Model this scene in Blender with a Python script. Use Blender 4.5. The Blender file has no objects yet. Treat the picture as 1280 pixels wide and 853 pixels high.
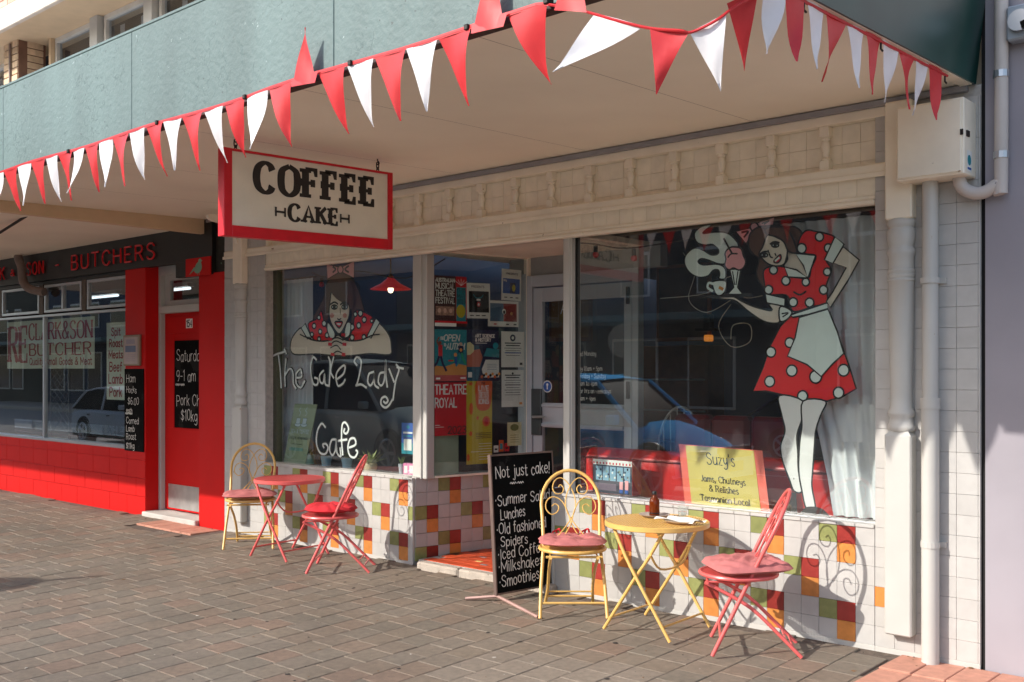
import bpy, math, random
from mathutils import Vector, Matrix
R = random.Random(7)
SC = bpy.context.scene
COL = SC.collection
rad = math.radians

# ------------------------------------------------------------------ camera
cam_d = bpy.data.cameras.new("camera")
cam = bpy.data.objects.new("camera", cam_d)
COL.objects.link(cam)
SC.camera = cam
cam.location = (0.0, -5.767, 1.58)
cam.rotation_euler = (rad(90), 0, rad(41.937))
cam_d.sensor_width = 36.0
cam_d.lens = 36.0 * 1300.0 / 1280.0
cam_d.shift_y = 36.5 / 1280.0
cam_d.clip_start = 0.05
cam_d.clip_end = 500.0
CAMP = (0.0, -5.767, 1.58)
# ------------------------------------------------------------------ world, sun, exposure
L = Vector((0.5, 1.0, -0.66)).normalized()
w = bpy.data.worlds.new("World")
SC.world = w
w.use_nodes = True
nt = w.node_tree
bg = nt.nodes["Background"]
sky = nt.nodes.new("ShaderNodeTexSky")
sky.sky_type = 'NISHITA'
sky.sun_disc = False
sky.sun_elevation = math.asin(-L.z)
sky.sun_rotation = math.atan2(-L.x, -L.y)
sky.air_density = 1.0
sky.dust_density = 1.5
nt.links.new(sky.outputs[0], bg.inputs[0])
bg.inputs[1].default_value = 0.15
sd = bpy.data.lights.new("sun", 'SUN')
sd.energy = 2.45
sd.angle = rad(0.55)
sd.color = (1.0, 0.95, 0.88)
so = bpy.data.objects.new("sun", sd)
COL.objects.link(so)
so.rotation_euler = L.to_track_quat('-Z', 'Y').to_euler()
so.location = (-10, -20, 15)
vs = SC.view_settings
SC.display_settings.display_device = 'sRGB'
vs.view_transform = 'Standard'
vs.look = 'None'
vs.exposure = 1.05
vs.gamma = 1.0
SC.cycles.max_bounces = 10
SC.cycles.diffuse_bounces = 5
SC.cycles.transparent_max_bounces = 16
SC.cycles.use_denoising = True
SC.cycles.sample_clamp_indirect = 6.0

# ------------------------------------------------------------------ helpers
def lin(c):
    return tuple(((x / 255.0) / 12.92 if x <= 10.3 else (((x / 255.0) + 0.055) / 1.055) ** 2.4) for x in c)

MATS = {}
def mat(name, rgb, rough=0.55, metal=0.0, var=0.10, scale=6.0, bump=0.0, bscale=60.0, rnd=0.0,
        emit=None, spots=None, trans=0.0, coat=0.0, spec=0.5, tone=False, streak=False, macro=None):
    """procedural paint: base colour broken by two noises, fine relief, optional chips or grime spots"""
    if name in MATS:
        return MATS[name]
    m = bpy.data.materials.new(name)
    m.use_nodes = True
    n = m.node_tree
    N, K = n.nodes, n.links
    b = N["Principled BSDF"]
    b.inputs["Roughness"].default_value = rough
    b.inputs["Metallic"].default_value = metal
    b.inputs["Specular IOR Level"].default_value = spec
    b.inputs["Coat Weight"].default_value = coat
    c = lin(rgb)
    geo = N.new("ShaderNodeNewGeometry")
    no = N.new("ShaderNodeTexNoise"); no.inputs["Scale"].default_value = scale
    no.inputs["Detail"].default_value = 5.0
    if streak:
        mp = N.new("ShaderNodeMapping"); mp.inputs["Scale"].default_value = (1.0, 1.0, 0.18)
        K.new(geo.outputs["Position"], mp.inputs[0]); K.new(mp.outputs[0], no.inputs["Vector"])
    else:
        K.new(geo.outputs["Position"], no.inputs["Vector"])
    rp = N.new("ShaderNodeValToRGB")
    rp.color_ramp.elements[0].position = 0.3; rp.color_ramp.elements[1].position = 0.7
    rp.color_ramp.elements[0].color = tuple(x * (1 - var) for x in c) + (1,)
    rp.color_ramp.elements[1].color = tuple(min(1, x * (1 + var)) for x in c) + (1,)
    K.new(no.outputs[0], rp.inputs[0])
    out = rp.outputs[0]
    if rnd > 0:
        oi = N.new("ShaderNodeObjectInfo")
        mr = N.new("ShaderNodeMapRange")
        mr.inputs[3].default_value = 1 - rnd; mr.inputs[4].default_value = 1 + rnd
        K.new(oi.outputs["Random"], mr.inputs[0])
        vm = N.new("ShaderNodeVectorMath"); vm.operation = 'SCALE'
        K.new(out, vm.inputs[0]); K.new(mr.outputs[0], vm.inputs["Scale"])
        out = vm.outputs[0]
    if tone:
        at = N.new("ShaderNodeAttribute"); at.attribute_name = "tone"
        mx = N.new("ShaderNodeMix"); mx.data_type = 'RGBA'; mx.blend_type = 'MULTIPLY'
        mx.inputs[0].default_value = 1.0
        K.new(out, mx.inputs[6]); K.new(at.outputs["Color"], mx.inputs[7])
        out = mx.outputs[2]
    if macro:
        n5 = N.new("ShaderNodeTexNoise"); n5.inputs["Scale"].default_value = macro[0]; n5.inputs["Detail"].default_value = 3.0
        K.new(geo.outputs["Position"], n5.inputs["Vector"])
        m5 = N.new("ShaderNodeMapRange"); m5.inputs[1].default_value = .3; m5.inputs[2].default_value = .7
        m5.inputs[3].default_value = 1 - macro[1]; m5.inputs[4].default_value = 1 + macro[1] * .6
        K.new(n5.outputs[0], m5.inputs[0])
        v5 = N.new("ShaderNodeVectorMath"); v5.operation = 'SCALE'
        K.new(out, v5.inputs[0]); K.new(m5.outputs[0], v5.inputs["Scale"]); out = v5.outputs[0]
    if spots:
        srgb, sscale, thr = spots
        n2 = N.new("ShaderNodeTexNoise"); n2.inputs["Scale"].default_value = sscale
        n2.inputs["Detail"].default_value = 6.0; n2.inputs["Roughness"].default_value = 0.65
        K.new(geo.outputs["Position"], n2.inputs["Vector"])
        r2 = N.new("ShaderNodeValToRGB")
        r2.color_ramp.elements[0].position = thr; r2.color_ramp.elements[1].position = thr + 0.03
        K.new(n2.outputs[0], r2.inputs[0])
        mx = N.new("ShaderNodeMix"); mx.data_type = 'RGBA'
        K.new(r2.outputs[0], mx.inputs[0]); K.new(out, mx.inputs[6])
        mx.inputs[7].default_value = lin(srgb) + (1,)
        out = mx.outputs[2]
    K.new(out, b.inputs["Base Color"])
    if bump > 0:
        n3 = N.new("ShaderNodeTexNoise"); n3.inputs["Scale"].default_value = bscale
        n3.inputs["Detail"].default_value = 4.0
        K.new(geo.outputs["Position"], n3.inputs["Vector"])
        bp = N.new("ShaderNodeBump"); bp.inputs["Strength"].default_value = bump
        bp.inputs["Distance"].default_value = 0.01
        K.new(n3.outputs[0], bp.inputs["Height"]); K.new(bp.outputs[0], b.inputs["Normal"])
    if trans > 0:
        # thin cloth: part of the light passes through
        tr = N.new("ShaderNodeBsdfTranslucent"); K.new(out, tr.inputs[0])
        ms = N.new("ShaderNodeMixShader"); ms.inputs[0].default_value = trans
        K.new(b.outputs[0], ms.inputs[1]); K.new(tr.outputs[0], ms.inputs[2])
        K.new(ms.outputs[0], N["Material Output"].inputs[0])
    if emit:
        b.inputs["Emission Color"].default_value = lin(emit[0]) + (1,)
        b.inputs["Emission Strength"].default_value = emit[1]
    MATS[name] = m
    return m

def glass_mat(name, tint=(0.93, 0.96, 0.95), ior=2.05, dust=0.012):
    m = bpy.data.materials.new(name); m.use_nodes = True
    N, K = m.node_tree.nodes, m.node_tree.links
    for x in list(N):
        if x.type == 'BSDF_PRINCIPLED': N.remove(x)
    fr = N.new("ShaderNodeFresnel"); fr.inputs[0].default_value = ior
    t = N.new("ShaderNodeBsdfTransparent"); t.inputs[0].default_value = tint + (1,)
    g = N.new("ShaderNodeBsdfGlossy"); g.inputs["Roughness"].default_value = 0.0
    g.inputs[0].default_value = (1, 1, 1, 1)
    d = N.new("ShaderNodeBsdfDiffuse"); d.inputs[0].default_value = (0.7, 0.7, 0.7, 1)
    no = N.new("ShaderNodeTexNoise"); no.inputs["Scale"].default_value = 3.0
    geo = N.new("ShaderNodeNewGeometry"); K.new(geo.outputs["Position"], no.inputs["Vector"])
    mu = N.new("ShaderNodeMath"); mu.operation = 'MULTIPLY'; mu.inputs[1].default_value = dust * 2
    K.new(no.outputs[0], mu.inputs[0])
    a = N.new("ShaderNodeMixShader"); K.new(mu.outputs[0], a.inputs[0])
    K.new(t.outputs[0], a.inputs[1]); K.new(d.outputs[0], a.inputs[2])
    bk = N.new("ShaderNodeMath"); bk.operation = 'SUBTRACT'; bk.inputs[0].default_value = 1.0; K.new(geo.outputs["Backfacing"], bk.inputs[1])
    fm = N.new("ShaderNodeMath"); fm.operation = 'MULTIPLY'; K.new(fr.outputs[0], fm.inputs[0]); K.new(bk.outputs[0], fm.inputs[1])
    s = N.new("ShaderNodeMixShader"); K.new(fm.outputs[0], s.inputs[0])
    K.new(a.outputs[0], s.inputs[1]); K.new(g.outputs[0], s.inputs[2])
    K.new(s.outputs[0], N["Material Output"].inputs[0])
    MATS[name] = m
    return m

class MB:
    def __init__(s):
        s.v = []; s.f = []; s.m = []
    def add(s, vs, fs, mi=0):
        o = len(s.v); s.v += [tuple(p) for p in vs]
        s.f += [tuple(i + o for i in f) for f in fs]; s.m += [mi] * len(fs)
    def box(s, x0, x1, y0, y1, z0, z1, mi=0, ch=0.0, M=None):
        if ch <= 0:
            vs = [(x, y, z) for x in (x0, x1) for y in (y0, y1) for z in (z0, z1)]
            fs = [(0, 1, 3, 2), (4, 6, 7, 5), (0, 4, 5, 1), (2, 3, 7, 6), (0, 2, 6, 4), (1, 5, 7, 3)]
        else:
            vs = []; idx = {}
            X, Y, Z = (x0, x1), (y0, y1), (z0, z1)
            for i in (0, 1):
                for j in (0, 1):
                    for k in (0, 1):
                        for a in range(3):
                            p = [X[i] + (ch if i == 0 else -ch), Y[j] + (ch if j == 0 else -ch), Z[k] + (ch if k == 0 else -ch)]
                            p[a] = (X, Y, Z)[a][(i, j, k)[a]]
                            idx[i, j, k, a] = len(vs); vs.append(tuple(p))
            fs = []
            for a in range(3):
                b, c = (a + 1) % 3, (a + 2) % 3
                for e in (0, 1):
                    q = []
                    for (u, v) in ((0, 0), (1, 0), (1, 1), (0, 1)):
                        t = [0, 0, 0]; t[a] = e; t[b] = u; t[c] = v
                        q.append(idx[t[0], t[1], t[2], a])
                    fs.append(tuple(q if e else q[::-1]))
                for u in (0, 1):
                    for v in (0, 1):
                        q = []
                        for (e, ax) in ((0, b), (1, b), (1, c), (0, c)):
                            t = [0, 0, 0]; t[a] = e; t[b] = u; t[c] = v
                            q.append(idx[t[0], t[1], t[2], ax])
                        fs.append(tuple(q if (u ^ v) else q[::-1]))
            for i in (0, 1):
                for j in (0, 1):
                    for k in (0, 1):
                        q = [idx[i, j, k, a] for a in range(3)]
                        fs.append(tuple(q if (i + j + k) % 2 else q[::-1]))
        if M is not None:
            vs = [tuple(M @ Vector(p)) for p in vs]
        s.add(vs, fs, mi); return s
    def tube(s, pts, r, seg=8, closed=False, mi=0, caps=True):
        P = [Vector(p) for p in pts]; n = len(P)
        rr = r if isinstance(r, (list, tuple)) else [r] * n
        vs = []; fs = []; prev = None
        for i in range(n):
            if closed: t = (P[(i + 1) % n] - P[i - 1])
            else: t = P[min(i + 1, n - 1)] - P[max(i - 1, 0)]
            if t.length < 1e-9: t = Vector((0, 0, 1))
            t.normalize()
            if prev is None:
                a = Vector((0, 0, 1)) if abs(t.z) < 0.9 else Vector((1, 0, 0))
                u = t.cross(a).normalized()
            else:
                u = (prev - t * prev.dot(t))
                u = u.normalized() if u.length > 1e-6 else t.orthogonal().normalized()
            prev = u; v = t.cross(u)
            for k in range(seg):
                q = 2 * math.pi * k / seg
                vs.append(P[i] + (u * math.cos(q) + v * math.sin(q)) * rr[i])
        for i in range(n if closed else n - 1):
            j = (i + 1) % n
            for k in range(seg):
                k2 = (k + 1) % seg
                fs.append((i * seg + k, i * seg + k2, j * seg + k2, j * seg + k))
        if not closed and caps:
            fs.append(tuple(range(seg))[::-1]); fs.append(tuple((n - 1) * seg + k for k in range(seg)))
        s.add(vs, fs, mi); return s
    def lathe(s, prof, c=(0, 0, 0), seg=20, mi=0, sy=1.0):
        vs = []; fs = []; n = len(prof)
        for (r, z) in prof:
            for k in range(seg):
                q = 2 * math.pi * k / seg
                vs.append((c[0] + r * math.cos(q), c[1] + r * math.sin(q) * sy, c[2] + z))
        for i in range(n - 1):
            for k in range(seg):
                k2 = (k + 1) % seg
                fs.append((i * seg + k, i * seg + k2, (i + 1) * seg + k2, (i + 1) * seg + k))
        closed_ = prof[0] == prof[-1]
        if not closed_ and prof[0][0] > 1e-5: fs.append(tuple(range(seg))[::-1])
        if not closed_ and prof[-1][0] > 1e-5: fs.append(tuple((n - 1) * seg + k for k in range(seg)))
        s.add(vs, fs, mi); return s
    def prism(s, pts, fa, fb, mi=0):
        """pts 2D outline; fa, fb map (u,v) to the two faces in 3D"""
        n = len(pts)
        vs = [fa(*p) for p in pts] + [fb(*p) for p in pts]
        fs = [tuple(range(n)), tuple(range(2 * n - 1, n - 1, -1))]
        for i in range(n):
            j = (i + 1) % n; fs.append((i, i + n, j + n, j))
        s.add(vs, fs, mi); return s
    def quad(s, a, b, c, d, mi=0):
        s.add([a, b, c, d], [(0, 1, 2, 3)], mi); return s
    def mesh(s, name, mats, smooth=False):
        me = bpy.data.meshes.new(name)
        me.from_pydata(s.v, [], s.f)
        for m in (mats if isinstance(mats, (list, tuple)) else [mats]): me.materials.append(m)
        if len(set(s.m)) > 1: me.polygons.foreach_set("material_index", s.m)
        if smooth:
            me.polygons.foreach_set("use_smooth", [True] * len(me.polygons))
            try: me.set_sharp_from_angle(angle=rad(40))
            except Exception: pass
        me.update()
        return me
    def build(s, name, mats, parent=None, smooth=False, at=None, **tags):
        """at=None: the coordinates are world ones (parents at the top level are not rotated);
        at=(x,y,z): the coordinates are local to the parent"""
        o = bpy.data.objects.new(name, s.mesh(name, mats, smooth))
        return place(o, parent, at, **tags)

def wloc(o):
    p = Vector(o.location); q = o.parent
    while q is not None:
        p += Vector(q.location); q = q.parent
    return p
def place(o, parent=None, at=None, **tags):
    COL.objects.link(o)
    if parent is not None:
        o.parent = parent
        o.location = at if at is not None else -wloc(parent)
    elif at is not None:
        o.location = at
    for k, v in tags.items(): o[k] = v
    return o
def thing(name, label, cat, loc=(0, 0, 0), rz=0.0, group=None):
    o = bpy.data.objects.new(name, None)
    COL.objects.link(o); o.location = loc; o.rotation_euler = (0, 0, rz)
    o.empty_display_size = 0.1
    o["label"] = label; o["category"] = cat
    if group: o["group"] = group
    return o
def struct(name, mb, m, **k):
    return mb.build(name, m, None, kind='structure', **k)
def inst(name, me, parent, loc, rot=None):
    """piece sharing mesh data; loc in world coordinates"""
    o = bpy.data.objects.new(name, me); COL.objects.link(o)
    o.parent = parent; o.location = Vector(loc) - wloc(parent)
    if rot: o.rotation_euler = rot
    return o
def linst(name, me, parent, loc, rot=None):
    o = bpy.data.objects.new(name, me); COL.objects.link(o)
    o.parent = parent; o.location = loc
    if rot: o.rotation_euler = rot
    return o

def smooth_pts(pts, closed=False, k=5):
    n = len(pts)
    if n < 3: return list(pts)
    out = []
    d = len(pts[0])
    for i in range(n if closed else n - 1):
        p0 = pts[i - 1] if (closed or i > 0) else pts[0]
        p1 = pts[i]; p2 = pts[(i + 1) % n]
        p3 = pts[(i + 2) % n] if (closed or i + 2 < n) else pts[-1]
        for j in range(k):
            t = j / k
            out.append(tuple(0.5 * ((2 * p1[a]) + (-p0[a] + p2[a]) * t + (2 * p0[a] - 5 * p1[a] + 4 * p2[a] - p3[a]) * t * t
                             + (-p0[a] + 3 * p1[a] - 3 * p2[a] + p3[a]) * t ** 3) for a in range(d)))
    if not closed: out.append(tuple(pts[-1]))
    return out

# ---- flat ink: ribbons and filled shapes on a plane, each drawing step a hair proud of the last
class Ink:
    def __init__(s, o, u, v, n, step=0.00035):
        s.o, s.u, s.v, s.n = Vector(o), Vector(u), Vector(v), Vector(n)
        s.step = step; s.lay = 0; s.mb = MB(); s.mats = []
    def mi(s, m):
        if m not in s.mats: s.mats.append(m)
        return s.mats.index(m)
    def P(s, x, y): return tuple(s.o + s.u * x + s.v * y + s.n * (s.lay * s.step))
    def fill(s, pts, m, up=True):
        s.mb.add([s.P(*p) for p in pts], [tuple(range(len(pts)))], s.mi(m))
        if up: s.lay += 1
    def rect(s, x0, x1, y0, y1, m, up=True): s.fill([(x0, y0), (x1, y0), (x1, y1), (x0, y1)], m, up)
    def disc(s, x, y, r, m, ry=None, n=18, up=True):
        s.fill([(x + r * math.cos(2 * math.pi * i / n), y + (ry or r) * math.sin(2 * math.pi * i / n)) for i in range(n)], m, up)
    def line(s, pts, w, m, closed=False, wf=None, up=True):
        n = len(pts)
        if n < 2: return
        vs = []
        for i in range(n):
            a = pts[i - 1] if (closed or i > 0) else pts[i]
            b = pts[(i + 1) % n] if (closed or i < n - 1) else pts[i]
            dx, dy = b[0] - a[0], b[1] - a[1]; q = math.hypot(dx, dy) or 1e-6
            dx /= q; dy /= q
            ww = (wf(dx, dy) if wf else w) / 2
            x, y = pts[i]
            if not closed and not wf:
                if i == 0: x -= dx * ww * .8; y -= dy * ww * .8
                if i == n - 1: x += dx * ww * .8; y += dy * ww * .8
            vs += [s.P(x - dy * ww, y + dx * ww), s.P(x + dy * ww, y - dx * ww)]
        fs = [(2 * i, 2 * i + 1, 2 * i + 3, 2 * i + 2) for i in range(n - 1)]
        if closed: fs.append((2 * n - 2, 2 * n - 1, 1, 0))
        s.mb.add(vs, fs, s.mi(m))
        if up: s.lay += 1
    def build(s, name, parent=None, **k):
        return s.mb.build(name, s.mats, parent, **k)

# single line letters, cap height 6, x height 4; '~' = smooth stroke
def _p(t):
    out = []
    for st in t.split('|'):
        sm = st.startswith('~'); st = st.lstrip('~')
        out.append((sm, [tuple(float(q) for q in p.split(',')) for p in st.split()]))
    return out
FONT = {k: (float(w), _p(t)) for k, w, t in [
 ('A', 4, '0,0 2,6 4,0|.8,2 3.2,2'), ('B', 3.6, '0,0 0,6|~0,6 2.4,5.9 3.1,4.6 2.4,3.3 0,3.2|~0,3.2 2.6,3 3.5,1.6 2.6,.1 0,0'),
 ('C', 4, '~3.9,4.6 3.3,5.6 2,6 .5,5 0,3 .5,1 2,0 3.3,.4 3.9,1.4'), ('D', 4, '0,0 0,6|~0,6 2.5,5.7 3.8,3 2.5,.3 0,0'),
 ('E', 3.3, '0,0 0,6|0,6 3.2,6|0,3.1 2.6,3.1|0,0 3.3,0'), ('F', 3.2, '0,0 0,6|0,6 3.2,6|0,3.1 2.6,3.1'),
 ('G', 4, '~3.8,4.8 3,5.8 1.6,5.9 .2,4.4 0,2.6 .8,.5 2.4,0 3.8,.8 3.8,2.6|3.8,2.6 2.4,2.6'), ('H', 3.8, '0,0 0,6|3.8,0 3.8,6|0,3.1 3.8,3.1'),
 ('I', 0.4, '.2,0 .2,6'), ('J', 2.6, '~2.6,6 2.6,1.4 1.6,0 .2,.6'), ('K', 3.6, '0,0 0,6|3.5,6 0,2.6|1.2,3.7 3.6,0'), ('L', 3, '0,6 0,0|0,0 3,0'),
 ('M', 4.8, '0,0 0,6|0,6 2.4,1.6|2.4,1.6 4.8,6|4.8,6 4.8,0'), ('N', 4, '0,0 0,6|0,6 4,0|4,0 4,6'), ('O', 4.2, '~2.1,6 .4,5 0,3 .4,1 2.1,0 3.8,1 4.2,3 3.8,5 2.1,6'),
 ('P', 3.5, '0,0 0,6|~0,6 2.6,5.8 3.4,4.4 2.6,3 0,2.8'), ('Q', 4.2, '~2.1,6 .4,5 0,3 .4,1 2.1,0 3.8,1 4.2,3 3.8,5 2.1,6|2.6,1.6 4.2,-.4'),
 ('R', 3.7, '0,0 0,6|~0,6 2.6,5.8 3.4,4.5 2.6,3.2 0,3|1.8,3 3.7,0'), ('S', 3.6, '~3.4,5 2.6,5.9 1,5.9 .1,4.7 .9,3.5 2.7,2.7 3.5,1.4 2.6,.1 .9,0 0,1'),
 ('T', 3.8, '1.9,0 1.9,6|0,6 3.8,6'), ('U', 3.9, '~0,6 0,1.8 .8,.2 2,0 3.2,.3 3.9,1.8 3.9,6'), ('V', 3.9, '0,6 1.95,0 3.9,6'), ('W', 5.4, '0,6 1.3,0 2.7,5 4.1,0 5.4,6'),
 ('X', 3.7, '0,0 3.7,6|0,6 3.7,0'), ('Y', 3.7, '0,6 1.85,3 3.7,6|1.85,3 1.85,0'), ('Z', 3.5, '0,6 3.5,6 0,0 3.5,0'),
 ('a', 2.9, '~2.8,3.3 1.6,4.1 .3,3.2 0,1.6 .8,.1 2,.4 2.8,1.8|~2.8,4 2.8,.7 3.2,0'), ('b', 2.9, '0,6 0,0|~0,2.6 1.2,4 2.6,3.3 2.9,2 2.4,.5 1.2,0 0,1'),
 ('c', 2.6, '~2.5,3.3 1.5,4.1 .3,3.2 0,2 .4,.6 1.5,-.1 2.6,.7'), ('d', 2.9, '2.9,6 2.9,0|~2.9,2.8 1.6,4 .3,3.3 0,1.8 .6,.3 1.8,0 2.9,1.2'),
 ('e', 2.8, '~.1,2.1 2.7,2.3 2.3,3.7 1.2,4 .2,3 0,1.7 .7,.2 1.8,-.1 2.7,.7'), ('f', 2, '~2.1,5.6 1.2,6 .8,5 .8,0|0,3.9 1.9,3.9'),
 ('g', 2.9, '~2.8,3.3 1.6,4.1 .3,3.2 0,1.8 .8,.4 2,.7 2.8,2|~2.8,4 2.8,-.8 1.6,-2 .2,-1.4'), ('h', 2.8, '0,6 0,0|~0,2.4 1.3,4 2.5,3.5 2.8,2.2 2.8,0'),
 ('i', .5, '.2,4 .2,0|.2,5.3 .2,5.6'), ('j', 1.4, '~1.2,4 1.2,-1 .6,-2 -.4,-1.5|1.2,5.3 1.2,5.6'), ('k', 2.6, '0,6 0,0|2.4,4 0,1.7|.9,2.5 2.6,0'), ('l', .5, '.2,6 .2,0'),
 ('m', 4.4, '0,4 0,0|~0,2.6 .9,4 1.9,3.8 2.2,2.4 2.2,0|~2.2,2.6 3.1,4 4.1,3.8 4.4,2.4 4.4,0'), ('n', 2.8, '0,4 0,0|~0,2.4 1.3,4 2.5,3.5 2.8,2.2 2.8,0'),
 ('o', 2.9, '~1.45,4 .3,3.3 0,2 .3,.7 1.45,0 2.6,.7 2.9,2 2.6,3.3 1.45,4'), ('p', 2.9, '0,4 0,-2|~0,2.6 1.2,4 2.6,3.3 2.9,2 2.4,.5 1.2,0 0,1'),
 ('r', 1.9, '0,4 0,0|~0,2.3 .8,3.8 1.9,3.9'), ('s', 2.3, '~2.2,3.4 1.2,4.1 .2,3.3 .8,2.2 1.9,1.6 2.3,.8 1.4,-.1 0,.5'), ('t', 2, '~.8,5.6 .8,.9 1.4,0 2.1,.4|0,4 1.9,4'),
 ('u', 2.8, '~0,4 0,1.3 .9,0 2,.3 2.8,1.6|2.8,4 2.8,0'), ('v', 2.6, '0,4 1.3,0 2.6,4'), ('w', 4, '0,4 1,0 2,3.6 3,0 4,4'), ('y', 2.7, '~0,4 .4,1.6 1.4,.8 2.6,2|~2.7,4 2.6,-.6 1.4,-2 .1,-1.4'),
 ('z', 2.5, '0,4 2.5,4 0,0 2.5,0'), ('x', 2.5, '0,4 2.5,0|2.5,4 0,0'),
 ('0', 3.2, '~1.6,6 .3,5 0,3 .3,1 1.6,0 2.9,1 3.2,3 2.9,5 1.6,6'), ('1', 1.4, '0,4.8 1.1,6|1.1,6 1.1,0'), ('2', 3.2, '~.1,4.6 .7,5.8 2,6 3.1,4.8 2.6,3.2 0,0|0,0 3.2,0'),
 ('3', 3.1, '~.1,5.2 1.4,6 2.8,5.2 2.6,3.6 1.3,3.1 2.8,2.6 3.1,1.2 1.8,0 0,.7'), ('4', 3.4, '2.5,0 2.5,6 0,1.8 3.4,1.8'), ('5', 3.1, '3,6 .4,6 .2,3.4|~.2,3.4 1.8,3.9 3.1,2.6 2.8,.7 1.5,0 0,.6'),
 ('6', 3.1, '~2.8,5.6 1.4,5.8 .1,3 .2,1 1.5,0 2.9,.7 3,2.3 1.8,3.3 .3,2.5'), ('7', 3, '0,6 3,6 1,0'), ('9', 3.1, '~3,4 1.8,2.6 .3,3.2 .1,5 1.4,6 2.8,5.5 3,4 2.6,1.4 1.6,0'),
 ('&', 4, '~4,0 1.2,4 1.2,5.6 2.2,6 3,5 2.4,3.9 .4,2.4 .1,1 1.3,0 2.8,.5 3.9,2.6'), ('!', .6, '.5,6 .2,1.8|.1,.5 .1,0'), ("'", .6, '.3,6 .2,4.8'), (',', .8, '.4,.5 .1,-1'), ('.', .6, '.2,0 .2,.5'),
 ('-', 2.2, '0,3 2.2,3'), ('~', 6, '~0,3 1,4 2,2.6 3,4 4,2.6 5,4 6,3'), ('$', 3.4, '~3.3,4.6 2.4,5.4 1,5.3 .2,4.2 1,3.3 2.6,2.7 3.2,1.7 2.4,.6 .9,.5 0,1.3|1.8,6.3 1.6,-.4'), ('+', 2.6, '0,3 2.6,3|1.3,1.7 1.3,4.3'), ('@', .8, '.2,2.6 .3,3.1')]}

def text(ink, s, x, y, h, lw, m, sx=1.0, gap=1.25, serif=False, jit=0.0, slope=0.0, thick=None, center=False, width=None, italic=0.0):
    """write s with its baseline at y; h is the cap height"""
    k = h / 6.0
    if thick is None: thick = lw * 2.6
    tot = sum((FONT[c][0] + gap) if c in FONT else 2.6 for c in s) - gap
    if width: sx = width / (tot * k)
    kx = k * sx
    if center: x -= tot * kx / 2
    wf = (lambda dx, dy: lw + (thick - lw) * abs(dy) ** 1.5) if serif else None
    cx = x
    l0 = ink.lay; ns = 0
    for c in s:
        if c not in FONT:
            cx += 2.6 * kx; continue
        wd, sts = FONT[c]
        jy = R.uniform(-jit, jit) * h
        for sm, pts in sts:
            q = smooth_pts(pts, k=6) if sm else pts
            q = [(cx + a * kx + italic * b * k, y + b * k + jy + slope * (cx + a * kx - x)) for a, b in q]
            ink.line(q, lw, m, wf=wf, up=False)
            ns += 1; ink.lay = l0 + (ns % 7) * .16
            if serif:
                for e, e2, raw in ((q[0], q[1], pts[0]), (q[-1], q[-2], pts[-1])):
                    ns += 1; ink.lay = l0 + (ns % 7) * .16
                    ddx, ddy = e[0] - e2[0], e[1] - e2[1]; n = math.hypot(ddx, ddy) or 1
                    if abs(ddy / n) > 0.75 and abs(raw[1] - 3) > 2.3 and not sm:
                        sw = thick * .5 + lw * .75
                        o = -lw / 2 if raw[1] > 3 else lw / 2
                        ink.rect(e[0] - sw, e[0] + sw, e[1] + o - lw / 2, e[1] + o + lw / 2, m, up=False)
                    elif abs(ddx / n) > 0.8 and c in 'EFTL':
                        ink.fill([(e[0] - lw * 1.6, e[1] - h * .13), (e[0], e[1] - h * .13), (e[0], e[1] + h * .13), (e[0] - lw * 1.6, e[1] + h * .13)] if raw[1] == 3.1 else
                                 ([(e[0] - lw * 1.6, e[1]), (e[0], e[1]), (e[0], e[1] + h * .24), (e[0] - lw, e[1] + h * .24)] if raw[1] < 1 else
                                  [(e[0] - lw * 1.6, e[1]), (e[0] - lw, e[1] - h * .24), (e[0], e[1] - h * .24), (e[0], e[1])]), m, up=False)
        cx += (wd + gap) * kx
    ink.lay = l0 + 1.3
    return cx
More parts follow.
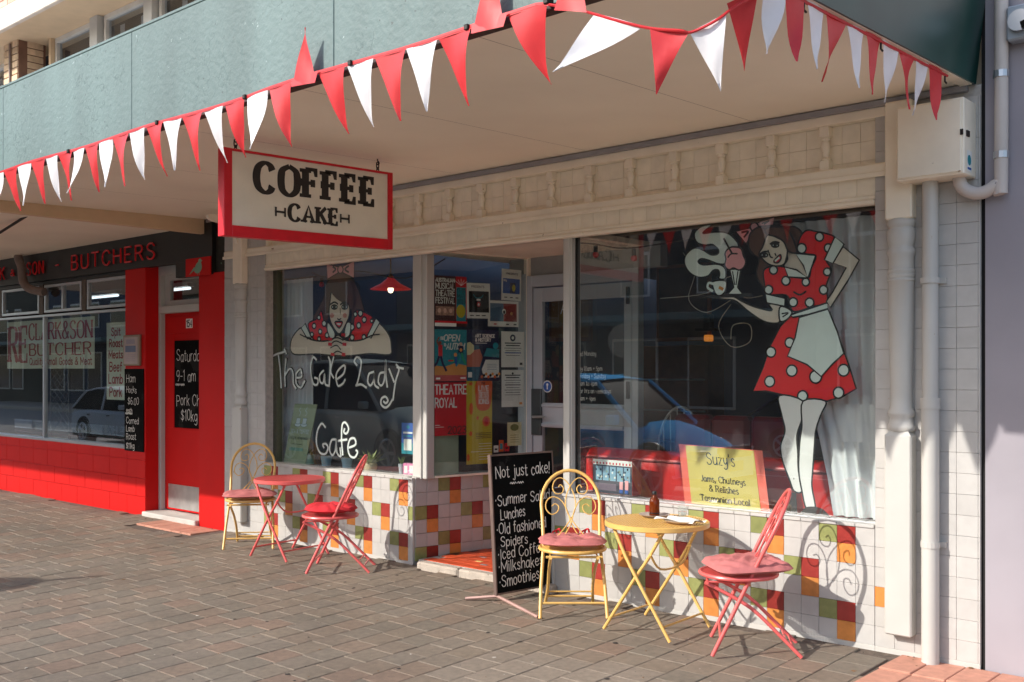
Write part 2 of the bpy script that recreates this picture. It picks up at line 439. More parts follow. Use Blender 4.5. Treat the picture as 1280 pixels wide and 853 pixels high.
# painted window art: outlines as x, z on the glass plane, in metres
ART_R= [('P','mint',[(-3.564,2.528),(-3.637,2.525),(-3.692,2.485),(-3.677,2.425),(-3.614,2.4),(-3.558,2.399),(-3.514,2.363),(-3.519,2.334),(-3.569,2.333),(-3.626,2.367),(-3.694,2.387),(-3.758,2.347),(-3.769,2.288),(-3.729,2.226),(-3.66,2.192),(-3.592,2.196),(-3.553,2.23),(-3.514,2.23),(-3.503,2.202),(-3.508,2.174),(-3.464,2.171),(-3.459,2.219),(-3.481,2.254),(-3.536,2.27),(-3.626,2.271),(-3.666,2.294),(-3.643,2.312),(-3.592,2.301),(-3.525,2.274),(-3.47,2.266),(-3.453,2.291),(-3.426,2.332),(-3.366,2.375),(-3.415,2.442),(-3.47,2.471),(-3.547,2.479),(-3.631,2.48)],True),('P','hair',[(-3.255,2.47),(-3.286,2.407),(-3.281,2.331),(-3.223,2.279),(-3.239,2.195),(-3.218,2.138),(-3.181,2.107),(-3.14,2.217),(-3.018,2.265),(-2.949,2.287),(-2.954,2.342),(-2.929,2.413),(-2.978,2.462),(-3.038,2.465),(-3.13,2.489),(-3.202,2.486)],True),('p','bow',[(-3.385,2.468),(-3.276,2.484),(-3.26,2.452),(-3.313,2.384)],True),('p','bow',[(-3.239,2.508),(-3.115,2.536),(-3.122,2.484),(-3.223,2.484)],True),('P','bow',[(-3.224,2.483),(-3.228,2.469),(-3.238,2.46),(-3.252,2.458),(-3.267,2.463),(-3.277,2.474),(-3.281,2.488),(-3.277,2.501),(-3.267,2.51),(-3.252,2.513),(-3.238,2.508),(-3.228,2.497)],True),('L','black',[(-3.339,2.459),(-3.297,2.46),(-3.323,2.429)],0.014),('L','black',[(-3.197,2.503),(-3.15,2.515),(-3.181,2.497)],0.01),('P','skin',[(-3.028,2.311),(-2.959,2.292),(-2.9,2.22),(-2.885,2.146),(-2.949,2.168),(-3.018,2.2),(-3.049,2.225),(-3.023,2.265)],True),('P','red',[(-2.929,2.409),(-2.89,2.432),(-2.837,2.419),(-2.784,2.405),(-2.713,2.368),(-2.746,2.29),(-2.772,2.242),(-2.746,2.2),(-2.741,2.164),(-2.772,2.085),(-2.765,1.986),(-2.851,1.967),(-2.978,1.939),(-3.008,1.988),(-3.033,2.044),(-3.161,2.055),(-3.181,2.126),(-3.187,2.202),(-3.14,2.228),(-3.079,2.227),(-3.033,2.21),(-3.018,2.163),(-2.959,2.148),(-2.885,2.141),(-2.868,2.199),(-2.837,2.27),(-2.9,2.288),(-2.939,2.305),(-2.957,2.343)],True),('P','mint',[(-2.789,2.383),(-2.792,2.37),(-2.801,2.361),(-2.814,2.359),(-2.827,2.364),(-2.837,2.374),(-2.84,2.387),(-2.837,2.4),(-2.827,2.409),(-2.814,2.412),(-2.801,2.407),(-2.792,2.396)],True),('P','mint',[(-2.733,2.311),(-2.736,2.299),(-2.745,2.29),(-2.757,2.288),(-2.77,2.292),(-2.779,2.302),(-2.782,2.315),(-2.779,2.327),(-2.77,2.336),(-2.757,2.338),(-2.745,2.334),(-2.736,2.324)],True),('P','mint',[(-2.9,2.322),(-2.904,2.307),(-2.914,2.297),(-2.929,2.294),(-2.944,2.299),(-2.955,2.311),(-2.959,2.326),(-2.955,2.341),(-2.944,2.351),(-2.929,2.353),(-2.914,2.348),(-2.904,2.337)],True),('P','mint',[(-3.091,2.203),(-3.095,2.19),(-3.104,2.181),(-3.118,2.178),(-3.131,2.183),(-3.141,2.193),(-3.144,2.206),(-3.141,2.219),(-3.131,2.228),(-3.118,2.231),(-3.104,2.226),(-3.095,2.216)],True),('P','mint',[(-3.006,2.13),(-3.01,2.117),(-3.02,2.108),(-3.033,2.105),(-3.047,2.109),(-3.057,2.12),(-3.061,2.133),(-3.057,2.147),(-3.047,2.156),(-3.033,2.159),(-3.02,2.154),(-3.01,2.144)],True),('P','mint',[(-2.878,2.116),(-2.881,2.104),(-2.89,2.096),(-2.902,2.093),(-2.913,2.097),(-2.922,2.106),(-2.925,2.118),(-2.922,2.13),(-2.913,2.138),(-2.902,2.14),(-2.89,2.137),(-2.881,2.127)],True),('P','mint',[(-3.123,2.081),(-3.126,2.068),(-3.137,2.058),(-3.15,2.055),(-3.164,2.059),(-3.175,2.07),(-3.178,2.084),(-3.175,2.097),(-3.164,2.107),(-3.15,2.11),(-3.137,2.105),(-3.126,2.095)],True),('P','mint',[(-2.74,2.169),(-2.743,2.157),(-2.751,2.149),(-2.763,2.147),(-2.774,2.151),(-2.783,2.16),(-2.786,2.171),(-2.783,2.183),(-2.774,2.191),(-2.763,2.193),(-2.751,2.189),(-2.743,2.18)],True),('P','mint',[(-2.76,2.062),(-2.763,2.049),(-2.773,2.04),(-2.786,2.037),(-2.799,2.041),(-2.808,2.051),(-2.812,2.065),(-2.808,2.078),(-2.799,2.087),(-2.786,2.09),(-2.773,2.085),(-2.763,2.075)],True),('P','mint',[(-2.956,1.996),(-2.959,1.983),(-2.97,1.973),(-2.983,1.97),(-2.997,1.974),(-3.008,1.985),(-3.011,1.999),(-3.008,2.012),(-2.997,2.022),(-2.983,2.025),(-2.97,2.021),(-2.959,2.01)],True),('P','mint',[(-2.848,1.99),(-2.852,1.976),(-2.862,1.967),(-2.875,1.963),(-2.889,1.968),(-2.899,1.978),(-2.903,1.992),(-2.899,2.006),(-2.889,2.015),(-2.875,2.018),(-2.862,2.014),(-2.852,2.004)],True),('L','black',[(-2.978,2.06),(-2.939,2.041),(-2.9,2.059)],0.011),('p','mint',[(-3.04,2.218),(-2.959,2.194),(-2.885,2.141),(-3.016,2.154)],True),('p','mint',[(-2.967,2.295),(-2.837,2.273),(-2.885,2.141),(-2.914,2.216)],True),('p','skin',[(-2.66,2.312),(-2.562,2.227),(-2.629,2.113),(-2.741,1.954),(-2.767,1.993),(-2.727,2.047),(-2.643,2.187),(-2.725,2.22)],True),('p','mint',[(-2.713,2.376),(-2.655,2.327),(-2.725,2.217),(-2.779,2.243)],True),('P','skin',[(-3.536,2.053),(-3.47,2.055),(-3.393,2.05),(-3.339,2.021),(-3.244,1.979),(-3.125,1.951),(-3.145,1.993),(-3.061,1.976),(-3.067,1.902),(-3.089,1.872),(-3.181,1.887),(-3.286,1.952),(-3.361,2.012),(-3.404,2.031),(-3.492,2.041)],True),('p','mint',[(-3.166,2.058),(-3.036,2.024),(-3.041,1.975),(-3.159,2.001)],True),('l','black',[(-3.614,2.06),(-3.27,2.055)],0.022),('P','mint',[(-3.544,2.156),(-3.45,2.154),(-3.452,2.095),(-3.483,2.064),(-3.519,2.069),(-3.543,2.117)],True),('L','mint',[(-3.545,2.142),(-3.575,2.148),(-3.583,2.119),(-3.549,2.096)],0.016),('L','orange',[(-3.492,2.113),(-3.475,2.104)],0.02),('p','glasswhite',[(-3.419,2.224),(-3.34,2.223),(-3.363,2.108),(-3.329,2.062),(-3.43,2.067),(-3.391,2.109)],True),('L','black',[(-3.399,2.21),(-3.385,2.128)],0.008),('L','black',[(-3.361,2.208),(-3.374,2.127)],0.008),('P','bow',[(-3.448,2.295),(-3.453,2.334),(-3.426,2.363),(-3.388,2.369),(-3.339,2.354),(-3.322,2.31),(-3.305,2.266),(-3.323,2.229),(-3.355,2.218),(-3.393,2.234),(-3.426,2.224),(-3.455,2.252)],True),('L','black',[(-3.461,2.426),(-3.404,2.33)],0.013),('L','black',[(-3.431,2.306),(-3.409,2.325),(-3.366,2.323)],0.01),('p','red',[(-2.979,1.928),(-3.064,1.852),(-3.135,1.729),(-3.184,1.595),(-3.253,1.449),(-3.162,1.45),(-3.067,1.432),(-2.926,1.405),(-2.759,1.395),(-2.661,1.424),(-2.578,1.472),(-2.621,1.604),(-2.671,1.736),(-2.741,1.928)],True),('P','mint',[(-2.972,1.749),(-2.976,1.734),(-2.987,1.724),(-3.002,1.72),(-3.017,1.724),(-3.028,1.735),(-3.032,1.75),(-3.028,1.765),(-3.017,1.776),(-3.002,1.779),(-2.987,1.775),(-2.976,1.764)],True),('P','mint',[(-3.096,1.693),(-3.1,1.677),(-3.112,1.665),(-3.128,1.661),(-3.144,1.666),(-3.156,1.677),(-3.161,1.693),(-3.156,1.709),(-3.144,1.721),(-3.128,1.725),(-3.112,1.72),(-3.1,1.709)],True),('P','mint',[(-2.953,1.577),(-2.957,1.56),(-2.97,1.547),(-2.987,1.543),(-3.004,1.547),(-3.017,1.56),(-3.022,1.577),(-3.017,1.594),(-3.004,1.607),(-2.987,1.611),(-2.97,1.607),(-2.957,1.594)],True),('P','mint',[(-3.102,1.51),(-3.107,1.493),(-3.119,1.481),(-3.136,1.476),(-3.153,1.481),(-3.165,1.493),(-3.17,1.509),(-3.165,1.526),(-3.153,1.538),(-3.136,1.543),(-3.119,1.539),(-3.107,1.527)],True),('P','mint',[(-2.793,1.541),(-2.798,1.522),(-2.811,1.508),(-2.83,1.502),(-2.849,1.507),(-2.863,1.521),(-2.868,1.54),(-2.863,1.559),(-2.849,1.573),(-2.83,1.579),(-2.811,1.573),(-2.798,1.56)],True),('P','mint',[(-2.621,1.58),(-2.625,1.563),(-2.637,1.55),(-2.654,1.545),(-2.671,1.55),(-2.683,1.562),(-2.688,1.58),(-2.683,1.597),(-2.671,1.61),(-2.654,1.614),(-2.637,1.61),(-2.625,1.597)],True),('P','mint',[(-2.882,1.423),(-2.887,1.407),(-2.898,1.395),(-2.914,1.39),(-2.931,1.394),(-2.943,1.406),(-2.947,1.422),(-2.943,1.438),(-2.931,1.45),(-2.914,1.455),(-2.898,1.451),(-2.887,1.439)],True),('P','mint',[(-2.653,1.447),(-2.657,1.43),(-2.669,1.418),(-2.685,1.413),(-2.701,1.417),(-2.713,1.429),(-2.717,1.446),(-2.713,1.462),(-2.701,1.475),(-2.685,1.479),(-2.669,1.475),(-2.657,1.463)],True),('p','mint',[(-2.936,1.902),(-2.751,1.945),(-2.691,1.808),(-2.652,1.679),(-2.721,1.618),(-2.794,1.542),(-2.884,1.614),(-3.014,1.666),(-2.963,1.78)],True),('p','mint',[(-2.998,1.918),(-2.755,1.984),(-2.75,1.948),(-2.88,1.917),(-2.978,1.904)],True),('P','mint',[(-3.067,1.964),(-3.033,1.97),(-2.983,1.936),(-3.018,1.891),(-3.064,1.886)],True),('L','black',[(-3.049,1.929),(-3.008,1.932),(-3.043,1.91)],0.009),('P','legs',[(-3.067,1.424),(-2.91,1.392),(-2.917,1.283),(-2.95,1.186),(-2.944,1.076),(-2.94,0.967),(-2.917,0.845),(-2.969,0.841),(-2.999,0.908),(-3.044,1.015),(-3.059,1.112),(-3.029,1.21),(-3.052,1.306)],True),('P','legs',[(-2.91,1.392),(-2.765,1.395),(-2.794,1.314),(-2.827,1.218),(-2.837,1.109),(-2.847,0.973),(-2.852,0.877),(-2.83,0.743),(-2.888,0.741),(-2.917,0.845),(-2.938,0.967),(-2.932,1.132),(-2.917,1.242)],True),('p','black',[(-2.984,0.833),(-2.959,0.828),(-2.95,0.671),(-2.999,0.666)],True),('P','black',[(-2.885,0.745),(-2.823,0.751),(-2.773,0.735),(-2.741,0.681),(-2.925,0.669),(-2.92,0.71)],True),('P','skin',[(-3.15,2.425),(-3.079,2.399),(-3.033,2.369),(-3.012,2.319),(-3.023,2.256),(-3.043,2.229),(-3.089,2.225),(-3.14,2.241),(-3.181,2.276),(-3.204,2.315),(-3.181,2.37)],True),('P','hair',[(-3.14,2.441),(-3.159,2.405),(-3.181,2.349),(-3.204,2.315),(-3.197,2.282),(-3.244,2.309),(-3.278,2.368),(-3.265,2.443),(-3.202,2.477)],True),('P','hair',[(-3.148,2.427),(-3.089,2.407),(-3.036,2.371),(-3.01,2.319),(-2.978,2.298),(-2.949,2.305),(-2.978,2.39),(-3.018,2.449),(-3.099,2.47),(-3.161,2.462)],True),('P','mint',[(-3.07,2.352),(-3.073,2.346),(-3.081,2.343),(-3.093,2.342),(-3.105,2.345),(-3.113,2.35),(-3.117,2.355),(-3.113,2.361),(-3.105,2.364),(-3.093,2.365),(-3.081,2.362),(-3.073,2.357)],True),('P','black',[(-3.082,2.353),(-3.083,2.348),(-3.087,2.344),(-3.093,2.343),(-3.099,2.345),(-3.103,2.349),(-3.104,2.354),(-3.103,2.359),(-3.099,2.363),(-3.093,2.364),(-3.087,2.362),(-3.083,2.358)],False),('P','mint',[(-3.144,2.297),(-3.147,2.291),(-3.156,2.288),(-3.168,2.287),(-3.18,2.29),(-3.189,2.295),(-3.192,2.3),(-3.189,2.306),(-3.18,2.309),(-3.168,2.31),(-3.156,2.307),(-3.147,2.303)],True),('P','black',[(-3.157,2.298),(-3.158,2.293),(-3.162,2.289),(-3.168,2.288),(-3.174,2.29),(-3.178,2.294),(-3.179,2.299),(-3.178,2.304),(-3.174,2.308),(-3.168,2.309),(-3.162,2.307),(-3.158,2.303)],False),('L','black',[(-3.125,2.365),(-3.099,2.376),(-3.067,2.368)],0.012),('L','black',[(-3.192,2.31),(-3.171,2.319),(-3.148,2.319)],0.012),('L','black',[(-3.14,2.325),(-3.125,2.286),(-3.111,2.279)],0.009),('L','black',[(-3.093,2.302),(-3.087,2.29)],0.009),('P','lips',[(-3.101,2.252),(-3.084,2.274),(-3.057,2.293),(-3.053,2.267),(-3.074,2.244)],True),('L','mint',[(-3.089,2.258),(-3.067,2.274)],0.012)]
ART_L= [('P','hair',[(-7.466,2.446),(-7.588,2.358),(-7.613,2.252),(-7.687,2.163),(-7.775,2.05),(-7.637,1.976),(-7.502,2.11),(-7.37,2.15),(-7.228,2.114),(-7.228,1.98),(-7.135,2.022),(-7.043,2.063),(-7.085,2.197),(-7.154,2.334),(-7.275,2.434),(-7.37,2.455)],True),('p','bow',[(-7.576,2.549),(-7.398,2.508),(-7.398,2.457),(-7.563,2.406)],True),('p','bow',[(-7.181,2.547),(-7.351,2.508),(-7.351,2.454),(-7.186,2.393)],True),('P','bow',[(-7.336,2.48),(-7.342,2.462),(-7.355,2.45),(-7.375,2.446),(-7.394,2.452),(-7.408,2.466),(-7.413,2.485),(-7.408,2.503),(-7.394,2.515),(-7.375,2.519),(-7.355,2.513),(-7.342,2.498)],True),('L','black',[(-7.478,2.512),(-7.442,2.49),(-7.478,2.466)],0.018),('L','black',[(-7.263,2.505),(-7.31,2.481),(-7.263,2.453)],0.018),('P','red',[(-7.65,2.123),(-7.6,2.006),(-7.534,1.912),(-7.527,1.844),(-7.75,1.856),(-7.844,2.006),(-7.712,2.053)],True),('P','red',[(-7.124,2.11),(-6.908,2.017),(-6.984,1.841),(-7.251,1.838),(-7.2,1.949),(-7.17,2.067)],True),('P','mint',[(-7.66,2.062),(-7.663,2.052),(-7.671,2.045),(-7.682,2.043),(-7.693,2.046),(-7.702,2.053),(-7.705,2.063),(-7.702,2.073),(-7.693,2.08),(-7.682,2.082),(-7.671,2.079),(-7.663,2.072)],True),('P','mint',[(-7.576,2.005),(-7.58,1.993),(-7.59,1.983),(-7.605,1.98),(-7.62,1.984),(-7.631,1.994),(-7.635,2.007),(-7.631,2.02),(-7.62,2.029),(-7.605,2.032),(-7.59,2.028),(-7.58,2.018)],True),('P','mint',[(-7.637,1.933),(-7.641,1.923),(-7.65,1.915),(-7.662,1.912),(-7.675,1.916),(-7.684,1.924),(-7.687,1.935),(-7.684,1.945),(-7.675,1.953),(-7.662,1.956),(-7.65,1.952),(-7.641,1.944)],True),('P','mint',[(-7.725,1.987),(-7.728,1.975),(-7.739,1.966),(-7.752,1.963),(-7.766,1.967),(-7.776,1.976),(-7.78,1.988),(-7.776,2.0),(-7.766,2.008),(-7.752,2.011),(-7.739,2.008),(-7.728,1.999)],True),('P','mint',[(-7.534,1.897),(-7.538,1.885),(-7.547,1.877),(-7.561,1.874),(-7.574,1.878),(-7.584,1.886),(-7.588,1.898),(-7.584,1.91),(-7.574,1.918),(-7.561,1.921),(-7.547,1.918),(-7.538,1.909)],True),('P','mint',[(-7.76,1.91),(-7.763,1.9),(-7.771,1.893),(-7.783,1.891),(-7.794,1.894),(-7.803,1.901),(-7.806,1.911),(-7.803,1.921),(-7.794,1.928),(-7.783,1.93),(-7.771,1.927),(-7.763,1.92)],True),('P','mint',[(-7.652,1.866),(-7.655,1.856),(-7.664,1.849),(-7.675,1.847),(-7.686,1.85),(-7.694,1.857),(-7.697,1.867),(-7.694,1.877),(-7.686,1.883),(-7.675,1.886),(-7.664,1.883),(-7.655,1.876)],True),('P','mint',[(-7.059,2.078),(-7.063,2.065),(-7.074,2.056),(-7.089,2.052),(-7.104,2.057),(-7.115,2.067),(-7.119,2.08),(-7.115,2.094),(-7.104,2.103),(-7.089,2.106),(-7.074,2.102),(-7.063,2.092)],True),('P','mint',[(-7.135,2.074),(-7.138,2.063),(-7.147,2.056),(-7.158,2.054),(-7.17,2.057),(-7.178,2.065),(-7.181,2.075),(-7.178,2.086),(-7.17,2.093),(-7.158,2.095),(-7.147,2.092),(-7.138,2.084)],True),('P','mint',[(-7.009,2.021),(-7.013,2.008),(-7.023,2.0),(-7.037,1.997),(-7.05,2.0),(-7.06,2.01),(-7.064,2.022),(-7.06,2.035),(-7.05,2.043),(-7.037,2.046),(-7.023,2.042),(-7.013,2.033)],True),('P','mint',[(-7.082,1.973),(-7.086,1.96),(-7.096,1.952),(-7.11,1.949),(-7.124,1.952),(-7.134,1.962),(-7.137,1.974),(-7.134,1.987),(-7.124,1.995),(-7.11,1.998),(-7.096,1.995),(-7.086,1.985)],True),('P','mint',[(-6.917,2.007),(-6.919,1.999),(-6.926,1.993),(-6.935,1.992),(-6.944,1.994),(-6.951,2.0),(-6.953,2.009),(-6.951,2.017),(-6.944,2.022),(-6.935,2.024),(-6.926,2.022),(-6.919,2.016)],True),('P','mint',[(-7.014,1.868),(-7.017,1.857),(-7.026,1.848),(-7.039,1.846),(-7.051,1.849),(-7.061,1.857),(-7.064,1.869),(-7.061,1.88),(-7.051,1.888),(-7.039,1.891),(-7.026,1.888),(-7.017,1.879)],True),('P','mint',[(-7.172,1.868),(-7.176,1.856),(-7.186,1.847),(-7.2,1.844),(-7.214,1.847),(-7.224,1.857),(-7.228,1.869),(-7.224,1.882),(-7.214,1.891),(-7.2,1.894),(-7.186,1.89),(-7.176,1.881)],True),('P','mint',[(-7.17,1.96),(-7.174,1.947),(-7.185,1.937),(-7.2,1.934),(-7.215,1.938),(-7.226,1.948),(-7.23,1.962),(-7.226,1.976),(-7.215,1.985),(-7.2,1.988),(-7.185,1.984),(-7.174,1.974)],True),('P','mint',[(-7.534,2.012),(-7.437,1.91),(-7.485,1.847),(-7.549,1.943)],True),('P','mint',[(-7.275,1.996),(-7.216,1.994),(-7.233,1.89),(-7.308,1.874)],True),('P','skin',[(-7.928,1.977),(-8.059,1.901),(-8.104,1.815),(-8.077,1.743),(-7.967,1.724),(-7.712,1.728),(-7.466,1.713),(-7.228,1.708),(-6.953,1.723),(-6.699,1.712),(-6.676,1.777),(-6.71,1.886),(-6.859,1.991),(-6.953,1.884),(-7.089,1.843),(-7.275,1.846),(-7.394,1.894),(-7.49,1.854),(-7.662,1.846),(-7.839,1.881)],True),('p','mint',[(-7.874,2.014),(-7.778,1.878),(-7.839,1.87),(-7.936,1.972)],True),('p','mint',[(-6.875,2.028),(-6.824,1.988),(-6.939,1.857),(-6.989,1.879)],True),('P','skin',[(-7.48,2.284),(-7.394,2.249),(-7.31,2.17),(-7.235,2.156),(-7.235,2.07),(-7.287,1.982),(-7.37,1.906),(-7.447,1.956),(-7.502,2.034),(-7.519,2.11),(-7.5,2.216)],True),('P','hair',[(-7.49,2.383),(-7.485,2.284),(-7.394,2.212),(-7.251,2.16),(-7.181,2.142),(-7.181,2.291),(-7.275,2.416),(-7.394,2.438)],False),('P','mint',[(-7.401,2.147),(-7.406,2.138),(-7.421,2.132),(-7.442,2.13),(-7.462,2.133),(-7.477,2.141),(-7.483,2.15),(-7.477,2.159),(-7.462,2.165),(-7.442,2.167),(-7.421,2.163),(-7.406,2.156)],True),('P','black',[(-7.42,2.148),(-7.423,2.139),(-7.431,2.134),(-7.442,2.132),(-7.453,2.134),(-7.461,2.141),(-7.464,2.149),(-7.461,2.158),(-7.453,2.163),(-7.442,2.165),(-7.431,2.162),(-7.423,2.156)],False),('L','black',[(-7.5,2.174),(-7.442,2.192),(-7.394,2.175)],0.016),('P','mint',[(-7.254,2.141),(-7.259,2.132),(-7.274,2.126),(-7.294,2.124),(-7.314,2.128),(-7.329,2.135),(-7.334,2.144),(-7.329,2.153),(-7.314,2.159),(-7.294,2.16),(-7.274,2.157),(-7.259,2.15)],True),('P','black',[(-7.273,2.142),(-7.275,2.133),(-7.283,2.128),(-7.294,2.126),(-7.304,2.129),(-7.312,2.135),(-7.315,2.143),(-7.312,2.151),(-7.304,2.157),(-7.294,2.159),(-7.283,2.156),(-7.275,2.15)],False),('L','black',[(-7.351,2.167),(-7.294,2.186),(-7.247,2.169)],0.016),('L','black',[(-7.358,2.134),(-7.353,2.082)],0.009),('L','black',[(-7.394,2.042),(-7.37,2.032),(-7.346,2.041)],0.012),('P','lips',[(-7.432,2.009),(-7.377,2.017),(-7.322,2.008),(-7.37,1.957)],True),('P','mint',[(-7.408,2.0),(-7.341,1.998),(-7.37,1.981)],False),('P','cheek',[(-7.442,2.073),(-7.446,2.061),(-7.456,2.053),(-7.471,2.051),(-7.485,2.054),(-7.496,2.063),(-7.5,2.075),(-7.496,2.086),(-7.485,2.094),(-7.471,2.096),(-7.456,2.093),(-7.446,2.084)],False),('P','cheek',[(-7.261,2.066),(-7.265,2.055),(-7.275,2.047),(-7.289,2.045),(-7.303,2.048),(-7.314,2.057),(-7.317,2.068),(-7.314,2.079),(-7.303,2.087),(-7.289,2.09),(-7.275,2.086),(-7.265,2.078)],False),('L','black',[(-7.49,1.812),(-7.418,1.842),(-7.322,1.817),(-7.299,1.805)],0.012),('L','black',[(-7.502,1.858),(-7.394,1.871),(-7.31,1.847)],0.012),('L','black',[(-7.466,1.724),(-7.394,1.75),(-7.334,1.735),(-7.303,1.724)],0.012),('L','black',[(-7.49,1.782),(-7.406,1.803),(-7.346,1.765)],0.012),('L','black',[(-7.941,1.914),(-7.864,1.889),(-7.775,1.875)],0.012),('L','black',[(-6.82,1.888),(-6.908,1.883),(-6.998,1.859)],0.012),('L','lips',[(-7.512,1.862),(-7.48,1.858)],0.028),('L','lips',[(-7.512,1.816),(-7.48,1.812)],0.028),('L','lips',[(-7.306,1.812),(-7.275,1.809)],0.028),('L','lips',[(-7.322,1.897),(-7.291,1.893)],0.028),('L','lips',[(-7.473,1.724),(-7.442,1.721)],0.028),('L','lips',[(-7.317,1.722),(-7.287,1.719)],0.028)]
